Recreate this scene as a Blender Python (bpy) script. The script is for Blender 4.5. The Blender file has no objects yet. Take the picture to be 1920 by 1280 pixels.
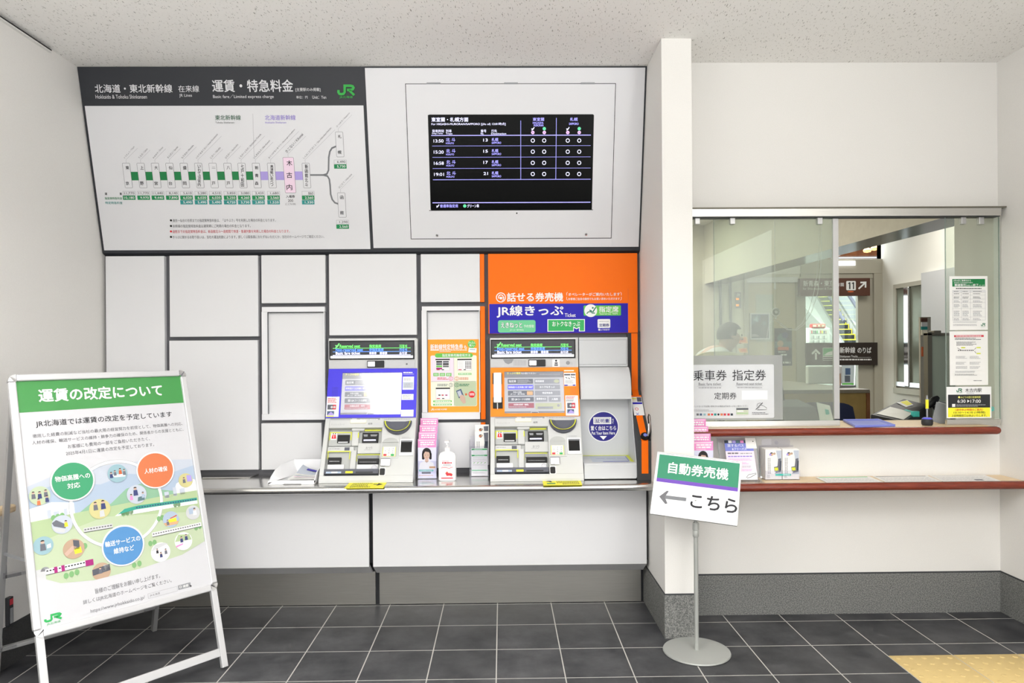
import bpy, bmesh, math, random
from mathutils import Vector, Matrix
rnd = random.Random(7)
SC = bpy.context.scene
COL = SC.collection
PI = math.pi

# ------------------------------------------------------------------ camera, world, lights, exposure
F, YAW, ROLL, CZ, CX0, CY0 = 1330.0, .0145, .007, 1.43, 960.0, 657.0
cam_d = bpy.data.cameras.new('camera'); cam = bpy.data.objects.new('camera', cam_d); COL.objects.link(cam)
cam_d.sensor_fit = 'HORIZONTAL'; cam_d.sensor_width = 36.0; cam_d.lens = F / 1920 * 36
cam_d.shift_y = (CY0 - 640) / 1920.0; cam_d.clip_start = .02; cam_d.clip_end = 200
_fw = Vector((math.sin(YAW), math.cos(YAW), 0)); _rt = Vector((math.cos(YAW), -math.sin(YAW), 0)); _up = Vector((0, 0, 1))
_r2 = _rt * math.cos(ROLL) - _up * math.sin(ROLL); _u2 = _rt * math.sin(ROLL) + _up * math.cos(ROLL)
cam.matrix_world = Matrix(((_r2.x, _u2.x, -_fw.x, 0), (_r2.y, _u2.y, -_fw.y, 0), (_r2.z, _u2.z, -_fw.z, CZ), (0, 0, 0, 1)))
SC.camera = cam
SC.view_settings.view_transform = 'Standard'; SC.view_settings.look = 'None'
SC.view_settings.gamma = 1.0; SC.view_settings.use_curve_mapping = False
SC.view_settings.exposure = -0.04

world = bpy.data.worlds.new('world'); SC.world = world; world.use_nodes = True
world.node_tree.nodes['Background'].inputs[0].default_value = (.8, .85, .9, 1)
world.node_tree.nodes['Background'].inputs[1].default_value = .3

def area(name, loc, sx, sy, power, color=(1, .97, .92), spread=180, rot=(0, 0, 0)):
    l = bpy.data.lights.new(name, 'AREA'); l.shape = 'RECTANGLE'; l.size = sx; l.size_y = sy
    l.energy = power; l.color = color; l.spread = math.radians(spread)
    o = bpy.data.objects.new(name, l); o.location = loc; o.rotation_euler = rot; COL.objects.link(o)
    return o
# recessed ceiling luminaires of the hall (above and behind the camera)
LW = (1, .995, .98)
for x in (-1.55, -.15, 1.25, 2.3):
    area('hall_lamp', (x, 2.3, 2.955), .5, .5, 2, LW, 125)
for x, w in ((-1.1, 36), (1.35, 22)):
    area('hall_lamp', (x, .85, 2.955), .65, 1.2, w, LW, 150)
for x in (-1.1, 1.35):
    area('hall_lamp', (x, -1.6, 2.955), .65, 1.2, 28, LW, 160)
# unseen fill light added at the rear of the hall, evens the frontal light
area('rear_fill_light', (.2, -3.15, 1.9), 4.6, 1.8, 84, (.98, .99, 1), 180, (PI / 2, 0, 0))
# side fill added behind the camera on the right, brightens the left wall
# upward fill lights added out of view to lift the ceiling
for x in (-1.1, 1.35):
    area('ceiling_fill_light', (x, .85, 2.15), .3, 1.2, 50, LW, 180, (PI, 0, 0))
area('side_fill_light', (2.66, -.6, 1.4), 2.4, 2.4, 26, (.98, .99, 1), 180, (0, PI / 2, 0))
# ceiling lamps of the ticket office and daylight of the concourse beyond it
area('office_lamp', (.7, 5.9, 2.93), 1.6, 1.2, 42, (1, .965, .87), 180)
area('office_lamp', (1.2, 7.9, 2.93), 1.6, .8, 42, (1, .965, .87), 180)
area('office_lamp', (4.0, 6.9, 2.93), 1.0, 1.6, 30, (1, .975, .92), 180)
area('concourse_lamp', (6.5, 15, 7), 8, 8, 5200, (.97, 1, 1), 180)

# ------------------------------------------------------------------ photo measuring helpers
def ray(px, py):
    x = px - CX0; y = -(py - CY0); c, s = math.cos(ROLL), math.sin(ROLL)
    u = x * c + y * s; v = -x * s + y * c
    return _fw + _rt * (u / F) + _up * (v / F)
CAMP = Vector((0, 0, CZ))
def at(px, py, Y):
    d = ray(px, py); return CAMP + d * (Y / d.y)
def atz(px, py, Z):
    d = ray(px, py); return CAMP + d * ((Z - CZ) / d.z)
def atx(px, py, X):
    d = ray(px, py); return CAMP + d * (X / d.x)

# ------------------------------------------------------------------ materials
def lin(c):
    r = []
    for v in c[:3]:
        v = v / 255.0
        r.append(v / 12.92 if v <= .04045 else ((v + .055) / 1.055) ** 2.4)
    return tuple(r) + (1.0,)
MATS = {}
def mat(name, rgb, rough=.5, metal=0.0, emit=0.0, spec=.3, coat=0.0, trans=0.0):
    if name in MATS: return MATS[name]
    m = bpy.data.materials.new(name); m.use_nodes = True
    b = m.node_tree.nodes['Principled BSDF']
    b.inputs['Base Color'].default_value = lin(rgb); b.inputs['Roughness'].default_value = rough
    b.inputs['Metallic'].default_value = metal; b.inputs['Specular IOR Level'].default_value = spec
    b.inputs['Coat Weight'].default_value = coat; b.inputs['Coat Roughness'].default_value = .05
    if emit:
        b.inputs['Emission Color'].default_value = lin(rgb); b.inputs['Emission Strength'].default_value = emit
    m.diffuse_color = lin(rgb)
    MATS[name] = m
    return m
def N(m, t, **kw):
    n = m.node_tree.nodes.new(t)
    for k, v in kw.items():
        if k.startswith('i_'):
            key = k[2:]; n.inputs[int(key) if key.isdigit() else key].default_value = v
        else: setattr(n, k, v)
    return n
def noise_mat(name, c1, c2, scale, rough=.6, bump=0.0, detail=4, lo=.35, hi=.65, metal=0, spec=.5, stretch=None):
    m = mat(name, c1, rough, metal, spec=spec); nt = m.node_tree; L = nt.links; b = nt.nodes['Principled BSDF']
    tc = N(m, 'ShaderNodeTexCoord'); src = tc.outputs['Object']
    if stretch:
        mp = N(m, 'ShaderNodeMapping'); mp.inputs['Scale'].default_value = stretch; L.new(src, mp.inputs[0]); src = mp.outputs[0]
    n = N(m, 'ShaderNodeTexNoise', i_Scale=scale, i_Detail=detail); L.new(src, n.inputs['Vector'])
    cr = N(m, 'ShaderNodeValToRGB'); cr.color_ramp.elements[0].position = lo; cr.color_ramp.elements[1].position = hi
    cr.color_ramp.elements[0].color = lin(c1); cr.color_ramp.elements[1].color = lin(c2)
    L.new(n.outputs['Fac'], cr.inputs[0]); L.new(cr.outputs[0], b.inputs['Base Color'])
    if bump:
        bp = N(m, 'ShaderNodeBump', i_Strength=bump, i_Distance=.002); L.new(n.outputs['Fac'], bp.inputs['Height']); L.new(bp.outputs[0], b.inputs['Normal'])
    return m

noise_mat('wallpaper', (233, 231, 227), (230, 228, 224), 220, .75, .06)
noise_mat('office_paint', (222, 218, 204), (217, 213, 199), 20, .7)
mat('white_wall', (236, 234, 226), .7)
mat('panel', (226, 226, 228), .38, spec=.4)
mat('panel_frame', (233, 233, 236), .35)
mat('joint', (96, 96, 100), .6)
mat('joint_dark', (62, 64, 66), .6)
mat('board_dark', (52, 54, 59), .5, spec=.3)
mat('board_white', (226, 226, 229), .4)
noise_mat('granite', (84, 86, 85), (140, 140, 137), 190, .55, .1, detail=8, lo=.38, hi=.62)
noise_mat('granite_shaded', (50, 51, 52), (66, 66, 66), 190, .6, 0)  # left baseboard granite, its shadow put into the colour
noise_mat('steel', (206, 205, 202), (216, 215, 212), 9, .2, 0, metal=1, stretch=(1, 60, 60))
noise_mat('steel_kick', (184, 182, 176), (192, 190, 184), 9, .36, 0, metal=1, stretch=(1, 60, 60))
mat('chrome', (225, 225, 228), .12, 1)
mat('aluminium', (190, 190, 190), .32, .7)
mat('alu_white', (212, 212, 214), .3, .25)
mat('alu_frame', (186, 182, 168), .45, .15)
mat('bronze_frame', (120, 116, 104), .4, .4)
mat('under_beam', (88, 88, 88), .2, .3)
noise_mat('redwood', (112, 44, 30), (134, 58, 40), 14, .18, 0, stretch=(1, 12, 12))
noise_mat('maple', (230, 206, 168), (222, 196, 156), 10, .4, 0, stretch=(1, 8, 8))
noise_mat('ochre_wood', (176, 146, 84), (166, 136, 76), 10, .5, 0)
noise_mat('brown_wood', (150, 96, 54), (124, 74, 40), 8, .5, 0)
noise_mat('grey_top', (140, 130, 112), (128, 118, 102), 20, .5, 0)
mat('white', (244, 244, 244), .5); mat('gloss_white', (246, 246, 248), .22); mat('paper', (244, 243, 240), .6)
mat('pale_grey', (232, 232, 232), .5); mat('light_grey', (205, 206, 208), .5); mat('grey', (150, 152, 156), .5)
mat('mid_grey', (122, 124, 128), .5); mat('slate', (92, 94, 104), .5); mat('dark', (48, 49, 52), .45); mat('black', (18, 18, 20), .4)
mat('gloss_black', (12, 12, 14), .1); mat('ink', (40, 40, 44), .6); mat('ink_soft', (110, 110, 114), .6); mat('ink_faint', (168, 168, 172), .6)
mat('orange', (255, 116, 4), .5, spec=.2); mat('machine_orange', (255, 142, 30), .45, spec=.25); mat('machine_blue', (66, 54, 222), .4, spec=.3)
mat('sign_blue', (44, 36, 176), .5, spec=.2); mat('green', (30, 140, 84), .5); mat('rail_green', (32, 128, 72), .5); mat('mint', (112, 204, 150), .5)
mat('lime', (108, 198, 84), .5); mat('emerald', (58, 178, 98), .5); mat('teal_cell', (52, 150, 146), .5); mat('lilac', (176, 160, 226), .5)
mat('lilac_ink', (150, 132, 212), .5); mat('green_ink', (28, 92, 62), .5); mat('jr_green', (52, 172, 72), .5); mat('jr_dark', (30, 120, 86), .5)
mat('pink_box', (244, 218, 236), .5); mat('red_ink', (206, 60, 74), .5); mat('red', (222, 44, 52), .45); mat('yellow', (252, 246, 62), .5)
mat('lime_line', (220, 226, 70), .45); mat('bezel_grey', (208, 208, 208), .42); mat('machine_body', (206, 207, 206), .42)
mat('machine_recess_shade', (186, 188, 186), .45); mat('unit_grey', (206, 208, 210), .42); mat('navy', (44, 40, 132), .42)  # recess colour has the shade of the hollow painted in
mat('pink', (240, 150, 204), .5); mat('pink_soft', (250, 226, 240), .5); mat('lavender', (222, 222, 244), .5); mat('skin', (206, 175, 159), .55)
mat('hair', (46, 42, 44), .5); mat('teal', (60, 194, 178), .5); mat('poster_orange', (255, 166, 50), .5); mat('cream', (250, 244, 224), .55)
mat('sky_blue', (173, 189, 209), .55); mat('pale_sky', (194, 201, 213), .55); mat('field', (177, 197, 153), .55); mat('field_pale', (190, 204, 172), .55)
mat('hill', (142, 184, 153), .55); mat('tree_green', (129, 178, 120), .55); mat('poster_green', (75, 151, 82), .35); mat('coral', (216, 122, 80), .45)
mat('bubble_green', (67, 158, 113), .45); mat('bubble_blue', (87, 144, 199), .45); mat('magenta', (168, 43, 122), .5); mat('train_green', (60, 160, 140), .5)
mat('poster_paper', (211, 211, 215), .2, coat=.3); mat('suit', (110, 112, 122), .5); mat('suit_navy', (64, 72, 120), .5); mat('pale_yellow', (206, 199, 142), .5)
mat('pale_aqua', (151, 184, 194), .5); mat('tan', (190, 161, 137), .5); mat('violet', (112, 74, 178), .45); mat('stand_green', (48, 136, 102), .35)
mat('stand_grey', (176, 178, 174), .4, .3); mat('tactile', (212, 186, 128), .6); mat('navy_fabric', (42, 48, 74), .9); mat('cream_fabric', (236, 230, 196), .9)
mat('shirt', (214, 218, 220), .8); mat('trousers', (52, 54, 62), .85); mat('sign_brown', (92, 58, 46), .4); mat('sign_dark', (58, 50, 46), .4)
mat('tray_blue', (124, 134, 212), .4); mat('turquoise', (70, 190, 180), .4); mat('frost', (176, 186, 170), .5); mat('pale_display', (216, 216, 208), .35); mat('elevator', (128, 130, 116), .35, .5)
mat('photo_blue', (76, 96, 130), .4); mat('photo_dark', (52, 60, 72), .4); mat('photo_teal', (94, 122, 128), .4); mat('photo_orange', (206, 104, 62), .4)
mat('concourse_white', (240, 244, 246), .7); mat('steps', (34, 36, 36), .6); mat('carpet', (120, 118, 112), .9); mat('beige_door', (196, 186, 160), .5)
mat('lit_white', (255, 255, 255), .4, emit=1.6); mat('lit_warm', (255, 196, 110), .4, emit=2.5); mat('lit_orange', (255, 150, 50), .4, emit=1.5)
mat('led_white', (222, 222, 255), .4, emit=1.1); mat('led_violet', (168, 164, 255), .4, emit=.9); mat('led_blue', (96, 150, 255), .4, emit=1.1)
mat('led_green', (110, 232, 110), .4, emit=1.0); mat('led_line', (150, 150, 232), .4, emit=.7); mat('led_pink', (226, 176, 226), .4, emit=.8)
mat('led_mint', (90, 200, 150), .4, emit=.7)
mat('screen_glass', (9, 10, 10), .25, spec=.06); mat('header_glass', (58, 60, 62), .25)
mat('ui_bg', (172, 174, 184), .1, emit=.22, spec=.8, coat=.8); mat('ui_bar', (116, 118, 128), .1, emit=.15, spec=.8, coat=.8); mat('ui_btn', (84, 90, 106), .1, emit=.12, spec=.8, coat=.8)
mat('ui_blue', (84, 84, 214), .1, emit=.25, spec=.8, coat=.8); mat('ui_red', (150, 72, 92), .1, emit=.2, spec=.8, coat=.8); mat('ui_olive', (166, 172, 146), .1, emit=.2, spec=.8, coat=.8)
mat('ui_text', (228, 230, 236), .1, emit=.4, spec=.8, coat=.8); mat('ui_yellow', (216, 214, 110), .1, emit=.35, spec=.8, coat=.8); mat('ui_tan', (206, 160, 116), .1, emit=.2, spec=.8, coat=.8)
mat('ui_mid', (132, 136, 148), .1, emit=.16, spec=.8, coat=.8)

def glass(name, tint, haze=0.0, rough=0.0, hz=(225, 228, 224), boost=1.0):
    m = bpy.data.materials.new(name); m.use_nodes = True; nt = m.node_tree; nt.nodes.clear(); L = nt.links
    out = N(m, 'ShaderNodeOutputMaterial'); tr = N(m, 'ShaderNodeBsdfTransparent'); tr.inputs[0].default_value = lin(tint)
    gl = N(m, 'ShaderNodeBsdfGlossy'); gl.inputs['Roughness'].default_value = rough
    fr = N(m, 'ShaderNodeLayerWeight', i_Blend=.5); pw = N(m, 'ShaderNodeMath', operation='POWER'); pw.inputs[1].default_value = 5.0
    L.new(fr.outputs['Facing'], pw.inputs[0]); ma = N(m, 'ShaderNodeMath', operation='MULTIPLY_ADD'); ma.inputs[1].default_value = .7; ma.inputs[2].default_value = .045
    L.new(pw.outputs[0], ma.inputs[0]); mu = N(m, 'ShaderNodeMath', operation='MULTIPLY'); mu.inputs[1].default_value = boost
    L.new(ma.outputs[0], mu.inputs[0])
    mx = N(m, 'ShaderNodeMixShader'); L.new(mu.outputs[0], mx.inputs[0]); L.new(tr.outputs[0], mx.inputs[1]); L.new(gl.outputs[0], mx.inputs[2])
    last = mx
    if haze:
        df = N(m, 'ShaderNodeBsdfDiffuse'); df.inputs[0].default_value = lin(hz)
        m2 = N(m, 'ShaderNodeMixShader'); m2.inputs[0].default_value = haze
        L.new(last.outputs[0], m2.inputs[1]); L.new(df.outputs[0], m2.inputs[2]); last = m2
    L.new(last.outputs[0], out.inputs[0]); MATS[name] = m
    return m
glass('clear_glass', (246, 250, 247)); glass('hazy_glass', (241, 245, 240), .08, boost=1.3); glass('acrylic', (251, 251, 254), .02)
glass('dim_glass', (240, 244, 239), .03)
glass('edge_glass', (190, 206, 200), .35, hz=(214, 226, 222))
glass('notice_film', (240, 242, 244), .78, hz=(236, 238, 240)); glass('film_back', (236, 238, 238), .5, hz=(196, 198, 196))

def floor_material():
    m = mat('floor_tile', (72, 73, 77), .42); nt = m.node_tree; L = nt.links; b = nt.nodes['Principled BSDF']
    tc = N(m, 'ShaderNodeTexCoord'); sp = N(m, 'ShaderNodeSeparateXYZ'); L.new(tc.outputs['Object'], sp.inputs[0])
    def M(op, a, b_=None, c=None):
        n = N(m, 'ShaderNodeMath', operation=op)
        for i, v in enumerate((a, b_, c)):
            if v is None: continue
            if hasattr(v, 'links'): L.new(v, n.inputs[i])
            else: n.inputs[i].default_value = v
        return n.outputs[0]
    P = .303
    def axis(o, off):
        t = M('DIVIDE', M('SUBTRACT', o, off), P)
        f = M('FRACT', t); d = M('MINIMUM', f, M('SUBTRACT', 1.0, f))
        return M('FLOOR', t), d
    ix, dx = axis(sp.outputs['X'], -.034); iy, dy = axis(sp.outputs['Y'], 3.700 - 30 * P)
    d = M('MINIMUM', dx, dy); g = M('LESS_THAN', d, .0085)
    cb = N(m, 'ShaderNodeCombineXYZ'); L.new(ix, cb.inputs[0]); L.new(iy, cb.inputs[1])
    wn = N(m, 'ShaderNodeTexWhiteNoise'); wn.noise_dimensions = '2D'; L.new(cb.outputs[0], wn.inputs['Vector'])
    n1 = N(m, 'ShaderNodeTexNoise', i_Scale=5.0, i_Detail=7.0, i_Roughness=.65); L.new(tc.outputs['Object'], n1.inputs['Vector'])
    cr = N(m, 'ShaderNodeValToRGB'); e = cr.color_ramp.elements
    e[0].position = .3; e[1].position = .72; e[0].color = lin((38, 39, 43)); e[1].color = lin((86, 86, 88)); L.new(n1.outputs['Fac'], cr.inputs[0])
    hv = N(m, 'ShaderNodeHueSaturation'); L.new(cr.outputs[0], hv.inputs['Color']); L.new(M('ADD', M('MULTIPLY', wn.outputs['Value'], .25), .9), hv.inputs['Value'])
    mx = N(m, 'ShaderNodeMix', data_type='RGBA'); L.new(g, mx.inputs['Factor']); L.new(hv.outputs[0], mx.inputs[6]); mx.inputs[7].default_value = lin((186, 184, 178))
    L.new(mx.outputs[2], b.inputs['Base Color'])
    L.new(M('ADD', M('MULTIPLY', n1.outputs['Fac'], .3), .32), b.inputs['Roughness'])
    bp = N(m, 'ShaderNodeBump', i_Strength=.25, i_Distance=.002); L.new(M('ADD', M('MULTIPLY', g, -1.0), M('MULTIPLY', n1.outputs['Fac'], .4)), bp.inputs['Height']); L.new(bp.outputs[0], b.inputs['Normal'])
def ceiling_material():
    m = mat('ceiling_board', (234, 231, 224), .9); nt = m.node_tree; L = nt.links; b = nt.nodes['Principled BSDF']
    tc = N(m, 'ShaderNodeTexCoord')
    def fiss(rot, sx, sy, scale, lo, hi):
        m0 = N(m, 'ShaderNodeMapping'); m0.inputs['Rotation'].default_value = (0, 0, rot); L.new(tc.outputs['Object'], m0.inputs[0])
        mp = N(m, 'ShaderNodeMapping'); mp.inputs['Scale'].default_value = (sx, sy, 1); L.new(m0.outputs[0], mp.inputs[0])
        n = N(m, 'ShaderNodeTexNoise', i_Scale=scale, i_Detail=2.0); L.new(mp.outputs[0], n.inputs['Vector'])
        mr = N(m, 'ShaderNodeMapRange'); mr.inputs[1].default_value = lo; mr.inputs[2].default_value = hi; L.new(n.outputs['Fac'], mr.inputs[0]); return mr.outputs[0]
    f1 = fiss(.12, 190, 32, 1.0, .65, .70); f2 = fiss(-.35, 150, 66, 1.2, .69, .73)
    mx = N(m, 'ShaderNodeMath', operation='MAXIMUM'); L.new(f1, mx.inputs[0]); L.new(f2, mx.inputs[1])
    mc = N(m, 'ShaderNodeMix', data_type='RGBA'); mc.inputs[6].default_value = lin((248, 246, 242)); mc.inputs[7].default_value = lin((150, 145, 136)); L.new(mx.outputs[0], mc.inputs['Factor'])
    L.new(mc.outputs[2], b.inputs['Base Color'])
    bp = N(m, 'ShaderNodeBump', i_Strength=.6, i_Distance=.003); bp.invert = True; L.new(mx.outputs[0], bp.inputs['Height']); L.new(bp.outputs[0], b.inputs['Normal'])
floor_material(); ceiling_material()

# ------------------------------------------------------------------ planes to print on
class Plane:
    """a flat surface; px coordinates are photo measurements (s=None) or millimetres from the top left corner"""
    def __init__(s, O, U, V, scale=None):
        s.O = Vector(O); s.U = Vector(U).normalized(); V = Vector(V); V = V - s.U * V.dot(s.U); s.V = V.normalized()
        s.N = s.U.cross(s.V); s.s = scale
    def uv(s, px, py):
        if s.s: return px * s.s, -py * s.s
        d = ray(px, py); t = (s.O - CAMP).dot(s.N) / d.dot(s.N); X = CAMP + d * t - s.O
        return X.dot(s.U), X.dot(s.V)
    def P(s, u, v, d=0): return s.O + s.U * u + s.V * v + s.N * d
def front(Y): return Plane((0, Y, 0), (1, 0, 0), (0, 0, 1))
LAY = .0004

_gl = {}
def glyph(body):
    if body not in _gl:
        c = bpy.data.curves.new('g', 'FONT'); c.body = body; c.size = 1.0; c.resolution_u = 3
        o = bpy.data.objects.new('g', c); me = bpy.data.meshes.new_from_object(o)
        v = [(p.co.x, p.co.y) for p in me.vertices]; f = [tuple(p.vertices) for p in me.polygons]
        bpy.data.objects.remove(o); bpy.data.curves.remove(c); bpy.data.meshes.remove(me)
        if not v: v = [(0, 0)]
        x0 = min(a for a, _ in v); y0 = min(a for _, a in v); x1 = max(a for a, _ in v); y1 = max(a for _, a in v)
        _gl[body] = ([(a - x0, b - y0) for a, b in v], f, max(x1 - x0, 1e-4), max(y1 - y0, 1e-4))
    return _gl[body]

class MB:
    def __init__(s, origin=(0, 0, 0), pl=None):
        s.v = []; s.f = []; s.m = []; s.slots = []; s.o = Vector(origin); s.pl = pl
    def slot(s, name):
        if name not in s.slots: s.slots.append(name)
        return s.slots.index(name)
    def add(s, verts, faces, m):
        b = len(s.v); k = s.slot(m); s.v += [Vector(a) for a in verts]
        for f in faces: s.f.append(tuple(i + b for i in f)); s.m.append(k)
    def bm(s, bm, m):
        bm.verts.ensure_lookup_table(); bm.verts.index_update()
        s.add([v.co.copy() for v in bm.verts], [tuple(v.index for v in f.verts) for f in bm.faces], m); bm.free()
    # ---- solids
    def box(s, x0, x1, y0, y1, z0, z1, m, bev=0.0, seg=2, mx=None):
        bm = bmesh.new(); bmesh.ops.create_cube(bm, size=1.0)
        for v in bm.verts: v.co = Vector((x0 + (v.co.x + .5) * (x1 - x0), y0 + (v.co.y + .5) * (y1 - y0), z0 + (v.co.z + .5) * (z1 - z0)))
        if bev: bmesh.ops.bevel(bm, geom=bm.edges[:], offset=bev, segments=seg, profile=.5, affect='EDGES', clamp_overlap=True)
        if mx: bm.transform(mx)
        s.bm(bm, m)
    def boxpx(s, x0, y0, x1, y1, Yf, Yb, m, bev=0.0):
        xm, ym = (x0 + x1) / 2, (y0 + y1) / 2
        s.box(at(x0, ym, Yf).x, at(x1, ym, Yf).x, Yf, Yb, at(xm, y1, Yf).z, at(xm, y0, Yf).z, m, bev)
    def slab(s, x0, y0, x1, y1, d0, d1, m, bev=0.0):
        """box standing on the current plane over a px rectangle, from height d0 to d1 along the normal"""
        u0, u1, v0, v1 = s.uvbox(x0, y0, x1, y1); pl = s.pl
        bm = bmesh.new(); bmesh.ops.create_cube(bm, size=1.0)
        for v in bm.verts: v.co = Vector((u0 + (v.co.x + .5) * (u1 - u0), v0 + (v.co.y + .5) * (v1 - v0), d0 + (v.co.z + .5) * (d1 - d0)))
        if bev: bmesh.ops.bevel(bm, geom=bm.edges[:], offset=bev, segments=2, profile=.5, affect='EDGES', clamp_overlap=True)
        for v in bm.verts: v.co = pl.P(*v.co)
        s.bm(bm, m)
    def prism(s, poly, a0, a1, m, axis='x', bev=0.0):
        """poly in the two other axes; axis x: poly=(y,z); axis y: poly=(x,z); axis z: poly=(x,y)"""
        def pt(p, a): return {'x': (a, p[0], p[1]), 'y': (p[0], a, p[1]), 'z': (p[0], p[1], a)}[axis]
        bm = bmesh.new(); n = len(poly)
        A = [bm.verts.new(pt(p, a0)) for p in poly]; B = [bm.verts.new(pt(p, a1)) for p in poly]
        bm.faces.new(A); bm.faces.new(B[::-1])
        for i in range(n): bm.faces.new((A[i], B[i], B[(i + 1) % n], A[(i + 1) % n]))
        bmesh.ops.recalc_face_normals(bm, faces=bm.faces[:])
        if bev: bmesh.ops.bevel(bm, geom=bm.edges[:], offset=bev, segments=2, profile=.5, affect='EDGES', clamp_overlap=True)
        s.bm(bm, m)
    def tube(s, pts, r, m, n=10, caps=True):
        pts = [Vector(p) for p in pts]; rs = r if isinstance(r, (list, tuple)) else [r] * len(pts)
        vs = []; fs = []; prev = None
        for i, p in enumerate(pts):
            t = (pts[min(i + 1, len(pts) - 1)] - pts[max(i - 1, 0)]).normalized()
            if prev is None:
                a = t.orthogonal().normalized()
            else:
                a = prev - t * prev.dot(t); a.normalize()
            prev = a; b = t.cross(a)
            for k in range(n):
                w = 2 * PI * k / n; vs.append(p + (a * math.cos(w) + b * math.sin(w)) * rs[i])
        for i in range(len(pts) - 1):
            for k in range(n): fs.append((i * n + k, i * n + (k + 1) % n, (i + 1) * n + (k + 1) % n, (i + 1) * n + k))
        if caps: fs.append(tuple(range(n))[::-1]); fs.append(tuple((len(pts) - 1) * n + k for k in range(n)))
        s.add(vs, fs, m)
    def bar(s, p, q, w, h, m, up=(0, 0, 1), bev=0.0):
        p = Vector(p); q = Vector(q); z = (q - p); L = z.length; z.normalize(); x = Vector(up).cross(z)
        if x.length < 1e-4: x = Vector((1, 0, 0))
        x.normalize(); y = z.cross(x)
        mx = Matrix(((x.x, y.x, z.x, p.x), (x.y, y.y, z.y, p.y), (x.z, y.z, z.z, p.z), (0, 0, 0, 1)))
        s.box(-w / 2, w / 2, -h / 2, h / 2, 0, L, m, bev, mx=mx)
    def lathe(s, prof, c, m, n=32, sx=1.0, sy=1.0, axis=None):
        vs = []; fs = []; c = Vector(c); k = len(prof)
        q = Vector((0, 0, 1)).rotation_difference(Vector(axis)) if axis else None
        for r, z in prof:
            for i in range(n):
                a = 2 * PI * i / n; p = Vector((r * math.cos(a) * sx, r * math.sin(a) * sy, z))
                vs.append(c + (q @ p if q else p))
        for j in range(k - 1):
            for i in range(n): fs.append((j * n + i, j * n + (i + 1) % n, (j + 1) * n + (i + 1) % n, (j + 1) * n + i))
        if prof[0][0] > 1e-6: fs.append(tuple(range(n))[::-1])
        if prof[-1][0] > 1e-6: fs.append(tuple((k - 1) * n + i for i in range(n)))
        s.add(vs, fs, m)
    def grid(s, fn, nu, nv, m):
        vs = [fn(i / nu, j / nv) for j in range(nv + 1) for i in range(nu + 1)]; w = nu + 1
        s.add(vs, [(j * w + i, j * w + i + 1, (j + 1) * w + i + 1, (j + 1) * w + i) for j in range(nv) for i in range(nu)], m)
    def quad(s, pts, m): s.add(pts, [tuple(range(len(pts)))], m)
    # ---- prints on the current plane
    def uvbox(s, x0, y0, x1, y1):
        xm, ym = (x0 + x1) / 2, (y0 + y1) / 2; pl = s.pl
        return pl.uv(x0, ym)[0], pl.uv(x1, ym)[0], pl.uv(xm, y1)[1], pl.uv(xm, y0)[1]
    def k(s, x, y): return abs(s.pl.uv(x + .5, y)[0] - s.pl.uv(x - .5, y)[0])
    def poly(s, uvs, m, lay):
        s.add([s.pl.P(u, v, lay * LAY) for u, v in uvs], [tuple(range(len(uvs)))], m)
    def R(s, x0, y0, x1, y1, m, lay=1, rad=0):
        u0, u1, v0, v1 = s.uvbox(x0, y0, x1, y1)
        if not rad: s.poly([(u0, v0), (u1, v0), (u1, v1), (u0, v1)], m, lay); return
        r = min(rad * s.k((x0 + x1) / 2, (y0 + y1) / 2), (u1 - u0) / 2, (v1 - v0) / 2); p = []
        for cx, cy, a in ((u1 - r, v0 + r, -PI / 2), (u1 - r, v1 - r, 0), (u0 + r, v1 - r, PI / 2), (u0 + r, v0 + r, PI)):
            for i in range(6): p.append((cx + r * math.cos(a + i * PI / 10), cy + r * math.sin(a + i * PI / 10)))
        s.poly(p, m, lay)
    def FR(s, x0, y0, x1, y1, t, m, lay=1):
        s.R(x0, y0, x1, y0 + t, m, lay); s.R(x0, y1 - t, x1, y1, m, lay); s.R(x0, y0 + t, x0 + t, y1 - t, m, lay); s.R(x1 - t, y0 + t, x1, y1 - t, m, lay)
    def RRO(s, x0, y0, x1, y1, rad, t, edge, fill, lay=1):
        s.R(x0, y0, x1, y1, edge, lay, rad); s.R(x0 + t, y0 + t, x1 - t, y1 - t, fill, lay + 1, max(rad - t, .01))
    def D(s, cx, cy, r, m, lay=1, n=28, ry=None, a0=0, a1=2 * PI):
        u, v = s.pl.uv(cx, cy); k = s.k(cx, cy); ry = ry or r; full = abs(a1 - a0 - 2 * PI) < 1e-6
        s.poly([(u + r * k * math.cos(a0 + (a1 - a0) * i / n), v + ry * k * math.sin(a0 + (a1 - a0) * i / n)) for i in range(n + (0 if full else 1))], m, lay)
    def RING(s, cx, cy, r, t, m, lay=1, n=32, a0=0, a1=2 * PI):
        u, v = s.pl.uv(cx, cy); k = s.k(cx, cy); p = []; f = []
        for i in range(n + 1):
            a = a0 + (a1 - a0) * i / n
            for q in (r, r - t): p.append(s.pl.P(u + q * k * math.cos(a), v + q * k * math.sin(a), lay * LAY))
        for i in range(n): f.append((2 * i + 1, 2 * i, 2 * i + 2, 2 * i + 3))
        s.add(p, f, m)
    def PG(s, pts, m, lay=1): 
        q = [s.pl.uv(*p) for p in pts]
        ar = sum(q[i][0] * q[(i + 1) % len(q)][1] - q[(i + 1) % len(q)][0] * q[i][1] for i in range(len(q)))
        s.poly(q if ar > 0 else q[::-1], m, lay)
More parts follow.
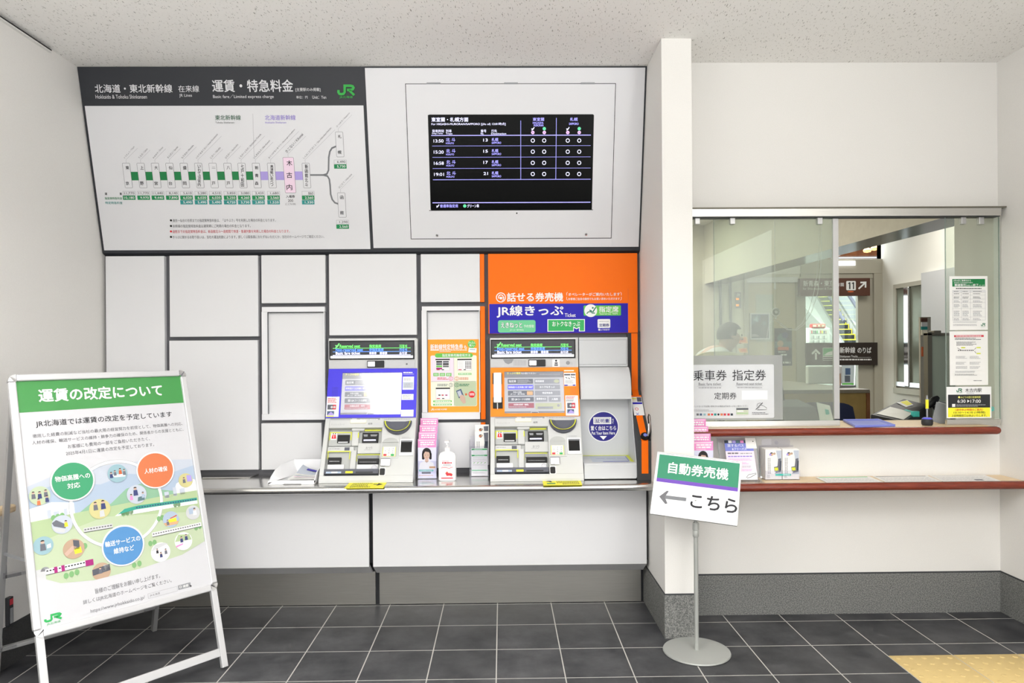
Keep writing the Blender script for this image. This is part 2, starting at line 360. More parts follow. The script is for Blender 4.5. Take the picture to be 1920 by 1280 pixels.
    def L(s, pts, w, m, lay=1):
        k = s.k(*pts[0]); q = [Vector(s.pl.uv(*p)) for p in pts]; p = []; n = len(q)
        for i in range(n):
            a = q[min(i + 1, n - 1)] - q[max(i - 1, 0)]; a.normalize(); nn = Vector((-a.y, a.x))
            if 0 < i < n - 1:
                b = (q[i + 1] - q[i]).normalized(); c = abs(nn.dot(Vector((-b.y, b.x)))); nn = nn / max(c, .5)
            for sg in (1, -1): t = q[i] + nn * (w * k / 2 * sg); p.append(s.pl.P(t.x, t.y, lay * LAY))
        s.add(p, [(2 * i, 2 * i + 1, 2 * i + 3, 2 * i + 2) for i in range(n - 1)], m)
    def T(s, body, x0, x1, y0, y1, m, bold=0.0, lay=3, rot=0.0):
        """fit the inked box of the words into a px box; x1 None keeps proportions"""
        gv, gf, gw, gh = glyph(body)
        if x1 is None:
            k = s.k(x0, (y0 + y1) / 2); u0, v0 = s.pl.uv(x0, y1); h = (y1 - y0) * k; sx = sy = h / gh
        else:
            u0, u1, v0, v1 = s.uvbox(x0, y0, x1, y1); sx = (u1 - u0) / gw; sy = (v1 - v0) / gh
        if len(body) == 1 and x1 is not None and gw / gh < .4:
            xm = (u0 + u1) / 2; sx = min(sx, sy * 1.05); u0 = xm - gw * sx / 2
        b = bold * sy
        offs = [(0, 0)] if not b else [(-b, 0), (b, 0), (0, b), (0, -b)]
        c, q = math.cos(rot), math.sin(rot)
        for i, (dx, dy) in enumerate(offs):
            s.add([s.pl.P(u0 + (x * sx + dx) * c - (y * sy + dy) * q, v0 + (x * sx + dx) * q + (y * sy + dy) * c, lay * LAY + i * 4e-5) for x, y in gv], gf, m)
    def VT(s, body, xc, ys, size, m, bold=0.0, lay=3):
        for ch, y in zip(body, ys): s.T(ch, xc - size / 2, xc + size / 2, y - size / 2, y + size / 2, m, bold, lay)
    def MT(s, x0, y0, x1, y1, rows, m, lay=3, fill=.5, ragged=True):
        """rows of writing too small to read"""
        h = (y1 - y0) / rows
        for r in range(rows):
            x = x0; xe = x1 - (rnd.random() * .3 * (x1 - x0) if ragged else 0)
            while x < xe:
                w = h * (.5 + rnd.random() * 1.3)
                s.R(x, y0 + h * r + h * (1 - fill) / 2, min(x + w, xe), y0 + h * (r + 1) - h * (1 - fill) / 2, m, lay); x += w + h * .25
    def JR(s, x0, y0, x1, y1, m, lay=3):
        def q(a, b): return (x0 + a * (x1 - x0), y1 - b * (y1 - y0))
        w = .13 * (x1 - x0)
        s.L([q(.08, .5), q(.08, .26), q(.13, .13), q(.24, .09), q(.36, .13), q(.42, .28), q(.42, .91), q(.74, .91), q(.86, .86), q(.91, .72), q(.87, .57), q(.74, .51), q(.55, .51)], w, m, lay)
        s.L([q(.66, .50), q(.95, .0)], w, m, lay)
    # ---- finish
    def build(s, name, parent=None, smooth=None, bevel=0.0):
        me = bpy.data.meshes.new(name); o0 = parent_origin(parent) if parent else s.o
        off = s.o
        me.from_pydata([tuple(v - off) for v in s.v], [], s.f)
        for n in s.slots: me.materials.append(MATS[n])
        me.polygons.foreach_set('material_index', s.m); me.update()
        o = bpy.data.objects.new(name, me); COL.objects.link(o)
        if parent: o.parent = parent
        else: o.location = off
        if smooth:
            me.polygons.foreach_set('use_smooth', [True] * len(me.polygons))
            me.set_sharp_from_angle(angle=math.radians(smooth))
        if bevel:
            b = o.modifiers.new('bevel', 'BEVEL'); b.width = bevel; b.segments = 2; b.limit_method = 'ANGLE'
        return o
def parent_origin(p): return p.location
def tag(o, label, cat, group=None):
    o['label'] = label; o['category'] = cat
    if group: o['group'] = group
    return o
def struct(o): o['kind'] = 'structure'; return o
def empty(name, loc, label, cat, group=None):
    o = bpy.data.objects.new(name, None); o.empty_display_size = .05; o.location = loc; COL.objects.link(o)
    return tag(o, label, cat, group)
# ------------------------------------------------------------------ the setting
HC = 2.97; XL = -2.27; XR = 2.69; XC0, XC1, YC = .800, .950, 3.50; YW = 3.80; YP = 4.07
def sbox(name, m, *boxes, bev=0.0):
    b = MB()
    for q in boxes: b.box(*q, m, bev)
    return struct(b.build(name))
sbox('floor', 'floor_tile', (-3.2, 10, -3.2, 24, -.12, 0))
sbox('ceiling', 'ceiling_board', (XL - .1, XR + .07, -3.2, 3.95, HC, HC + .08))
sbox('wall_left', 'wallpaper', (XL - .12, XL, -3.2, 4.22, 0, HC))
sbox('wall_rear', 'wallpaper', (XL - .12, XR + .07, -3.3, -3.2, 0, HC))
sbox('wall_right', 'wallpaper', (XR, XR + .07, -3.2, 4.17, 0, HC))
sbox('wall_front', 'joint', (XL, XC0, 4.10, 4.22, 0, HC))
sbox('column', 'wallpaper', (XC0, XC1, YC, 4.22, 0, HC), bev=.002)
sbox('wall_window', 'wallpaper', (XC1, XR, YW, YW + .12, 2.15, HC), (XC1, XR, YW, YW + .12, 0, 1.0), (2.665, XR, YW, YW + .12, 1.0, 2.15))
BH = .214
for nm, q in (('baseboard_column', (XC0 - .003, XC1 + .003, YC - .003, 4.05, 0, BH)), ('baseboard_window', (XC1, XR, YW - .005, YW + .05, 0, BH)),
              ('baseboard_right', (XR - .005, XR + .03, -3.2, YW, 0, BH)), ('baseboard_left', (XL - .03, XL + .005, -3.2, 4.05, 0, .18))):
    b = MB(); b.box(*q, 'granite_shaded' if 'left' in nm else 'granite', .001)
    x0, x1, y0, y1, _, z = q
    b.box(x0 + .0015, x1 - .0015, y0 + .0015, y1, z, z + .008, 'joint_dark')
    struct(b.build(nm))
b = MB(); b.box(XL, XL + .012, 1.0, 3.61, HC - .018, HC - .008, 'black'); b.box(XL, XL + .016, 1.0, 3.61, HC - .024, HC - .018, 'wallpaper'); struct(b.build('trim_1'))

# tactile paving tiles let into the floor
P = .303
def tactile(i, label):
    x0 = 1.784 + i * P; x1 = min(x0 + P - .004, XR - .006); y0, y1 = 2.967, 3.268
    b = MB((x0, y0, 0)); b.box(x0 + .002, x1, y0 + .002, y1, -.01, .002, 'tactile', .001)
    for r in range(5):
        for c in range(5):
            cx = x0 + .03 + c * .06; cy = y0 + .03 + r * .06
            if cx < x1 - .015: b.lathe([(.0115, .002), (.0105, .0035), (.006, .0048), (0.0, .005)], (cx, cy, 0), 'tactile', 12)
    o = b.build('tactile_tile', smooth=40); struct(o); return o
for i in range(3): tactile(i, '')

# wall panels of the ticket wall, one child mesh each
YF = YP
def wpanel(x0, y0, x1, y1, m='panel', parent=None, name='wall_panel', Yb=4.101):
    b = MB(); b.boxpx(x0, y0, x1, y1, YF, Yb, m, .002); return struct(b.build(name))
for q in ((199, 480, 309, 893), (318, 479, 484, 631), (318, 638, 484, 881), (490, 478, 610, 568), (490, 793, 603, 880), (617, 476, 781, 628), (617, 634, 781, 879),
          (789, 476, 899.6, 566), (789, 792, 901.6, 877)):
    wpanel(*q)
for q in ((899.9, 476, 908, 566), (901, 574, 909.8, 786), (902, 792, 910.5, 877)): wpanel(*q, m='orange', name='wall_strip')

# ------------------------------------------------------------------ recessed poster frames
def poster_frame(x0, y0, x1, y1, i0, j0, i1, j1, label):
    o = at((x0 + x1) / 2, y1, YF); e = empty('poster_case', o, label, 'poster case')
    b = MB(o)
    for q in ((x0, y0, x1, j0), (x0, j1, x1, y1), (x0, j0, i0, j1), (i1, j0, x1, j1)): b.boxpx(*q, YF - .004, 4.098, 'panel_frame')
    b.build('frame', e)
    b = MB(o); b.boxpx(i0 - .5, j0 - .5, i1 + .5, j1 + .5, YF + .014, 4.099, 'panel'); b.build('back_panel', e)
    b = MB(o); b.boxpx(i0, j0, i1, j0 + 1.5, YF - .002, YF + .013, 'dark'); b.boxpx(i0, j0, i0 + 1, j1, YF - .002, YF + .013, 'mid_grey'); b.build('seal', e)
    return e
poster_frame(491, 575, 609, 787, 501.5, 584.5, 607, 776, 'empty white poster frame in the wall left of the blue ticket machine')
poster_frame(791, 574, 900, 786, 800.5, 582, 898.5, 773, 'white poster frame in the wall holding the orange poster')
o = at(850, 773, YF + .011); pl = front(YF + .0115)
b = MB(o, pl); b.boxpx(802.5, 636, 898, 772.5, YF + .0118, YF + .0135, 'poster_orange')
b.T('新幹線特定特急券', 807, 868, 645, 654.5, 'white', .018); b.T('も', 870, 875.5, 647, 654, 'white', .018)
b.R(807, 654.8, 823, 657, 'white'); b.MT(824, 654.6, 876, 657.2, 1, 'white', 2, .6, False); b.MT(824, 658, 850, 659.5, 1, 'white', 2, .6)
b.D(884.5, 645, 7.4, 'lime', 2); b.T('かんたん', 878.5, 891, 640, 644.3, 'white', .01, 4); b.T('購入♪', 880, 889.5, 645.2, 649.5, 'white', .01, 4)
b.PG([(879, 651.5), (893.8, 652.5), (893, 661), (878, 660)], 'white', 2); b.PG([(881, 654), (891.5, 654.6), (891.2, 656), (880.8, 655.4)], 'pale_aqua', 3)
b.R(807.5, 666, 894, 761.5, 'cream', 1, 3); b.R(808, 666.6, 851, 714.5, 'pink_soft', 2, 3); b.R(851.6, 714.8, 893.6, 761, 'field_pale', 2, 3)
b.R(815.5, 662, 886.5, 670, 'lime', 3, 4); b.T('指定席券売機使用方法', 829, 882, 663.2, 668.6, 'white', .012, 5);
b.R(850.9, 668, 851.5, 761, 'ink_faint', 3); b.R(808, 714.4, 893.5, 715, 'ink_faint', 3)
def mini(x0, y0, kind):
    b.R(x0, y0, x0 + 27, y0 + 22, 'light_grey', 3); b.R(x0 + .5, y0 + 2.6, x0 + 26.5, y0 + 21.5, 'white', 4); b.R(x0, y0, x0 + 27, y0 + 2.4, 'ink', 4)
    if kind == 1:
        for r in range(4):
            for c in range(2): b.R(x0 + 1.5 + c * 12.5, y0 + 4 + r * 4.2, x0 + 12.5 + c * 12.5, y0 + 7.2 + r * 4.2, ('ink', 'slate', 'lime', 'magenta')[r] if c == 0 else ('slate', 'ink', 'ink_soft', 'white')[r], 5)
    elif kind == 2:
        for r in range(5):
            for c in range(4): b.R(x0 + 15 + c * 3, y0 + 5 + r * 2.8, x0 + 16.8 + c * 3, y0 + 6.8 + r * 2.8, 'ink', 5)
            b.R(x0 + 2, y0 + 5 + r * 2.8, x0 + 11, y0 + 6.4 + r * 2.8, 'pale_grey', 5)
    else:
        for c, k in ((5, 'ink'), (11, 'red_ink'), (18, 'magenta')): b.R(x0 + c, y0 + 13, x0 + c + 4, y0 + 15, k, 5)
    b.R(x0 + 2, y0 + 19.5, x0 + 8, y0 + 21, 'red_ink', 5); b.R(x0 + 12, y0 + 19.5, x0 + 16, y0 + 21, 'ink', 5)
mini(816.5, 672.5, 1); mini(857.5, 672.5, 2); mini(817, 726.5, 3)
for x in (812.5, 824.5, 836.5): b.R(x, 699, x + 10, 705, 'lime', 3); b.MT(x + 1.5, 700, x + 8.5, 704, 2, 'white', 5, .5, False)
b.R(859.5, 699, 884, 702.5, 'lime', 3); b.R(812.5, 750.4, 847, 753.6, 'lime', 3); b.R(812.5, 756.6, 847, 759.8, 'lime', 3)
for (x, y, w) in ((861, 699.4, 22), (815, 750.8, 30), (815, 757, 30)): b.MT(x, y, x + w, y + 2.6, 1, 'white', 4, .6, False)
for t, x, y, k in (('1', 845.5, 709.5, 'red_ink'), ('2', 856.5, 709.5, 'photo_orange'), ('3', 845.5, 721.5, 'photo_teal'), ('4', 856.5, 721.5, 'jr_dark')):
    b.RING(x, y, 3.9, .7, k, 4); b.T(t, x - 1.3, x + 1.3, y - 2.2, y + 2.2, k, 0, 5)
    b.MT(820 if x < 850 else 861.5, y - 2.6, 841 if x < 850 else 884, y + 2.6, 2, k, 4, .5)
b.PG([(855, 732.5), (864.5, 728.5), (870, 742.5), (860.5, 746.5)], 'photo_blue', 4); b.PG([(857, 734), (863, 731.6), (866.5, 741), (860.5, 743.6)], 'pale_sky', 5)
b.PG([(861.5, 742), (867, 739.5), (872, 744), (873.5, 755), (869, 756.5), (863.5, 750)], 'skin', 6); b.R(872, 737.2, 876, 741, 'coral', 4); b.D(884.8, 739, 6.2, 'red', 4); b.MT(880.4, 736.4, 889.2, 741.4, 2, 'white', 5, .6, False)
b.JR(808, 765.5, 813.5, 769.5, 'white', 3); b.T('JR北海道 木古内駅', 814.5, 838, 765.6, 769.2, 'white', .008)
tag(b.build('poster'), 'orange ticket instruction poster in the white wall frame', 'poster')

# ------------------------------------------------------------------ the tilted overhead boards
BO = Vector((XL + .004, 4.07, 2.0)); BV = Vector((0, -.23, .968))
BPL = Plane(BO, (1, 0, 0), BV)
def tilt_body(x0, x1, m, origin):
    b = MB(origin, BPL); b.prism([(3.84, 2.968), (4.07, 2.0), (4.101, 1.985), (4.101, 2.968)], x0, x1, m, 'x'); return b
XD = -.7195
o = Vector((-1.49, 4.07, 1.985)); fare = empty('fare_board', o, 'wide tilted railway fare chart with dark header and green line diagram', 'fare board')
tilt_body(XL + .003, XD, 'board_dark', o).build('frame', fare)
b = MB(o, BPL); b.slab(177.6, 198.2, 688.3, 468, .0006, .004, 'board_white', .001)
b.pl = FP = Plane(BO + BPL.N * .004, (1, 0, 0), BV)
W = 'board_white'
b.T('北海道・東北新幹線', 178, 323, 158, 173.8, W, .012); b.T('在来線', 334.5, 373.3, 160.2, 172.6, W, .004); b.T('Hokkaido & Tohoku Shinkansen', 179.4, 275.6, 177.6, 185, W); b.T('JR Lines', 336.3, 360.2, 176, 183, W)
b.T('運賃・特急料金', 398, 549.4, 149.4, 172.2, W, .014); b.T('[主要駅のみ掲載]', 554.2, 601, 164.6, 172, W, .004); b.T('Basic fare／Limited express charge', 399.6, 513.3, 176.8, 185.6, W)
b.T('単位：円', 555.6, 576.8, 179.6, 185, W); b.T('Unit：Yen', 585.7, 611.6, 179.2, 185.2, W)
b.JR(632, 159, 666, 178.4, 'jr_green'); b.T('JR北海道', 636.7, 661.5, 179.6, 184.8, 'jr_green', .01)
b.T('東北新幹線', 403.4, 451.5, 215.6, 225.2, 'green_ink', .006); b.T('Tohoku Shinkansen', 404, 439.5, 227.8, 231.4, 'ink_soft'); b.T('北海道新幹線', 496.7, 554.2, 215.4, 225.2, 'lilac_ink', .006); b.T('Hokkaido Shinkansen', 497.3, 536.7, 227.8, 231.4, 'lilac_ink')
b.L([(474, 213), (476.5, 296)], .5, 'ink_faint')
ST = [('東京', 239.1, ['11,770', '10,180'], 'とうきょう / Tōkyō', 30), ('上野', 266.3, ['11,770', '9,970'], 'うえの / Ueno', 25), ('大宮', 293, ['11,440', '9,440'], 'おおみや / Ōmiya', 29),
      ('仙台', 320, ['8,140', '7,890'], 'せんだい / Sendai', 30), ('盛岡', 346.7, ['5,610', '6,020', '5,490'], 'もりおか / Morioka', 34), ('いわて沼宮内', 373.8, ['5,280', '6,020', '5,490'], 'いわてぬまくない / Iwate-Numakunai', 62),
      ('二戸', 400.7, ['4,510', '6,020', '5,490'], 'にのへ / Ninohe', 28), ('八戸', 428.4, ['3,850', '5,250', '4,720'], 'はちのへ / Hachinohe', 36), ('七戸十和田', 454.7, ['3,080', '4,260', '3,730'], 'しちのへとわだ / Shichinohe-Towada', 62),
      ('新青森', 481.5, ['2,420', '3,380', '2,850'], 'しんあおもり / Shin-Aomori', 46), ('奥津軽いまべつ', 509.8, ['1,680', '2,560', '1,520'], 'おくつがるいまべつ / Okutsugaru-Imabetsu', 74), ('木古内', 542.7, None, 'きこない / Kikonai', 47), ('新函館北斗', 574.7, ['860', '2,560', '1,330'], 'しんはこだてほくと / Shin-Hakodate-Hokuto', 78)]
b.R(240, 321.7, 481, 337.6, 'rail_green'); b.R(482, 321.4, 575, 337.4, 'lilac')
G = 'mid_grey'
b.L([(575, 328), (606, 328), (613, 326), (616, 319), (616.5, 295), (618.5, 284), (622.5, 277.5), (632, 273.5)], 3, G, 1)
b.L([(606, 328), (614, 330), (617.5, 336), (619, 348), (620, 364), (623, 374), (628, 380), (637, 383)], 3, G, 1)
ROT = PI / 4
def cells(xc, y, vals):
    for i, v in enumerate(vals):
        ya = y + i * 8.55
        if i == 0: b.RRO(xc - 11.7, ya, xc + 11.7, ya + 8, .2, .5, 'ink_faint', W, 2)
        else: b.R(xc - 11.7, ya - .2, xc + 11.7, ya + 7.8, ('', 'green', 'teal_cell')[i], 2)
        w = len(v) * 3.15; b.T(v, xc + 9.8 - w, xc + 9.8, ya + 1.6, ya + 6.6, 'ink' if i == 0 else 'white', .006 if i else 0, 5)
def station(name, xc, y0, y1, w, rom, ln, edge='ink_soft', fill=W, sz=6.6):
    b.RRO(xc - w / 2, y0, xc + w / 2, y1, 2, .55, edge, fill, 2)
    n = len(name); m_ = sz * .5 + (5.6 if n <= 3 else 3.2); ys = [y0 + m_ + (y1 - y0 - 2 * m_) * i / (n - 1) for i in range(n)]
    wd = 5.6 if n > 4 else sz
    if n > 4: sz = (y1 - y0 - 5) / n * .9
    for ch, y in zip(name, ys):
        hh = sz * (.22 if ch == '二' else .5); b.T(ch, xc - wd / 2, xc + wd / 2, y - hh, y + hh, 'ink', .012, 5)
    b.L([(xc - 2.4, y0 - .4), (xc - 2.8, y0 - 6)], .4, 'ink_faint')
    b.L([(xc - 2.8, y0 - 6), (xc - 2.8 + ln * .72, y0 - 6 - ln * .72)], .35, 'ink_faint')
    big = name == '木古内'
    b.T(rom, xc - 4.5, xc - 4.5 + ln, y0 - 7.6 - (5.6 if big else 3.7), y0 - 7.6, 'ink_soft', .01 if big else 0, 4, ROT)
for nm, xc, fv, rom, ln in ST:
    if nm == '木古内': station(nm, xc, 294.7, 361.7, 20.6, rom, ln, 'ink_soft', 'pink_box', 10.5)
    else: station(nm, xc, 305.4, 352.5, 14.4, rom, ln)
    if fv: cells(xc + 3.2, 358.2, fv)
station('札幌', 637, 246.9, 294.3, 14.6, 'さっぽろ / Sapporo', 36); station('函館', 641.1, 360.9, 407.6, 14.6, 'はこだて / Hakodate', 36)
cells(638.1, 299.6, ['6,490', '5,730']); cells(642.5, 412.4, ['1,290', '2,560'])
b.T('入場券', 536.3, 552.8, 365.6, 371, 'ink', .006); b.T('200', 540, 549.8, 373.4, 378.3, 'ink'); b.T('(こども100)', 535.3, 554.5, 380.2, 385, 'ink_soft')
b.T('運', 196.5, 201, 361, 365.5, 'ink', .01); b.T('賃', 224.4, 228.6, 361, 365.5, 'ink', .01); b.T('指定席特急料金', 196.8, 229.2, 369.4, 374, 'green', .006); b.T('特定特急料金', 197.6, 229.8, 377.6, 382.6, 'teal_cell', .006)
for y, x1, t, k in ((413, 517, '東京～仙台の各駅までの指定席特急料金は、「はやぶさ」号を利用した場合の料金となります。', 'ink_soft'), (423.5, 470, '新幹線の指定席特急料金は通常期にご利用の場合の料金となります。', 'ink_soft'),
                    (433.7, 543.5, '函館までの指定席特急料金は、新函館北斗～函館間で快速・普通列車を利用した場合の料金となります。', 'red_ink'), (444, 608, 'きっぷに関するお取り扱いは、当社の運送約款によります。詳しくは駅係員におたずねいただくか、当社のホームページでご確認ください。', 'ink_soft')):
    b.D(320.7, y, 2, 'red' if k == 'red_ink' else 'black', 2); b.T(t, 324, x1, y - 3, y + 2.9, k)
b.build('printed_face', fare)

o = Vector((.04, 4.07, 1.985)); dep = empty('departure_display', o, 'tilted white wall cabinet with black train departure screen', 'display')
tilt_body(XD, XC0 - .001, 'board_dark', o).build('frame', dep)
b = MB(o, BPL); b.slab(692.3, 127.2, 1203.5, 463.6, .0006, .004, 'board_white', .001); b.build('front_panel', dep)
b = MB(o, FP)
b.slab(765, 156.4, 1150.6, 447.6, .0002, .0012, 'black'); b.slab(766.2, 157.6, 1149.4, 446.4, .0008, .0035, 'board_white', .0005)
b.pl = Plane(BO + BPL.N * .0075, (1, 0, 0), BV); b.D(969, 399.6, 1.4, 'black', 1)
dr = b.build('door', dep)
for x in (813, 958, 1102): 
    b = MB(o, FP); b.slab(x - 13, 154.8, x + 13, 158, .0, .006, 'grey', .001); b.build('hinge', dr)
for x, y in ((819.5, 441), (1098.5, 439)):
    b = MB(o, FP); u, v = FP.uv(x, y); b.lathe([(.008, 0), (.008, .007), (.0055, .009), (.0, .009)], FP.P(u, v, .002), 'chrome', 16, axis=FP.N); b.pl = FP; b.R(x - .4, y - 1.8, x + .4, y + 1.8, 'black', 30); b.build('lock', dr)
b = MB(o, Plane(BO + BPL.N * .0075, (1, 0, 0), BV))
b.slab(805.6, 215, 1111, 393.6, -.002, .0004, 'screen_glass'); b.FR(804.8, 214.4, 1111.8, 394.4, 1.2, 'black', 1)
b.T('東室蘭・札幌方面', 809, 878, 220, 228.2, 'led_white', .006); b.T('For HIGASHI-MURORAN/SAPPORO [(As of) 13:01時点]', 809, 948, 229.8, 235.6, 'led_white')
for t, x0, x1 in (('発車時刻', 810.3, 832.2), ('列車', 836, 846.8), ('番号', 901.3, 911.8), ('行先', 921.3, 931.6)): b.T(t, x0, x1, 242.8, 248.2, 'led_white')
for t, x0, x1 in (('Dep.Time', 810.3, 830.4), ('Train', 836, 848), ('No.', 901.3, 907), ('Destination', 921, 949)): b.T(t, x0, x1, 248.7, 252.2, 'led_white')
b.R(808.6, 252.9, 1107.8, 254.3, 'led_violet', 2)
for y, w in ((273.2, .7), (294.4, .7), (315.4, .7), (336.4, 1.2)): b.R(810 + (y - 250) * .02, y - w / 2, 1107.4, y + w / 2, 'led_line', 2)
b.R(811, 378.8, 1107, 380.3, 'led_violet', 2)
for x, y0 in ((976.4, 226), (1042.6, 221)): b.R(x - .5, y0, x + .5, 336, 'led_line', 2)
for i, (tm, no) in enumerate((('13:50', '13'), ('15:20', '15'), ('16:58', '17'), ('19:01', '21'))):
    y = i * 20.9; dx = i * .35
    b.T(tm, 813 + dx, 831.4 + dx, 261.2 + y, 267 + y, 'led_white', .004); b.T('北 斗', 836 + dx, 853.8 + dx, 258.4 + y, 265.2 + y, 'led_violet', .006); b.T('HOKUTO', 836 + dx, 851 + dx, 266.8 + y, 270.2 + y, 'led_violet', .004)
    b.T(no, 906.2 + dx * .4, 914.4 + dx * .4, 259.8 + y, 265.2 + y, 'led_white', .006); b.T('札幌', 922, 934.2, 258.4 + y, 264.6 + y, 'led_violet', .006); b.T('SAPPORO', 922, 939.6, 265.8 + y, 269.6 + y, 'led_violet', .004)
    for x in (999, 1020.3, 1064.5, 1086): b.RING(x - dx * .1, 263.4 + y, 3.7, 1.15, 'led_white', 3, 20)
for (t, x0, x1, y0, y1) in (('東室蘭', 999, 1020.4, 220.4, 226.8), ('HIGASHI-', 999, 1019.6, 228.4, 232.2), ('MURORAN', 1000.8, 1018.8, 233, 237), ('札幌', 1068.7, 1083, 220.4, 226.8), ('SAPPORO', 1066.9, 1084.8, 230, 234.2)): b.T(t, x0, x1, y0, y1, 'led_violet', .004)
def seat(b, x, y, s, m, lay=3):
    b.PG([(x - s, y - .1 * s), (x + .1 * s, y - .1 * s), (x + .7 * s, y - s), (x + s, y - .8 * s), (x + .5 * s, y + s * .3), (x - .3 * s, y + s), (x - .8 * s, y + s), (x - .5 * s, y + .3 * s)], m, lay)
for x in (999, 1064.5): seat(b, x, 241.2, 3.2, 'led_white'); b.D(x + 21.5, 241.2, 3.1, 'led_mint', 3); b.D(x, 248.3, 3.1, 'led_pink', 3); b.D(x + 21.5, 248.3, 3.1, 'led_pink', 3); b.T('×', x - 1.5, x + 1.5, 246.8, 249.8, 'violet', 0, 4); b.T('×', x + 20, x + 23, 246.8, 249.8, 'violet', 0, 4)
seat(b, 820.6, 386, 3, 'led_white'); b.T('普通車指定席', 825, 859, 382.8, 389, 'led_violet', .006); b.D(871.4, 386, 3.1, 'led_mint', 3); b.T('グリーン車', 876, 898, 382.8, 389, 'led_white', .006)
b.build('screen', dep)

# ------------------------------------------------------------------ orange sign board above the right machine
o = at(1055, 624, YF); sg = empty('sign_board', o, 'big orange and blue ticket sign board above the orange ticket machine', 'sign')
b = MB(o, front(YF)); b.boxpx(915.5, 475, 1195.5, 624.5, YF, 4.1, 'orange', .002); b.build('panel', sg)
b = MB(o, front(YF)); b.R(917.6, 569, 1177.6, 626.6 - 2.3, 'sign_blue'); W = 'white'
b.RING(939.2, 557.4, 9.2, 1.5, W); b.RING(939.2, 557, 5.2, 1.6, W, 2, 24, -.6, PI + .6); b.D(939.2, 558.6, 2.6, W, 2); b.L([(945, 557), (944, 562), (941, 563)], 1.2, W, 2)
b.T('話せる券売機', 950.8, 1055.6, 548.6, 565, W, .022)
b.T('オペレーターがご案内いたします', 1065.5, 1162, 548.6, 554.6, W, .01); b.T('お客様ご自身の操作でもお買い求めいただけます', 1065.5, 1162, 557.8, 562.4, W, .008)
for sx, x in ((1, 1062.4), (-1, 1165)): 
    for ya, yb, d in ((547.6, 553.6, 1), (556.4, 562.6, -1)):
        b.L([(x + 2 * sx, ya if d > 0 else yb), (x, (ya + 1.6) if d > 0 else yb - 1.6), (x, yb if d > 0 else ya)], .6, W)
b.T('JR線きっぷ', 931.6, 1056, 572.8, 594.4, W, .026); b.T('Ticket', 1059, 1079.2, 587.2, 594, W, .008)
b.R(1094, 572.4, 1164.4, 591.6, 'emerald', 2, 2); b.R(1095, 573, 1163.6, 591, 'lime', 3, 2); b.D(1107.6, 582.2, 12, W, 4)
b.L([(1100, 588), (1103, 584.5), (1107.5, 584), (1110.5, 586.8), (1115.5, 586.8)], 1.7, 'jr_dark', 6); b.L([(1105, 581.5), (1108.5, 582.5), (1111.5, 584.8), (1117, 575.8)], 2.2, 'jr_dark', 6); b.D(1111.4, 577, 1.7, 'jr_dark', 6)
b.T('指定席', 1123, 1159.4, 574.2, 585.4, W, .016, 5); b.T('Reserved seat  지정석', 1124.6, 1157.6, 586.2, 589.6, W, .01, 5)
b.R(933.8, 600, 1004.2, 623.2, 'mint', 2, 4); b.T('えきねっと', 939.4, 979, 604.4, 614.2, 'jr_dark', .06, 4); b.T('えきねっと', 939.4, 979, 604.4, 614.2, W, .02, 6); b.T('予約受取', 982, 1001.4, 608.6, 614.2, W, 0, 5); b.T('(きっぷ・旅行商品)', 956, 981.8, 616.8, 620.2, W, 0, 5)
b.PG([(1026.4, 598.4), (1096.6, 598), (1096.6, 621), (1085.6, 621.2), (1085.6, 614.6), (1081, 617), (1076, 614.6), (1076, 621.2), (1026.4, 621.6)], W, 2)
b.PG([(1028, 599.8), (1095.2, 599.4), (1095.2, 619.8), (1087, 619.9), (1087, 612), (1081, 615.2), (1074.8, 612), (1074.8, 620), (1028, 620.2)], 'emerald', 3)
b.T('おトクなきっぷ', 1035.6, 1087.4, 602.4, 611.4, W, .012, 5)
b.R(1120.4, 598, 1144.2, 614.6, W, 2, 2); b.MT(1123, 601.4, 1141.6, 603.4, 1, 'ink_faint', 4, .6, False); b.T('定期券', 1123.4, 1142, 606.4, 612.4, 'navy', .012, 5); b.T('購入できます', 1121.6, 1143, 615.8, 619.8, W, .016, 5)
b.R(1177.6, 541, 1178, 569, 'photo_orange', 2)
b.build('printed_face', sg)
# ------------------------------------------------------------------ stainless ticket counter
ZT = .728
o = Vector((-.73, 3.86, 0)); ct = empty('ticket_counter', o, 'long stainless steel counter with grey front panels under the ticket machines', 'counter')
nose = [(4.101, ZT), (3.71, ZT)] + [(3.71 - .019 * math.sin(a * PI / 8), ZT - .019 + .019 * math.cos(a * PI / 8)) for a in range(1, 8)] + [(3.71, ZT - .038), (3.74, ZT - .038), (3.74, ZT - .03), (4.101, ZT - .03)]
b = MB(o); b.prism(nose, XL + .002, XC0 - .002, 'steel', 'x'); b.build('countertop', ct, smooth=35)
b = MB(o); b.box(XL + .003, XC0 - .003, 3.9, 4.1, .272, ZT - .03, 'dark'); b.box(XL + .003, XC0 - .003, 3.98, 4.1, .2, .272, 'dark'); b.box(XL + .003, XC0 - .003, 4.035, 4.1, .001, .21, 'dark'); b.build('frame', ct)
for x0, x1 in ((XL + .004, -.728), (-.706, XC0 - .016)):
    b = MB(o); b.prism([(3.86, ZT - .032), (3.86, .262), (3.962, .198), (3.975, .206), (3.884, .27), (3.884, ZT - .032)], x0, x1, 'panel', 'x'); b.build('front_panel', ct, bevel=.0015)
for x0, x1 in ((XL + .006, -.722), (-.700, XC0 - .018)):
    b = MB(o); b.box(x0, x1, 4.018, 4.034, .002, .2, 'steel_kick', .001); b.build('kick_panel', ct)
# cable cover lying on the counter
p = [atz(380, 896, ZT + .004), atz(440, 895.4, ZT + .004), atz(468, 895, ZT + .004), atz(488, 886.4, ZT + .004)]
b = MB(p[1]); b.tube(p, .004, 'steel', 8); tag(b.build('cable_cover', smooth=50), 'thin grey cable cover along the back of the steel counter', 'cable cover')

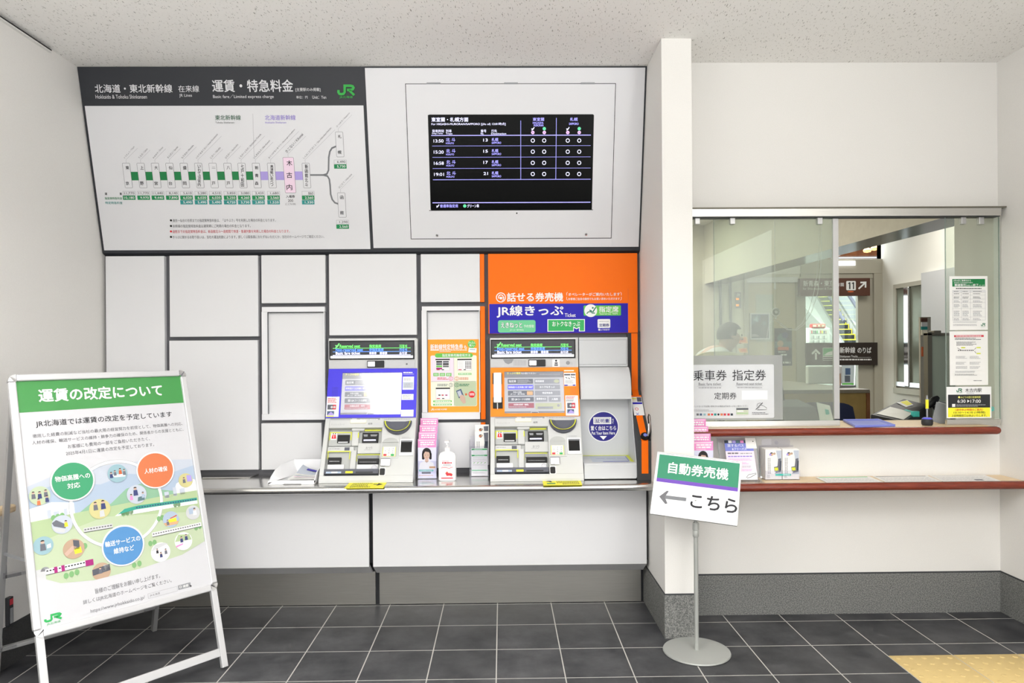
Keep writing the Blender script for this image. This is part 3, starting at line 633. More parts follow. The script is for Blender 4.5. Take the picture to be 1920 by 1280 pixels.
# side fascia between the machines and the column
o = Vector((.76, 4.0, ZT)); fs = empty('side_fascia', o, 'narrow dark fascia with orange stripe between grey document stand and column', 'fascia')
FPOLY = [(4.1, 1.535), (4.078, 1.535), (4.078, 1.2), (3.94, 1.054), (3.80, .94), (3.80, ZT + .001), (4.1, ZT + .001)]
b = MB(o); b.prism(FPOLY, .7255, XC0 - .002, 'joint_dark', 'x'); b.build('body', fs)
b = MB(o)
def strip(p, q, x0, x1, m, d0=.0008, d1=.003):
    p = Vector((0,) + p); q = Vector((0,) + q); pl = Plane((0, p.y, p.z), (1, 0, 0), q - p); L = (q - p).length
    vs = [pl.P(x, v, d) for d in (d0, d1) for x, v in ((x0, 0), (x1, 0), (x1, L), (x0, L))]
    b.add(vs, [(4, 5, 6, 7), (0, 1, 5, 4), (1, 2, 6, 5), (2, 3, 7, 6), (3, 0, 4, 7)], m)
SX0, SX1 = .747, .783
strip((4.078, 1.2), (4.078, 1.525), SX0, SX1, 'orange'); strip((3.94, 1.054), (4.078, 1.2), SX0, SX1, 'orange'); strip((3.80, .94), (3.94, 1.054), SX0, SX1, 'orange'); strip((3.80, .765), (3.80, .94), SX0, SX1, 'orange')
b.build('orange_stripe', fs)
q0 = Vector((0, 3.94, 1.054)); q1 = Vector((0, 4.078, 1.2)); pl = Plane((0, 3.94, 1.054), (1, 0, 0), q1 - q0)
o2 = pl.P(.765, .1, 0); b = MB(o2, pl)
vs = lambda u0, u1, v0, v1, d: [pl.P(u0, v0, d), pl.P(u1, v0, d), pl.P(u1, v1, d), pl.P(u0, v1, d)]
b.quad(vs(.736, .795, .01, .155, .0042), 'white'); b.quad(vs(.736, .795, .143, .155, .0045), 'orange'); b.quad(vs(.74, .765, .11, .14, .0045), 'cream'); b.quad(vs(.767, .792, .108, .14, .0045), 'slate'); b.quad(vs(.738, .793, .09, .103, .0045), 'sign_blue'); b.quad(vs(.74, .765, .128, .134, .0048), 'yellow')
u, v = .756, .055
b.add([pl.P(u + r * math.cos(a * PI / 12), v + r * math.sin(a * PI / 12), .0047) for a in range(24) for r in (.010, .007)], [(2 * a + 1, 2 * a, (2 * a + 2) % 48, (2 * a + 3) % 48) for a in range(24)], 'red')
for sg in (1, -1):
    b.quad([pl.P(u - .009, v - .036 - .009 * sg, .0047), pl.P(u - .006, v - .036 - .009 * sg, .0047), pl.P(u + .009, v - .036 + .009 * sg, .0047), pl.P(u + .006, v - .036 + .009 * sg, .0047)], 'sign_blue')
tag(b.build('notice_sticker'), 'small white sticker with red circle and blue cross on orange stripe', 'sticker')
o2 = at(1207.6, 814.6, 3.83); cl = empty('cane_holder', Vector((.768, 3.812, .962)), 'round black cane holder clip on the orange stripe beside the column', 'holder')
o2 = cl.location.copy(); b = MB(o2)
b.lathe([(.0, -.012), (.018, -.012), (.0235, -.004), (.0235, .006), (.018, .014), (.0, .016)], o2, 'black', 24, axis=Vector((0, -.75, .65))); b.lathe([(.0, .0165), (.010, .0162), (.010, .014)], o2, 'tray_blue', 20, axis=Vector((0, -.75, .65))); b.build('base', cl, smooth=40)
b = MB(o2); b.tube([o2 + Vector(p) for p in ((.012, -.012, .0), (.016, -.02, .03), (.02, -.01, .07), (.021, .012, .102), (.026, .02, .118), (.033, .012, .11), (.034, -.006, .07), (.03, -.014, .03), (.022, -.01, -.02))], .0035, 'black', 8); b.build('loop', cl, smooth=60)
b = MB(o2); b.tube([o2 + Vector(p) for p in ((.013, -.016, .005), (.016, -.022, .035), (.019, -.012, .07))], .0042, 'chrome', 8); b.build('clip_bar', cl, smooth=60)

# ------------------------------------------------------------------ the two ticket machines
MX0, MX1 = -.066, .437
R0 = Vector((.185, 3.95, ZT))
SP = Plane((0, 3.965, 1.058), (1, 0, 0), (0, .08, .271)); LP = Plane((0, 3.81, .76), (1, 0, 0), (0, .155, .298)); HP = front(4.05); RD = -.034
def shifted(pl, d): return Plane(pl.O + pl.N * d, pl.U, pl.V)
def slabuv(b, pl, u0, u1, v0, v1, d0, d1, m, bev=0.0):
    bm = bmesh.new(); bmesh.ops.create_cube(bm, size=1.0)
    for v in bm.verts: v.co = Vector((u0 + (v.co.x + .5) * (u1 - u0), v0 + (v.co.y + .5) * (v1 - v0), d0 + (v.co.z + .5) * (d1 - d0)))
    if bev: bmesh.ops.bevel(bm, geom=bm.edges[:], offset=bev, segments=2, profile=.5, affect='EDGES', clamp_overlap=True)
    for v in bm.verts: v.co = pl.P(*v.co)
    b.bm(bm, m)
def machine(dx, blue, label):
    loc = R0 + Vector((dx, 0, 0)); root = empty('ticket_machine', loc, label, 'ticket machine', 'ticket machines on the steel counter')
    body = MB(R0)
    poly = [(4.101, 1.502), (4.05, 1.502), (4.05, 1.33), (3.965, 1.058)] + [(p.y, p.z) for p in (LP.P(0, .334, RD), LP.P(0, .015, RD))] + [(3.812, .735), (3.812, ZT + .001), (4.101, ZT + .001)]
    body.prism(poly, MX0, MX1, 'machine_body', 'x')
    # plates standing proud of the lower front: frame, key side and bottom lip
    ml, mr = LP.uv(927.5, 838)[0], LP.uv(1028.5, 838)[0]; vt, vb = LP.uv(978, 788.5)[1], LP.uv(978, 888.6)[1]
    for u0, u1, v0, v1 in ((MX0, ml, vb, .336), (mr, MX1, vb, .336), (ml, mr, vt, .336)): slabuv(body, LP, u0, u1, v0, v1, RD, 0, 'machine_body', .0015)
    body.prism([(3.80, ZT + .001), (3.80, .742), (LP.P(0, vb, 0).y, LP.P(0, vb, 0).z), (LP.P(0, vb, -.03).y, LP.P(0, vb, -.03).z), (3.83, ZT + .001)], MX0, MX1, 'machine_body', 'x')
    body.build('body', root, bevel=.002)
    # header display
    h = MB(R0, HP); h.boxpx(918.9, 634.6, 1080, 672.6, 4.044, 4.056, 'pale_grey', .001); h.boxpx(920, 636, 1079.2, 671.8, 4.0425, 4.05, 'black'); h.boxpx(922.6, 638.4, 1076.8, 669.6, 4.042, 4.05, 'header_glass')
    h.pl = front(4.0418)
    seat(h, 935.2, 645.4, 4.4, 'led_green', 2)
    for y, k in ((649.9, 'led_green'), (656.4, 'led_blue'), (662.8, 'led_white')): h.R(927, y, 1072, y + .8, k, 2)
    for (t, a, c, y0, y1, k) in (('Reserved seat', 940, 977.8, 643.8, 649.2, 'led_green'), ('指定座席', 995, 1017, 643.8, 649.2, 'led_green'), ('지정석', 1051, 1065, 643.8, 649.2, 'led_green'),
        ('Non-reserved seat', 932.6, 983, 650.9, 655.8, 'led_blue'), ('非指定座席', 995, 1021.6, 650.9, 655.8, 'led_blue'), ('자유석', 1051, 1065, 650.9, 655.8, 'led_blue'),
        ('Basic fare ticket', 932.6, 977.8, 657.3, 662.2, 'led_white'), ('乗車券', 995, 1008.4, 657.3, 662.2, 'led_white'), ('乗車票', 1014.4, 1028.2, 657.3, 662.2, 'led_white'), ('승차권', 1051, 1065, 657.3, 662.2, 'led_white')): h.T(t, a, c, y0, y1, k, .02)
    h.R(922.9, 664.6, 1076, 668.8, 'lit_white', 2); h.MT(1025, 665.6, 1075, 667.8, 1, 'photo_blue', 4, .5, False)
    h.build('header_display', root)
    # camera strip
    c = MB(R0, HP); c.boxpx(919.6, 673, 1079.8, 688.2, 4.046, 4.055, 'bezel_grey'); c.pl = front(4.0455)
    if blue: c.R(986, 673.4, 1079.4, 687.8, 'light_grey'); c.D(1064.6, 680, 1.6, 'ink_soft', 3)
    else:
        c.PG([(920, 673.4), (944, 673.4), (948, 679), (954, 682), (960, 680), (962, 673.4), (1079, 673.4), (1079, 688), (945, 688), (944.5, 680), (940, 688), (920, 688)], 'light_grey', 1)
        c.PG([(920, 673.4), (943, 673.4), (947, 680), (953, 682.6), (960, 679.6), (963, 673.4), (920, 673.4)], 'grey', 2)
        for i in range(9):
            for j in range(5): c.D(964 + i * 2.6, 676 + j * 2.1, .55, 'ink_soft', 3, 8)
        c.R(1035.4, 673.4, 1049.4, 687.6, 'white', 3); c.D(1042.6, 676, 1.8, 'black', 4); c.R(1040, 679.4, 1045.4, 681.6, 'ink', 4); c.R(1039.4, 682.6, 1046, 685.6, 'ink_soft', 4)
        c.RING(1064.8, 680, 3.3, 1, 'ink_soft', 3); c.D(1064.8, 680, 1.8, 'grey', 3)
    c.build('camera_strip', root)
    c = MB(R0); c.boxpx(991, 673.8, 1022.8, 686.6, 4.036, 4.05, 'dark', .003); hou = c.build('camera_housing', root)
    c = MB(R0); c.boxpx(992, 674.8, 1006.4, 685.8, 4.031, 4.04, 'chrome', .004); c.build('mirror', hou)
    # coloured bezel round the screen
    col = 'machine_blue' if blue else 'machine_orange'
    z = MB(R0, SP); su0, su1, sv0, sv1 = z.uvbox(945.8, 696.4, 1057.6, 774.6); V1 = SP.uv(1000, 689.2)[1]
    for u0, u1, v0, v1 in ((MX0 + .001, su0, .003, V1), (su1, MX1 - .001, .003, V1), (su0, su1, .003, sv0), (su0, su1, sv1, V1)): slabuv(z, SP, u0, u1, v0, v1, -.001, .006, col)
    z.pl = shifted(SP, .006)
    if blue:
        for i in range(8):
            for j in range(9): z.D(929 + i * 1.4, 724 + j * 2.2, .42, 'ink', 1, 6)
        z.R(920, 741, 943.5, 778.6, 'white'); z.MT(922, 743, 941, 753, 4, 'red_ink', 3, .5); z.R(922, 756, 938, 765, 'slate', 2); z.R(932, 756, 938, 765, 'red_ink', 3); z.D(930, 760.6, 2.2, 'light_grey', 4); z.D(935, 760.6, 2.2, 'light_grey', 4); z.R(922, 768, 935, 776, 'photo_blue', 2); z.PG([(922, 776), (929, 769), (935, 774), (935, 776)], 'lilac', 3); z.R(921, 776.6, 935, 778.4, 'yellow', 2)
        z.MT(1059, 694.6, 1076, 697.4, 1, 'white', 3, .7, False); z.R(1059, 698.6, 1079, 699.2, 'white')
        z.R(1059, 703.6, 1080, 728, 'white'); z.MT(1061, 706, 1078, 711, 2, 'ink_faint', 3, .4); z.R(1060, 714, 1079, 725, 'pale_sky', 2); z.MT(1062, 716, 1077, 724, 3, 'ink_faint', 3, .4)
        z.R(1059, 736, 1081, 747, 'white'); z.MT(1061, 738, 1078, 745, 3, 'ink_faint', 3, .4); z.R(1059.6, 765.4, 1083, 778, 'white')
    else:
        z.R(1057.6, 693.6, 1076, 695.8, 'cream'); z.R(1057.4, 698.6, 1079.6, 723.6, 'white'); z.R(1057.8, 701, 1069, 703.6, 'slate', 2); z.R(1070, 701, 1078.6, 703.6, 'slate', 2)
        for x, y in ((1062, 708), (1067, 709), (1072, 707), (1076, 707.6)): z.L([(x - 1.5, y - 1), (x + 1.5, y + 1)], 1.2, 'ink', 3)
        z.MT(1060, 712, 1077, 719, 4, 'ink_faint', 3, .4); z.R(1058, 721, 1079, 723, 'sign_blue', 2); z.R(1064.5, 721.3, 1074, 722.7, 'white', 3)
        for i in range(7):
            for j in range(9): z.D(1069.6 + i * 1.6, 726.6 + j * 1.6, .5, 'photo_orange', 1, 6)
        z.R(1060.4, 741, 1084.4, 778.8, 'white'); z.MT(1061.5, 742.4, 1080, 747.8, 3, 'red_ink', 3, .5); z.MT(1061.5, 748.6, 1080, 752.6, 2, 'ink_soft', 3, .5)
        z.R(1063.6, 755, 1078.6, 765, 'slate', 2); z.R(1072, 755, 1078.6, 765, 'red_ink', 3); z.D(1070, 760, 2.2, 'light_grey', 4); z.D(1075, 760, 2.2, 'light_grey', 4); z.R(1063.6, 767, 1076.4, 775, 'photo_blue', 2); z.PG([(1063.6, 775), (1070, 768), (1076.4, 772), (1076.4, 775)], 'lilac', 3); z.R(1070, 776, 1079, 778.4, 'cream', 2)
    z.build('screen_bezel', root)
    s = MB(R0, shifted(SP, .0006)); k = s.R
    s.R(944, 694.5, 1060, 777, 'ui_bg', 1); s.R(944, 694.5, 1060, 707.5, 'ui_bar', 2); s.R(944, 770.6, 1060, 777, 'ui_bar', 2)
    s.T('きっぷの種類', 951, 976, 697.8, 701.6, 'ui_yellow', .01, 4); s.T('をお選びください', 977.4, 1005, 698.2, 701.4, 'ui_text', 0, 4); s.MT(1011, 700.4, 1050, 702.4, 1, 'ui_bg', 4, .4)
    for (x0, y0, x1, y1, kk) in ((951.8, 710.2, 999.4, 719.2, 'ui_btn'), (1002, 710.2, 1049, 719.2, 'ui_mid'), (952, 721.4, 1000, 730, 'ui_blue'), (1002.6, 721.2, 1050, 729.8, 'ui_mid'), (952.4, 732.2, 1000.4, 741.4, 'ui_btn'), (1003, 732, 1050.4, 741.2, 'ui_mid'),
                                 (952.8, 743.8, 1001, 753, 'ui_btn'), (1003.2, 743.4, 1026.2, 752.8, 'ui_mid'), (1028.8, 743.4, 1051, 752.8, 'ui_mid'), (953.2, 755.4, 1001.4, 764.8, 'ui_red'), (1004, 755.2, 1053, 767, 'ui_olive')): s.R(x0, y0, x1, y1, kk, 2, .8)
    for (t, x0, x1, y0, y1) in (('指定席', 954, 967.4, 712.6, 716.8), ('時刻検索', 1004, 1020, 712.6, 716.4), ('新幹線から在来線に乗り継ぎ', 953.4, 998.6, 723.8, 727.6), ('おトクなきっぷ', 1012, 1040, 723.4, 727.2), ('予約の受取', 962, 978, 733.8, 736.6), ('(きっぷ・旅行商品)', 957, 984, 737.4, 740.4),
                              ('特定特急券', 1017, 1036, 734.6, 738.4), ('QRコードの読取', 965, 994, 746.4, 750.6), ('乗車券のみ', 1006, 1023.6, 745.6, 749.6), ('入場券', 1034, 1046, 746, 750.4), ('定期券(新規・継続)', 963, 991, 756.8, 760.6)): s.T(t, x0, x1, y0, y1, 'ui_text', .006, 5)
    s.MT(970.4, 711.4, 996, 718, 4, 'ui_bg', 4, .4); s.D(1043.4, 714.4, 5, 'ui_olive', 4, 20, 3.2); s.R(988, 733.4, 999, 740.4, 'ui_tan', 4); s.R(959, 746.2, 963.6, 750.6, 'ui_bg', 4); s.MT(954.6, 761.6, 1000, 763.8, 1, 'ui_bg', 4, .5); s.R(1008, 762, 1037, 766, 'ui_mid', 4); s.D(1047, 760, 2.6, 'ui_mid', 4); s.RRO(996, 771.4, 1009.4, 775.8, .6, .4, 'ui_text', 'ui_btn', 4)
    s.build('touch_screen', root)
    if not blue:
        for q, th in (((923.6, 699.4, 941.4, 720), .006), ((924.2, 744.8, 942.4, 765.8), .008)):
            t = MB(R0, shifted(SP, .006)); t.slab(*q, .0, th, 'black', .002); t.build('handset_cradle', root)
        t = MB(R0, shifted(SP, .012)); t.slab(925.4, 699.8, 940.4, 755.6, .001, .024, 'gloss_white', .005); hs = t.build('handset', root)
        t = MB(R0, shifted(SP, .012)); pa = t.pl.P(*t.pl.uv(932.6, 755), .008); pb = t.pl.P(*t.pl.uv(932.8, 767), .002); t.tube([pa, pb], .0028, 'white', 8); t.build('cord', hs)
    # lower front: mouths, slots, hoods
    l = MB(R0, shifted(LP, .0)); a = shifted(LP, RD)
    l.R(928.6, 781.4, 969, 783.2, 'grey'); l.R(928.6, 784.2, 969, 786, 'grey'); l.R(977.6, 781.2, 1020.8, 786, 'grey'); l.MT(984, 782.4, 1018, 784.8, 1, 'pale_grey', 3, .5, False); l.MT(1029, 781.6, 1078, 784.4, 1, 'ink_faint', 3, .5, False)
    l.L([(1055.4, 856), (1055.4, 896)], .3, 'light_grey'); l.L([(1056, 856), (1088, 855.6)], .3, 'light_grey'); l.MT(1066, 816, 1084, 819.4, 2, 'ink_faint', 3, .4)
    l.build('front_print', root)
    p = MB(R0, a)
    p.R(927.6, 788.6, 1028.4, 888.4, 'machine_recess_shade', .5)
    p.slab(927.5, 788.6, 1028.4, 803.4, 0, .036, 'machine_body', .003)
    p.slab(966, 788.4, 996, 795.5, .02, .042, 'cream', .004); p.slab(969, 795, 993, 807.5, .0, .026, 'machine_body', .006)
    p.slab(928, 807, 970.4, 834.6, 0, .012, 'machine_recess_shade', .003); p.slab(970.4, 807, 984, 834.6, 0, .018, 'machine_body', .006)
    p.slab(928, 836, 977, 846, 0, .016, 'machine_body', .003); p.slab(972, 842, 983, 880, 0, .016, 'machine_body', .006); p.slab(984, 829, 1028.4, 848.4, 0, .014, 'machine_body', .003)
    p.pl = shifted(a, .036); p.T('クレジットカード', 931, 956, 791.4, 794.4, 'ink_faint', 0, 2); p.T('紙幣', 1000, 1008, 789.8, 793.4, 'ink_soft', .004, 2); p.R(1011, 790, 1021, 793.6, 'light_grey', 1)
    p.pl = shifted(a, .012); p.R(931.6, 809, 942.4, 821.6, 'white', 1); p.PG([(934, 812), (940, 812), (941.6, 819.6), (932.6, 819.6)], 'red', 2); p.R(934, 809.4, 936.4, 811, 'ink', 2); p.R(938, 809.4, 940.4, 811, 'ink', 2); p.R(936.2, 813, 937.4, 818, 'white', 3)
    for q in ((928.4, 807.2, 970, 809), (928.4, 809, 930.4, 822), (968, 809, 970, 822)): p.R(*q, 'lime_line', 1)
    p.pl = shifted(a, .018); p.R(981.6, 808, 983.6, 818, 'lime_line', 1)
    p.pl = shifted(a, .016); p.MT(931, 837, 955, 840, 1, 'ink_faint', 2, .5); p.R(959.6, 835.6, 969, 841.6, 'slate', 1)
    for q in ((928.6, 842.4, 971.6, 844.2), (928.6, 844.2, 930.4, 846), (970, 844.2, 971.6, 858)): p.R(*q, 'lime_line', 1)
    p.pl = shifted(a, .014); p.T('おつり', 999, 1011, 834.4, 839, 'ink_soft', 0, 2); p.MT(996, 839.8, 1014, 841, 1, 'ink_faint', 2, .6)
    p.pl = a
    for q in ((984, 804, 1024, 806.6), (984, 848.6, 1026, 850.6), (981.6, 850, 983.8, 862), (928.4, 846, 930, 858)): p.R(*q, 'lime_line', 30 if q[1] == 804 else 2)
    p.slab(984.6, 851, 1023, 857.4, 0, .008, 'grey', .001); p.slab(931, 868.6, 962, 880, 0, .012, 'pale_grey', .003); p.slab(985, 868, 1025, 879, 0, .008, 'pale_grey', .003)
    sur = p.build('slot_surround', root)
    for nm, q, d in (('card_slot', (944.4, 814.4, 967, 829.4), .02), ('banknote_slot', (990, 809.8, 1019.6, 828.4), .016), ('ticket_slot', (931, 856, 955.4, 868.6), .016), ('change_slot', (986.6, 857.8, 1025.6, 867.8), .014)):
        t = MB(R0, a); t.slab(*q, 0, d, 'black', .002); t.pl = shifted(a, d)
        if nm == 'card_slot': t.R(946.6, 825, 964.6, 827.2, 'light_grey', 1)
        if nm == 'banknote_slot': t.R(993.4, 821, 1016, 823.4, 'led_white', 1); t.PG([(992, 811.6), (1000, 811.6), (1000, 815.6), (993.4, 815.6)], 'grey', 1); t.PG([(1005, 811.6), (1018, 811.6), (1016.4, 815), (1006, 815)], 'grey', 1); t.R(990.6, 827, 1019, 827.8, 'mid_grey', 1)
        if nm == 'ticket_slot': t.MT(934, 860.8, 953, 862.6, 1, 'light_grey', 1, .6, False)
        if nm == 'change_slot': t.MT(990, 862, 1022, 864, 1, 'grey', 1, .5, False)
        t.build(nm, sur)
    t = MB(R0, a); t.slab(927.6, 879.6, 1028.3, 888.5, 0, .036, 'slate', .002); t.pl = shifted(a, .036); t.R(931.6, 880.8, 960, 884.2, 'sky_blue', 1); t.R(942, 881, 953, 883.6, 'white', 2); t.R(968, 880, 981.6, 883.8, 'yellow', 1); t.R(987, 880.8, 1019, 883.4, 'dark', 1); tray = t.build('coin_tray', root)
    t = MB(R0, a); u, v = a.uv(1019.6, 877); t.lathe([(.0, 0), (.016, 0), (.016, .03), (.011, .042), (.0, .045)], a.P(u, v, 0), 'acrylic', 20, axis=a.N); t.build('coin_guard', tray)
    # right hand side: coin bowl, keypad, reader, return lever
    t = MB(R0, LP); n = 24
    u0, _ = LP.uv(1029.6, 795); u1, _ = LP.uv(1081.6, 795); uc = (u0 + u1) / 2; w = (u1 - u0) / 2; vt2 = LP.uv(1055, 787.6)[1]; hh = vt2 - LP.uv(1055, 812)[1]
    rings = []
    for sc, d in ((1.0, .0), (.99, .014), (.93, .02), (.8, .012), (.55, .005)):
        rings.append([LP.P(uc + w * sc * math.cos(PI + PI * i / n), vt2 - .001 + hh * sc * math.sin(PI + PI * i / n), d) for i in range(n + 1)])
    vs = [p_ for r in rings for p_ in r]; m_ = n + 1
    t.add(vs, [(j * m_ + i, j * m_ + i + 1, (j + 1) * m_ + i + 1, (j + 1) * m_ + i) for j in range(4) for i in range(n)] + [tuple(4 * m_ + i for i in range(m_))], 'slate')
    t.add([rings[j][i] for i in (0, n) for j in range(5)], [(0, 1, 2, 3, 4, 9, 8, 7, 6, 5)], 'slate')
    t.add([LP.P(uc + w * sc * math.cos(PI + PI * i / n), vt2 - .0015 + hh * sc * .86 * math.sin(PI + PI * i / n), .0215 if sc > .86 else .0165) for i in range(n + 1) for sc in (.93, .85)], [(2 * i, 2 * i + 1, 2 * i + 3, 2 * i + 2) for i in range(n)], 'lime_line')
    t.build('coin_inlet', root)
    t = MB(R0, LP)
    t.slab(1028.8, 814, 1062, 856, 0, .004, 'machine_body', .0015); t.pl = shifted(LP, .004)
    t.R(1031, 826, 1060.6, 853.4, 'machine_recess_shade', 1); t.D(1045.8, 827, 14.8, 'machine_recess_shade', 1, 24, 10, 0, PI); t.R(1033, 835, 1057.4, 852.8, 'lime_line', 2); t.R(1034, 834.6, 1056.4, 852.4, 'cream', 3)
    kp = t.build('keypad_plate', root)
    t = MB(R0, shifted(LP, .0055))
    for r in range(4):
        for cc in range(3):
            x, y = 1035.4 + cc * 6.9, 836 + r * 4.1
            kk = 'gloss_white' if r < 3 else ('red_ink', 'gloss_white', 'emerald')[cc]
            t.slab(x, y, x + 5.8, y + 3.3, 0, .003, kk, .0008)
    t.pl = shifted(LP, .0086)
    for r in range(4):
        for cc in range(3):
            if r < 3 or cc == 1: t.T('123456789 0'[r * 3 + cc if r < 3 else 10], 1037.6 + cc * 6.9, 1039.2 + cc * 6.9, 836.6 + r * 4.1, 838.6 + r * 4.1, 'ink', 0, 1)
    t.build('keypad', kp)
    t = MB(R0, LP); t.slab(1063.6, 820.6, 1089.4, 851.6, 0, .006, 'panel_frame', .002); t.slab(1066, 823.6, 1086.6, 845.4, .004, .0072, 'gloss_black'); t.slab(1066, 823.6, 1086.6, 826.4, .007, .0078, 'mid_grey'); t.build('card_reader', root)
    t = MB(R0, LP); t.slab(1031, 857.2, 1050, 871.4, 0, .014, 'chrome', .005); t.build('return_lever', root)
    t = MB(R0, LP); t.slab(1030.6, 873.6, 1042.4, 888.4, 0, .002, 'panel_frame', .001); t.pl = shifted(LP, .002); t.R(1031.6, 874.6, 1041.4, 887.4, 'black', 1, 2.4); t.build('receipt_slot', root)
    return root
machine(-.9172, True, 'blue framed ticket machine with bright glare on its touch screen')
machine(0, False, 'orange framed ticket machine with white phone handset beside its screen')

# ------------------------------------------------------------------ document stand beside the right machine
UX0, UX1 = .4415, .7225
o = Vector((.58, 3.95, ZT)); un = empty('document_stand', o, 'grey hooded document stand with round blue sticker beside orange ticket machine', 'document stand')
b = MB(o); b.box(UX0, UX1 - .002, 4.046, 4.101, 1.335, 1.502, 'unit_grey', .003); b.build('top_box', un)
b = MB(o, front(4.045)); u0, u1, v0, v1 = b.uvbox(1086, 637.4, 1174.6, 682.6)
b.box(u0, u1, 4.0425, 4.047, v0, v1, 'unit_grey', .001); b.FR(1085.4, 636.8, 1175.2, 683.2, .7, 'grey', 1); b.build('access_plate', un)
hood = [(4.101, 1.333), (4.046, 1.333), (4.02, 1.326), (3.99, 1.3), (3.968, 1.265), (3.957, 1.22), (3.952, 1.155), (4.101, 1.155)]
b = MB(o); b.prism(hood, UX0, UX1, 'unit_grey', 'x'); b.build('hood', un, smooth=30)
b = MB(o, front(4.046)); b.box(UX0, UX1, 4.047, 4.101, .74, 1.155, 'unit_grey'); u, v = b.pl.uv(1131.4, 799.4)
b.D(1131.4, 799.4, 28.8, 'white', 1, 48); b.D(1131.4, 799.4, 27.2, 'navy', 2, 48)
b.R(1112.4, 781.8, 1146, 794.8, 'white', 3, 1); b.R(1114.6, 783.6, 1143.8, 793, 'ink_soft', 4, .4); b.R(1115.4, 784.2, 1143, 792.4, 'white', 5); b.T('証明書', 1116.4, 1142.2, 785, 791.8, 'navy', .02, 6)
for ch, y in zip('など', (786.4, 791.2)): b.T(ch, 1147.6, 1151, y - 2, y + 2, 'white', .01, 4)
b.T('置く台はこちら', 1107.6, 1155, 798, 806.4, 'white', .016, 4); b.T('Put Your Item Here', 1109.4, 1153, 808.6, 814.4, 'white', .01, 4); b.PG([(1124.4, 817), (1138, 817), (1131.2, 824.2)], 'white', 4)
b.build('back_wall', un)
side = [(4.101, 1.155), (3.952, 1.155), (3.93, 1.06), (3.90, .98), (3.86, .90), (3.825, .82), (3.82, .74), (4.101, .74)]
b = MB(o); b.prism(side, UX1 - .001, UX1 + .003, 'unit_grey', 'x'); b.build('side_wall', un)
b = MB(o); b.prism([(4.047, .735), (4.047, .828), (3.83, .817), (3.822, .81), (3.822, .735)], UX0, UX1, 'unit_grey', 'x')
TP = Plane((0, 3.83, .817), (1, 0, 0), (0, .217, .011)); b.pl = TP
b.poly([(UX0 + .003, .198), (UX1 - .002, .198), (UX1 - .002, .216), (UX0 + .003, .216)], 'lime_line', 1); b.poly([(UX1 - .022, .04), (UX1 - .003, .03), (UX1 - .003, .2), (UX1 - .022, .2)], 'lime_line', 1); b.poly([(UX0 + .05, .03), (UX1 - .025, .03), (UX1 - .025, .195), (UX0 + .05, .195)], 'pale_sky', 1)
for u in (.52, .58, .64): b.poly([(u, .12), (u + .05, .12), (u + .05, .123), (u, .123)], 'sign_blue', 2)
b.poly([(.55, .035), (.69, .035), (.69, .045), (.55, .045)], 'sign_blue', 2); b.poly([(.694, .05), (.697, .05), (.697, .18), (.694, .18)], 'sign_blue', 2)
b.build('tray_box', un)

# ------------------------------------------------------------------ yellow notices stuck on the counter
for pts, lab, arrow in (([(655.6, 904), (725.4, 903.6), (718.3, 914.8), (644.5, 915.4)], 'yellow notice stuck on steel counter before the blue ticket machine', 1), ([(1016.6, 898.3), (1087.5, 897.7), (1092, 908.9), (1019, 910)], 'yellow notice stuck on steel counter before the orange ticket machine', 0)):
    P4 = [atz(x, y, ZT + .0015) for x, y in pts]; o = sum(P4, Vector()) / 4
    b = MB(o); b.quad(P4[::-1], 'yellow'); b.quad([p + Vector((0, 0, -.0012)) for p in P4], 'yellow')
    def q4(s, t, z=.0004): return P4[0].lerp(P4[1], s).lerp(P4[3].lerp(P4[2], s), t) + Vector((0, 0, z))
    for r in range(4):
        s = .12 if arrow else (.36 if r < 3 else .5); e = (.62 if r in (0, 3) else .55) if arrow else .93
        while s < e:
            w = .02 + rnd.random() * .03; t = .15 + r * .2; b.quad([q4(s, t), q4(s, t + .09), q4(s + w, t + .09), q4(s + w, t)], 'ink'); s += w + .015
    if arrow: b.quad([q4(.68, .3), q4(.68, .4), q4(.82, .44), q4(.82, .36)], 'ink'); b.quad([q4(.8, .18), q4(.8, .36), q4(.93, .36)], 'ink'); b.quad([q4(.8, .36), q4(.78, .6), q4(.93, .38)], 'ink')
    else: b.quad([q4(.08, .4), q4(.22, .42), q4(.22, .3), q4(.16, .25)], 'ink'); b.quad([q4(.2, .2), q4(.17, .48), q4(.25, .48)], 'ink'); b.quad([q4(.1, .62), q4(.1, .78), q4(.32, .78), q4(.32, .62)], 'green')
    tag(b.build('notice_sticker'), lab, 'sticker')

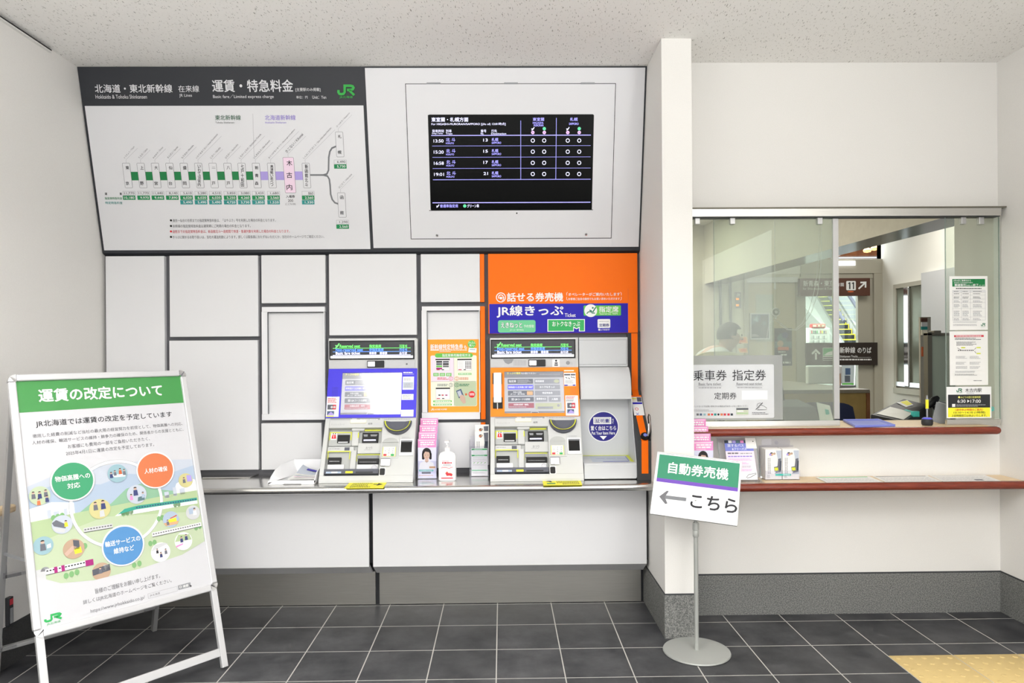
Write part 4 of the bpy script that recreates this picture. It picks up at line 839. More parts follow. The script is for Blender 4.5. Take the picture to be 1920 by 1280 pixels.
# ------------------------------------------------------------------ pamphlet racks
def leaflet_print(b, x0, x1, z0, z1, y, full):
    pl = Plane((x0, y, z1), (1, 0, 0), (0, 0, 1), .001); b.pl = pl; w = (x1 - x0) * 1000; h = (z1 - z0) * 1000
    b.R(0, 0, w, 46, 'pink'); b.R(4, 5, w - 6, 8.5, 'white', 2); b.MT(14, 12, w - 10, 36, 2, 'white', 2, .62, False)
    b.MT(14, 38, w - 30, 42, 1, 'white', 2, .6)
    if full:
        b.R(0, 46, w, h, 'lavender'); cx = w / 2 - 2
        b.D(cx, 78, 25, 'hair', 2, 28, 30); b.R(cx - 26, 76, cx - 12, 112, 'hair', 2, 5); b.R(cx + 14, 76, cx + 27, 112, 'hair', 2, 5)
        b.PG([(cx - 9, 100), (cx + 9, 100), (cx + 10, 122), (cx, 130), (cx - 10, 122)], 'skin', 3); b.D(cx, 88, 17, 'skin', 4, 28, 24); b.PG([(cx - 18, 84), (cx - 8, 68), (cx + 16, 72), (cx + 18, 84), (cx + 20, 66), (cx, 56), (cx - 20, 66)], 'hair', 5)
        for s in (-7, 7): b.D(cx + s, 88, 2.2, 'hair', 6, 12, 1.3)
        b.R(cx - 4, 99, cx + 4, 100.6, 'red_ink', 6); b.PG([(cx - 10, 118), (cx - 36, 130), (cx - 44, 165), (cx + 44, 165), (cx + 36, 130), (cx + 10, 118), (cx, 132)], 'white', 2)
        b.R(w * .62, 150, w - 5, 160, 'ui_tan', 3); b.R(6, 168, w - 16, 177, 'teal', 3, 2); b.MT(10, 170, w - 20, 175, 1, 'white', 4, .6, False); b.R(w * .2, 180, w * .7, 190, 'suit', 3, 3); b.MT(6, 196, w - 8, 202, 1, 'ui_tan', 3, .6)
def pamphlet_rack(x, y, z, where, names, cut=None):
    base = Vector((x, y, z)); rk = empty('pamphlet_rack', base, 'clear stepped rack of pink pamphlets %s' % where, 'pamphlet rack')
    for i in range(4):
        yy = y + i * .042; zb = z + .03 + i * .034
        b = MB(base); b.box(x - .053, x + .053, yy - .011, yy - .009, zb - .028, zb + .07, 'acrylic'); b.box(x - .053, x + .053, yy - .009, yy + .03, zb - .03, zb - .027, 'acrylic'); b.build('pocket', rk)
        c = Vector((x, yy, zb)); b = MB(c); b.box(x - .05, x + .05, yy - .006, yy, zb - .025, zb + .19, 'lavender'); leaflet_print(b, x - .05, x + .05, zb - .025, zb + .19, yy - .0063, i == 0)
        tag(b.build('pamphlet'), '%s pink pamphlet in the rack %s' % (names[i], where), 'pamphlet', 'pink pamphlets ' + where)
    for s in (-1, 1): b = MB(base); b.prism([(y - .011, z + .001), (y - .011, z + .1), (y + .155, z + .2), (y + .155, z + .001)], x + s * .0545 - .001, x + s * .0545 + .001, 'acrylic', 'x'); b.build('side_panel', rk)
NAM = ('front portrait', 'second row', 'third row', 'back row, topmost')
pamphlet_rack(-.4135, 3.905, ZT, 'between the ticket machines', NAM)
# ------------------------------------------------------------------ hand sanitiser
c = atz(839, 902, ZT); c.y += .03; c.x = at(839, 880, c.y).x; bt = empty('sanitizer_bottle', c, 'white hand sanitizer pump bottle with red label on steel counter', 'bottle')
b = MB(c)
prof = [(.0, .001), (.9, .001), (1.0, .006), (1.0, .118), (.96, .136), (.8, .15), (.45, .156), (.32, .158)]
def sup(r, z, a): # rounded rectangle section
    e = 4.0; ca, sa = math.cos(a), math.sin(a); k = (abs(ca) ** e + abs(sa) ** e) ** (-1 / e); f = r
    return c + Vector((.048 * f * k * ca, .028 * f * k * sa, z))
n = 32; vs = [sup(max(r, .02), z, 2 * PI * i / n) for r, z in prof for i in range(n)]
b.add(vs, [(j * n + i, j * n + (i + 1) % n, (j + 1) * n + (i + 1) % n, (j + 1) * n + i) for j in range(len(prof) - 1) for i in range(n)], 'gloss_white'); b.build('body', bt, smooth=45)
b = MB(c); b.lathe([(.0155, .156), (.0165, .159), (.0165, .178), (.012, .18), (.006, .181), (.006, .2), (.009, .202), (.009, .214), (.0, .216)], c, 'gloss_white', 20); b.box(c.x - .013, c.x + .013, c.y - .045, c.y + .012, c.z + .206, c.z + .218, 'gloss_white', .004); b.tube([c + Vector((0, -.04, .208)), c + Vector((0, -.047, .196))], .004, 'gloss_white', 8); b.build('pump', bt, smooth=40)
pl = Plane(c + Vector((-.04, -.0283, .118)), (1, 0, 0), (0, 0, 1), .001); b = MB(c, pl); b.R(-1, 2, 81, 108, 'white'); b.MT(14, 8, 62, 12, 1, 'red_ink', 2, .6); b.MT(14, 14, 68, 24, 1, 'red_ink', 2, .8, False); b.MT(20, 28, 60, 33, 1, 'ink_soft', 2, .6, False); b.MT(12, 36, 66, 40, 1, 'red_ink', 2, .5, False)
b.L([(8, 46), (30, 44), (52, 48), (72, 42)], 2.6, 'red_ink', 2); b.PG([(30, 74), (40, 64), (46, 72), (62, 74), (70, 80), (66, 92), (52, 88), (38, 90)], 'coral', 2); b.PG([(32, 76), (40, 67), (46, 75), (62, 77), (68, 82), (64, 90), (52, 86), (40, 88)], 'red_ink', 3); b.R(8, 98, 72, 104, 'red_ink', 2, 2); b.build('label', bt)
# ------------------------------------------------------------------ leaflet holder right of the bottle
c = atz(899, 893.5, ZT); lh = empty('leaflet_holder', c, 'clear leaflet holder of green leaflets left of orange ticket machine', 'leaflet holder')
b = MB(c); x0, x1 = c.x - .055, c.x + .052
b.box(x0, x1, c.y, c.y + .002, ZT + .001, ZT + .17, 'acrylic'); b.box(x0, x1, c.y + .07, c.y + .072, ZT + .001, ZT + .22, 'acrylic'); b.box(x0, x1, c.y, c.y + .072, ZT + .001, ZT + .003, 'acrylic'); b.box(x0, x0 + .002, c.y, c.y + .072, ZT + .001, ZT + .2, 'acrylic'); b.box(x1 - .002, x1, c.y, c.y + .072, ZT + .001, ZT + .2, 'acrylic'); b.build('holder', lh)
def leaf(x0, x1, z0, z1, y, kind, label, grp):
    b = MB(Vector(((x0 + x1) / 2, y, z0))); b.box(x0, x1, y, y + .004, z0, z1, 'paper'); b.pl = Plane((x0, y - .0003, z1), (1, 0, 0), (0, 0, 1), .001); w = (x1 - x0) * 1000; h = (z1 - z0) * 1000
    if kind == 'green':
        for y_ in (2, 36): b.R(2, y_, w - 2, y_ + 8, 'emerald'); seat(b, 9, y_ + 4, 5, 'jr_dark', 2); b.MT(18, y_ + 2, w - 14, y_ + 6, 1, 'white', 2, .6)
        for y_ in (14, 24, 50, 60, 70, 90): b.MT(8, y_, w - 6, y_ + 5, 2, 'ink_faint', 2, .4)
        for i in range(4): b.L([(12 + i * w * .22, 84), (20 + i * w * .22, 78)], 3, 'lime', 2)
        b.R(2, h * .78, w - 2, h * .78 + 6, 'mint'); b.MT(8, h * .86, w - 8, h * .86 + 8, 2, 'ink_faint', 2, .4)
    else:
        b.D(w * .4, h * .14, 9, 'photo_dark', 1); b.D(w * .36, h * .15, 5, 'coral', 2); b.D(w * .48, h * .13, 6, 'tan', 2); b.PG([(w * .62, h * .05), (w * .95, h * .04), (w * .9, h * .8), (w * .5, h * .85), (w * .7, h * .4)], 'suit', 1); b.PG([(w * .7, h * .3), (w * .92, h * .3), (w * .86, h * .6), (w * .6, h * .65)], 'photo_dark', 2)
        for x_ in (.12, .26): b.MT(w * x_, h * .3, w * x_ + 5, h * .8, 14, 'ink_soft', 2, .6, False)
        b.D(w * .6, h * .72, 6, 'lime_line', 3); b.D(w * .66, h * .72, 5, 'lime', 4)
    return tag(b.build('leaflet'), label, 'leaflet', grp)
leaf(x0 + .01, x1 - .006, ZT + .004, ZT + .158, c.y + .006, 'green', 'front green banded leaflet in clear holder beside orange ticket machine', 'leaflets beside the orange machine')
leaf(x0 + .03, x1 + .002, ZT + .06, ZT + .25, c.y + .035, 'white', 'white photo leaflet in clear holder, lower of the two behind green leaflet', 'leaflets beside the orange machine')
leaf(x0 + .03, x1 + .002, ZT + .075, ZT + .285, c.y + .055, 'white', 'white photo leaflet in clear holder, upper and rearmost', 'leaflets beside the orange machine')
# ------------------------------------------------------------------ white tray with curled papers
a0 = atz(501.5, 909, ZT); a1 = atz(597.5, 903, ZT); c = (a0 + a1) / 2; c.y += .1; tr = empty('paper_tray', c, 'white sloping paper tray left of blue ticket machine', 'tray')
X0, X1, Y0, Y1 = a0.x, min(a1.x, -.990), a0.y, 4.02; b = MB(c); t = .004
zb = lambda y: ZT + .004 + (y - Y0) / (Y1 - Y0) * .012
b.prism([(Y0 + .012, ZT + .0015), (Y0 + .012, ZT + .02), (Y0 + .02, ZT + .014), (Y1, ZT + .02), (Y1, ZT + .0015)], X0 + .01, X1 - .004, 'gloss_white', 'x')
b.prism([(X0, ZT + .001), (X0 + .08, ZT + .001), (X0 + .09, ZT + .007), (X1 - .075, ZT + .007), (X1 - .07, ZT + .001), (X1 - .006, ZT + .001), (X1, ZT + .012), (X1, ZT + .022), (X0 + .004, ZT + .022)], Y0, Y0 + .012, 'gloss_white', 'y')
# left wing: curved slope from the front corner up to the back wall
prof = [(Y0, ZT + .012), (Y0 + .02, ZT + .04), (Y0 + .06, ZT + .07), (Y0 + .12, ZT + .088), (Y1, ZT + .095)]
vs = []
for y_, z_ in prof: vs += [(X0 + (y_ - Y0) * .12, y_, ZT + .001), (X0 + .006 + (y_ - Y0) * .25, y_, z_), (X0 + .03 + (y_ - Y0) * .25, y_, ZT + .018)]
b.add(vs, [f for j in range(4) for f in ((3 * j, 3 * j + 1, 3 * j + 4, 3 * j + 3), (3 * j + 1, 3 * j + 2, 3 * j + 5, 3 * j + 4))] + [(0, 1, 2), (12, 13, 14)], 'gloss_white')
b.box(X0 + .07, X1, Y1 - .006, Y1, ZT + .001, ZT + .098, 'gloss_white', .002); b.prism([(Y0, ZT + .01), (Y0, ZT + .022), (Y0 + .05, ZT + .06), (Y1, ZT + .095), (Y1, ZT + .01)], X1 - .004, X1, 'gloss_white', 'x')
b.build('tray', tr, smooth=40)
for i in range(6):
    zz = ZT + .0235 + i * .0035; xx0 = X0 + .115 + i * .004 - (.02 if i < 2 else 0); L = X1 - .008 - xx0; yy0, yy1 = Y0 + .035 + i * .004, Y0 + .19
    cc = Vector((xx0 + L / 2, (yy0 + yy1) / 2, zz)); b = MB(cc)
    lift = .0 if i < 2 else .004 + .006 * (i - 1)
    def fn(s, t, top=0): return Vector((xx0 + L * s, yy0 + (yy1 - yy0) * t, zz + top + lift * (1 - s) ** 2 * (.4 + t * .9)))
    col = ('paper', 'paper', 'pink_soft', 'pale_sky', 'paper', 'pale_sky')[i]
    b.grid(lambda s, t: fn(s, t), 10, 6, col); b.grid(lambda s, t: fn(s, 1 - t, -.0018), 10, 6, 'paper')
    b.add([fn(j / 10, 0, k) for j in range(11) for k in (0, -.0018)] , [(2 * j, 2 * j + 1, 2 * j + 3, 2 * j + 2) for j in range(10)], 'paper'); b.add([fn(0, j / 6, k) for j in range(7) for k in (0, -.0018)], [(2 * j + 1, 2 * j, 2 * j + 2, 2 * j + 3) for j in range(6)], 'paper')
    if i == 5: b.add([fn(.3 + .65 * s, t, .0004) for s in (0, 1) for t in (.62, .86)], [(0, 2, 3, 1)], 'sign_blue')
    tag(b.build('brochure', smooth=40), ('lowest flat paper', 'second flat paper', 'third paper, pink tinted', 'fourth paper, pale blue', 'fifth curled paper', 'topmost curled paper with blue heading')[i] + ' in the white tray', 'paper', 'papers in the white tray')

# ------------------------------------------------------------------ A-frame poster stand
AO = Vector((-2.042, 2.954, 1.343)); AU = Vector((.649, .761, 0)).normalized(); ND = Vector((AU.y, -AU.x, 0)); lean = math.atan2(.29, .957)
AV = (Vector((0, 0, 1)) * math.cos(lean) - ND * math.sin(lean)); AW, AH = .739, 1.058; SL = 1.343 / math.cos(lean)
AP = Plane(AO, AU, AV, .001)
base = AO + AU * AW / 2 - AV * SL + -ND * .3; base.z = 0
af = empty('a_frame_sign', base, 'white A-frame poster stand about fare revision in front of left wall', 'sign stand')
def ab(b, u0, u1, v0, v1, d0, d1, m, bev=0.0): slabuv(b, AP, u0, u1, v0, v1, d0, d1, m, bev)
RW = .031
for u0, u1, v0, v1 in ((RW, AW - RW, -RW + .002, 0), (RW, AW - RW, -AH, -AH + RW - .002), (0, RW - .002, -AH + RW, -RW), (AW - RW + .002, AW, -AH + RW, -RW)):
    b = MB(base); ab(b, u0, u1, v0, v1, -.012, .012, 'alu_white', .005); b.build('frame_rail', af)
for u, v, su, sv in ((0, 0, 1, -1), (AW, 0, -1, -1), (AW, -AH, -1, 1), (0, -AH, 1, 1)):
    b = MB(base); pts = [(su * RW, 0)] + [(su * (RW - RW * math.sin(i * PI / 12)) , sv * (RW - RW * math.cos(i * PI / 12))) for i in range(0, 7)] + [(su * RW, sv * RW)]
    pts = [(su * RW, 0)] + [(su * RW * (1 - math.sin(i * PI / 12)), sv * RW * (1 - math.cos(i * PI / 12))) for i in range(1, 7)] + [(su * RW, sv * RW)]
    A = [AP.P(u + x, v + y, -.013) for x, y in pts]; B = [AP.P(u + x * .98, v + y * .98, .011) for x, y in pts]; n = len(pts)
    b.add(A + B, [tuple(range(n)), tuple(range(2 * n - 1, n - 1, -1))] + [(i, (i + 1) % n, n + (i + 1) % n, n + i) for i in range(n)], 'chrome')
    b.tube([AP.P(u + su * RW * .97, v + sv * RW * .97, .009), AP.P(u + su * .008, v + sv * .008, .008)], [.0075, .003], 'chrome', 8); b.build('corner_cap', af, smooth=30)
b = MB(base); ab(b, RW - .004, AW - RW + .004, -AH + RW - .004, -RW + .004, -.01, .001, 'poster_paper')
PL = b.pl = Plane(AP.P(0, 0, .0012), AU, AV, .001); K = 'ink'
b.R(27, 27, 712, 162, 'poster_green'); b.T('運賃の改定について', 106, 616, 66, 122, 'white', .026)
b.T('JR北海道では運賃の改定を予定しています', 84, 645, 200, 231, K, .006)
for t, x0, x1, y0, y1 in (('徹底した経費の削減など当社の最大限の経営努力を前提として、物価高騰への対応、', 68, 690, 256, 272), ('人材の確保、輸送サービスの維持・競争力の確保のため、関係者からの支援とともに、', 64, 690, 284, 300), ('お客様にも費用の一部をご負担いただきたく、', 192, 530, 313, 330), ('2025年4月1日に運賃の改定を予定しております。', 182, 545, 342, 359)): b.T(t, x0, x1, y0, y1, 'ink_soft')
# landscape
b.PG([(28, 470), (120, 440), (300, 420), (480, 420), (711, 440), (711, 650), (28, 650)], 'pale_sky', 1)
b.PG([(28, 500), (150, 470), (300, 500), (420, 470), (560, 500), (711, 470), (711, 650), (28, 650)], 'sky_blue', 2)
b.PG([(28, 560), (110, 545), (190, 560), (190, 620), (28, 620)], 'white', 3); b.PG([(620, 545), (670, 520), (711, 540), (711, 600), (600, 590)], 'white', 3)
b.PG([(200, 610), (260, 570), (330, 590), (400, 535), (470, 520), (540, 560), (600, 575), (600, 640), (200, 640)], 'hill', 3)
b.PG([(28, 612), (200, 604), (420, 596), (600, 590), (711, 590), (711, 830), (600, 868), (420, 886), (230, 890), (110, 872), (28, 826)], 'field', 4)
b.PG([(28, 700), (300, 640), (711, 690), (711, 830), (600, 868), (420, 886), (230, 890), (110, 872), (28, 826)], 'field_pale', 5)
for x, y, w, h in ((90, 575, 14, 40), (112, 585, 20, 30), (150, 580, 12, 34), (270, 590, 16, 24), (560, 575, 20, 28), (600, 560, 16, 40), (630, 570, 24, 28)): b.R(x, y, x + w, y + h, 'pale_sky', 4)
b.RING(360, 592, 190, 12, 'white', 7, 64); b.RING(360, 592, 191, 1.5, 'ink_faint', 8, 64)
def tree(x, y, s=9): b.D(x, y, s, 'tree_green', 8, 16, s * 1.35); b.R(x - 1, y + s, x + 1, y + s * 1.9, 'ui_olive', 8)
for x, y in ((110, 610), (126, 608), (142, 606), (375, 640), (392, 639), (408, 638), (520, 690), (536, 688), (600, 640), (616, 640), (212, 745), (132, 848), (152, 846), (172, 843), (392, 866), (414, 864), (470, 790), (488, 789), (680, 762), (698, 758)): tree(x, y)
for (cx, cy, r, k) in ((195, 470, 78, 'bubble_green'), (535, 470, 78, 'coral'), (359, 775, 80, 'bubble_blue')): b.D(cx, cy, r + 7, 'ink_faint', 9, 48); b.D(cx, cy - 1, r + 6, 'white', 10, 48); b.D(cx, cy, r, k, 11, 48)
for t, x0, x1, y0, y1 in (('物価高騰への', 130, 262, 443, 466), ('対応', 172, 220, 478, 501), ('人材の確保', 485, 587, 458, 481), ('輸送サービスの', 288, 430, 745, 768), ('維持など', 318, 400, 780, 803)): b.T(t, x0, x1, y0, y1, 'white', .014, 13)
def vig(x, y, r, bg, people, extra=()):
    b.D(x, y, r, bg, 10, 28)
    for q in extra: b.PG([(x + dx, y + dy) for dx, dy in q[1]], q[0], 11)
    for (dx, dy, s, top) in people:
        b.PG([(x + dx - s * .6, y + dy + s * .5), (x + dx + s * .6, y + dy + s * .5), (x + dx + s * .75, y + dy + s * 2.4), (x + dx - s * .75, y + dy + s * 2.4)], top, 12); b.D(x + dx, y + dy, s * .5, 'skin', 13, 14); b.D(x + dx, y + dy - s * .18, s * .5, 'hair', 14, 14, s * .4, 0, PI)
vig(70, 512, 38, 'field_pale', [(-22, -14, 10, 'suit'), (0, -12, 10, 'suit_navy'), (22, -16, 10, 'suit'), (-6, 16, 9, 'coral'), (24, 8, 9, 'suit_navy')])
vig(372, 462, 40, 'pale_aqua', [(-26, -4, 9, 'suit_navy'), (-10, -10, 8, 'suit'), (12, -16, 9, 'photo_orange'), (28, -10, 9, 'suit')], [('white', [(-24, 4), (34, 6), (30, 18), (-14, 16)])])
vig(440, 566, 42, 'pale_sky', [(-4, -26, 13, 'suit_navy'), (-24, 0, 9, 'pink'), (26, -2, 9, 'sky_blue')], [('photo_teal', [(4, 14), (34, 10), (30, 30), (0, 32)])])
vig(285, 604, 42, 'pale_yellow', [(-16, -26, 12, 'suit'), (14, -28, 13, 'suit_navy')], [('light_grey', [(-2, 8), (14, 6), (16, 34), (-4, 34)])])
vig(664, 536, 33, 'pale_yellow', [(-8, -10, 9, 'suit')], [('lilac', [(6, -24), (28, -20), (30, 8), (6, 8)])])
vig(676, 690, 33, 'light_grey', [(8, -14, 11, 'white')], [('sky_blue', [(-18, -20), (12, -24), (12, 4), (-18, 6)])])
vig(572, 702, 36, 'sky_blue', [(-16, 4, 8, 'suit')], [('ui_tan', [(-34, 12), (34, 12), (26, 26), (-26, 26)]), ('yellow', [(-12, 0), (24, -4), (24, 14), (-12, 14)]), ('photo_orange', [(-4, -6), (28, -16), (28, -10), (-4, -2)])])
vig(138, 642, 38, 'pale_sky', [(14, -10, 9, 'yellow')], [('suit', [(-36, -12), (-20, -22), (16, 4), (10, 18), (-30, 2)]), ('light_grey', [(-34, 6), (10, 20), (4, 34), (-28, 24)])])
vig(64, 712, 36, 'pale_aqua', [(-2, -14, 14, 'suit')], [('white', [(12, 0), (26, -4), (26, 12), (12, 14)])])
vig(170, 748, 40, 'tan', [], [('slate', [(0, -36), (22, -30), (22, 4), (0, 4)]), ('yellow', [(0, 0), (26, -4), (28, 20), (2, 22)]), ('skin', [(-36, 12), (-4, -14), (12, -6), (0, 4), (-28, 24)])])
vig(508, 836, 42, 'white', [(-14, -14, 7, 'ink'), (0, 4, 8, 'suit_navy'), (22, -6, 8, 'suit')], [('light_grey', [(-40, -10), (36, -30), (20, -38), (-20, -36)]), ('yellow', [(-6, 8), (6, 8), (6, 16), (-6, 16)])])
vig(614, 810, 40, 'white', [(-8, -18, 9, 'suit_navy'), (14, -24, 9, 'suit_navy')], [('pink', [(-36, 14), (-4, 8), (-4, 14), (-36, 22)]), ('field', [(-38, -4), (-20, -34), (30, -26), (38, 0)])])
vig(262, 862, 36, 'tan', [(-4, -14, 9, 'suit')], [('slate', [(-34, -14), (34, -24), (34, 2), (-34, 10)]), ('light_grey', [(10, -24), (32, -22), (30, 0), (12, 0)])])
b.PG([(340, 645), (380, 622), (440, 618), (704, 628), (704, 652), (420, 650)], 'white', 8); b.PG([(352, 640), (382, 621), (440, 616), (704, 624), (704, 637), (430, 632)], 'train_green', 9)
for i in range(24): b.R(430 + i * 11.4, 622 + i * .3, 437 + i * 11.4, 627 + i * .3, 'suit_navy', 10)
def train(x0, x1, y0, y1, m, sl, wm): 
    b.PG([(x0, y0), (x1, y0 + sl), (x1, y1 + sl), (x0, y1)], m, 9); n = int((x1 - x0) / 11)
    for i in range(n): dy = sl * i / n; b.R(x0 + 3 + i * 11, y0 + 5 + dy, x0 + 10 + i * 11, y0 + 10 + dy, wm, 10)
    b.L([(x0, y1), (x1, y1 + sl)], 2, 'ink', 10)
train(214, 326, 672, 690, 'light_grey', 2, 'ink_soft'); train(482, 706, 745, 764, 'pale_grey', -4, 'ink_soft'); train(62, 210, 806, 828, 'white', -2, 'ink')
for x in (92, 118, 206): b.R(x, 804, x + (12 if x < 200 else 30), 828, 'magenta', 11)
b.R(28, 802, 62, 846, 'light_grey', 8); b.D(62, 812, 16, 'grey', 8, 20, 16, 0, PI)
b.PG([(28, 826), (110, 872), (230, 890), (420, 886), (600, 868), (711, 830), (711, 1029), (28, 1029)], 'poster_paper', 15)
b.T('皆様のご理解をお願い申し上げます。', 228, 490, 925, 945, 'ink_soft', 0, 18); b.T('詳しくはJR北海道のホームページをご覧ください。', 180, 536, 958, 978, 'ink_soft', 0, 18); b.T('https://www.jrhokkaido.co.jp/', 203, 416, 1001, 1019, 'ink_soft', 0, 18)
b.RRO(430, 998, 556, 1019, 1, 1.2, 'ink_faint', 'poster_paper', 16); b.T('JR北海道', 437, 480, 1003, 1014, 'ink_soft', 0, 18); b.R(560, 996, 617, 1016, 'grey', 16, 2); b.T('検索', 582, 606, 1000, 1012, 'white', .01, 18); b.RING(571, 1005, 5, 1.5, 'white', 18); b.PG([(610, 1004), (622, 1014), (616, 1015), (616, 1020)], 'ink', 18)
b.JR(38, 982, 102, 1006, 'emerald', 17); b.T('JR北海道', 46, 94, 1010, 1020, 'emerald', 0, 18)
b.build('poster', af)
# front legs and lower bar
for u0, u1 in ((.006, .034), (AW - .034, AW - .006)):
    b = MB(base); ab(b, u0, u1, -SL + .004, -AH + .01, -.012, .008, 'alu_white', .002); b.build('front_leg', af)
b = MB(base); ab(b, .034, AW - .034, -SL + .055, -SL + .09, -.011, .006, 'alu_white', .002); b.build('front_crossbar', af)
# rear legs
back = -ND
def rp(u, t):   # point on the rear frame: t from 0 (hinge) to 1 (floor)
    top = AP.P(u, -.04, -.03); foot = AP.P(u, 0, 0) ; ft = AO + AU * u + back * (.29 - .0) ; ft.z = .002
    return top.lerp(ft, t)
RBY = (AO + back * .29)
for u in (.03, AW - .03):
    b = MB(base); b.bar(rp(u, 0), rp(u, 1), .026, .022, 'aluminium', AU, .002); b.build('rear_leg', af)
for t in (.64, .9):
    b = MB(base); b.bar(rp(.045, t), rp(AW - .045, t), .03, .016, 'aluminium', (0, 0, 1), .002); rcb = b.build('rear_crossbar', af)
    for u, s in ((.036, 1), (AW - .036, -1)):
        b = MB(base); p0 = rp(u, t) + ND * .015
        b.bar(p0, p0 + AU * s * .06, .014, .004, 'chrome', ND); b.bar(p0 + Vector((0, 0, .05)) , p0 - Vector((0, 0, .008)), .004, .014, 'chrome', AU); b.build('corner_bracket', rcb)
b = MB(base); b.bar(AP.P(.012, -.76, -.012), rp(.03, .56), .012, .004, 'grey', AU); b.build('spreader_bar', af)

# ------------------------------------------------------------------ pole sign pointing to the machines
SO = Vector((.766, 3.478, .924)) ; SU = Vector((.940, -.333, -.077)); SVd = Vector((.206, .371, .906)); SGP = Plane(SO, SU, SVd, .001)
pb = Vector((.911, 3.339, 0)); ps = empty('pole_sign', pb, 'grey pole stand with tilted green and white arrow sign before the column', 'sign stand')
b = MB(pb); b.lathe([(.0, .001), (.155, .001), (.157, .004), (.155, .009), (.12, .0115), (.0, .0125)], pb, 'stand_grey', 64); b.build('base_disc', ps, smooth=40)
b = MB(pb); b.lathe([(.0105, .012), (.0105, .58)], pb, 'stand_grey', 16); b.lathe([(.0075, .58), (.0075, .72)], pb, 'stand_grey', 16)
b.tube([pb + Vector((0, 0, .72)), SGP.P(.2, -.2, -.0195)], .0075, 'stand_grey', 12); b.build('pole', ps, smooth=40)
b = MB(pb); b.lathe([(.0, .545), (.013, .545), (.0145, .55), (.0145, .572), (.013, .576), (.0155, .578), (.0155, .607), (.0125, .612), (.0, .612)], pb, 'stand_grey', 20); b.build('collar', ps, smooth=30)
SWD, SHT = 390, 300
b = MB(pb); slabuv(b, SGP, 0, .39, -.3, 0, -.011, 0, 'gloss_white', .001); b.pl = Plane(SGP.P(0, 0, .0004), SU, SVd, .001)
b.R(8, 8, 384, 126, 'stand_green'); b.R(8, 126, 384, 144, 'violet'); b.T('自動券売機', 58, 336, 41, 96, 'white', .02); b.T('こちら', 178, 386, 182, 246, 'ink', .02)
b.L([(40, 215), (156, 213)], 17, 'mid_grey', 2); b.PG([(30, 216), (62, 184), (72, 184), (56, 215), (72, 244), (62, 248)], 'ink_soft', 3); b.build('sign_panel', ps)
b = MB(pb)
for u0, u1, v0, v1 in ((-.003, .393, -.002, .004), (-.003, .393, -.304, -.297), (-.004, .003, -.3, .003), (.387, .394, -.3, .003)): slabuv(b, SGP, u0, u1, v0, v1, -.012, .003, 'aluminium', .001)
b.build('frame', ps)

# ------------------------------------------------------------------ things low on the left wall
hr = [Vector((XL + .045, y, .735)) for y in (-1.0, 3.245)]
b = MB(hr[1]); b.bar(hr[0], hr[1], .05, .036, 'maple', (0, 0, 1), .01)
for y in (.5, 2.2): b.box(XL, XL + .04, y, y + .02, .715, .73, 'steel')
tag(b.build('handrail'), 'pale wooden handrail end on the left wall behind the A-frame', 'handrail')
b = MB(Vector((XL + .01, 3.3, .25))); b.box(XL, XL + .02, 3.262, 3.292, .19, .32, 'dark', .003); b.box(XL + .02, XL + .021, 3.266, 3.288, .285, .312, 'red_ink'); b.box(XL + .02, XL + .021, 3.268, 3.286, .2, .27, 'grey')
tag(b.build('wall_tag'), 'small black and red plate low on the left wall behind A-frame', 'plate')
# ------------------------------------------------------------------ office window: header, rails, panes
GY = 3.768
w1 = MB(); w1.box(XC1, 2.664, 3.735, YW - .001, 2.130, 2.172, 'steel', .001); w1.box(XC1, 2.66, 3.74, YW - .002, 2.1265, 2.1305, 'dark'); w1.box(XC1, 2.686, 3.728, YW - .001, 2.172, 2.1785, 'bronze_frame'); win = struct(w1.build('window_1'))
def wpart(name, fn, m=None):
    b = MB(); fn(b); o = b.build(name, win); o['kind'] = 'structure'; return o
xl, xs0, xs1 = XC1 + .001, at(1562, 600, GY).x, at(1572.5, 600, GY).x
xr0, xr1 = at(1773, 600, GY).x, at(1873.5, 600, GY).x; ZS = 1.013
wpart('sliding_rail', lambda b: b.box(xl, xs1, GY - .008, GY + .012, ZS, at(1560, 787.6, GY).z, 'steel', .001))
wpart('fixed_rail', lambda b: b.box(xr0, xr1, GY - .008, GY + .012, ZS, at(1820, 785.6, GY).z, 'steel', .001))
wpart('stile', lambda b: b.box(xs0, xs1, GY - .006, GY + .01, ZS + .04, at(1567, 410, GY).z, 'aluminium', .001))
wpart('window_pane', lambda b: b.box(xl, xs0 + .004, GY - .002, GY + .003, ZS + .035, 2.131, 'hazy_glass'))
xb = at(1340, 600, 3.79).x
wpart('window_pane', lambda b: (b.box(xb, xs0 + .02, 3.79, 3.795, ZS + .002, 2.131, 'dim_glass'), b.box(xb - .002, xb, 3.789, 3.796, ZS + .002, 2.131, 'edge_glass')))
wpart('window_pane', lambda b: (b.box(xr0 + .002, xr1, GY - .002, GY + .003, ZS + .035, 2.131, 'dim_glass'), b.box(xr0, xr0 + .002, GY - .003, GY + .004, ZS + .03, 2.131, 'edge_glass'), b.box(xr1, xr1 + .0025, GY - .003, GY + .004, ZS + .03, 2.131, 'edge_glass')))
for x in (1308, 1374, 1538, 1807.5, 1841): wpart('glass_clip', lambda b, x=x: b.boxpx(x - 4.6, 406.5, x + 4.6, 420, GY - .014, GY + .012, 'aluminium', .002))
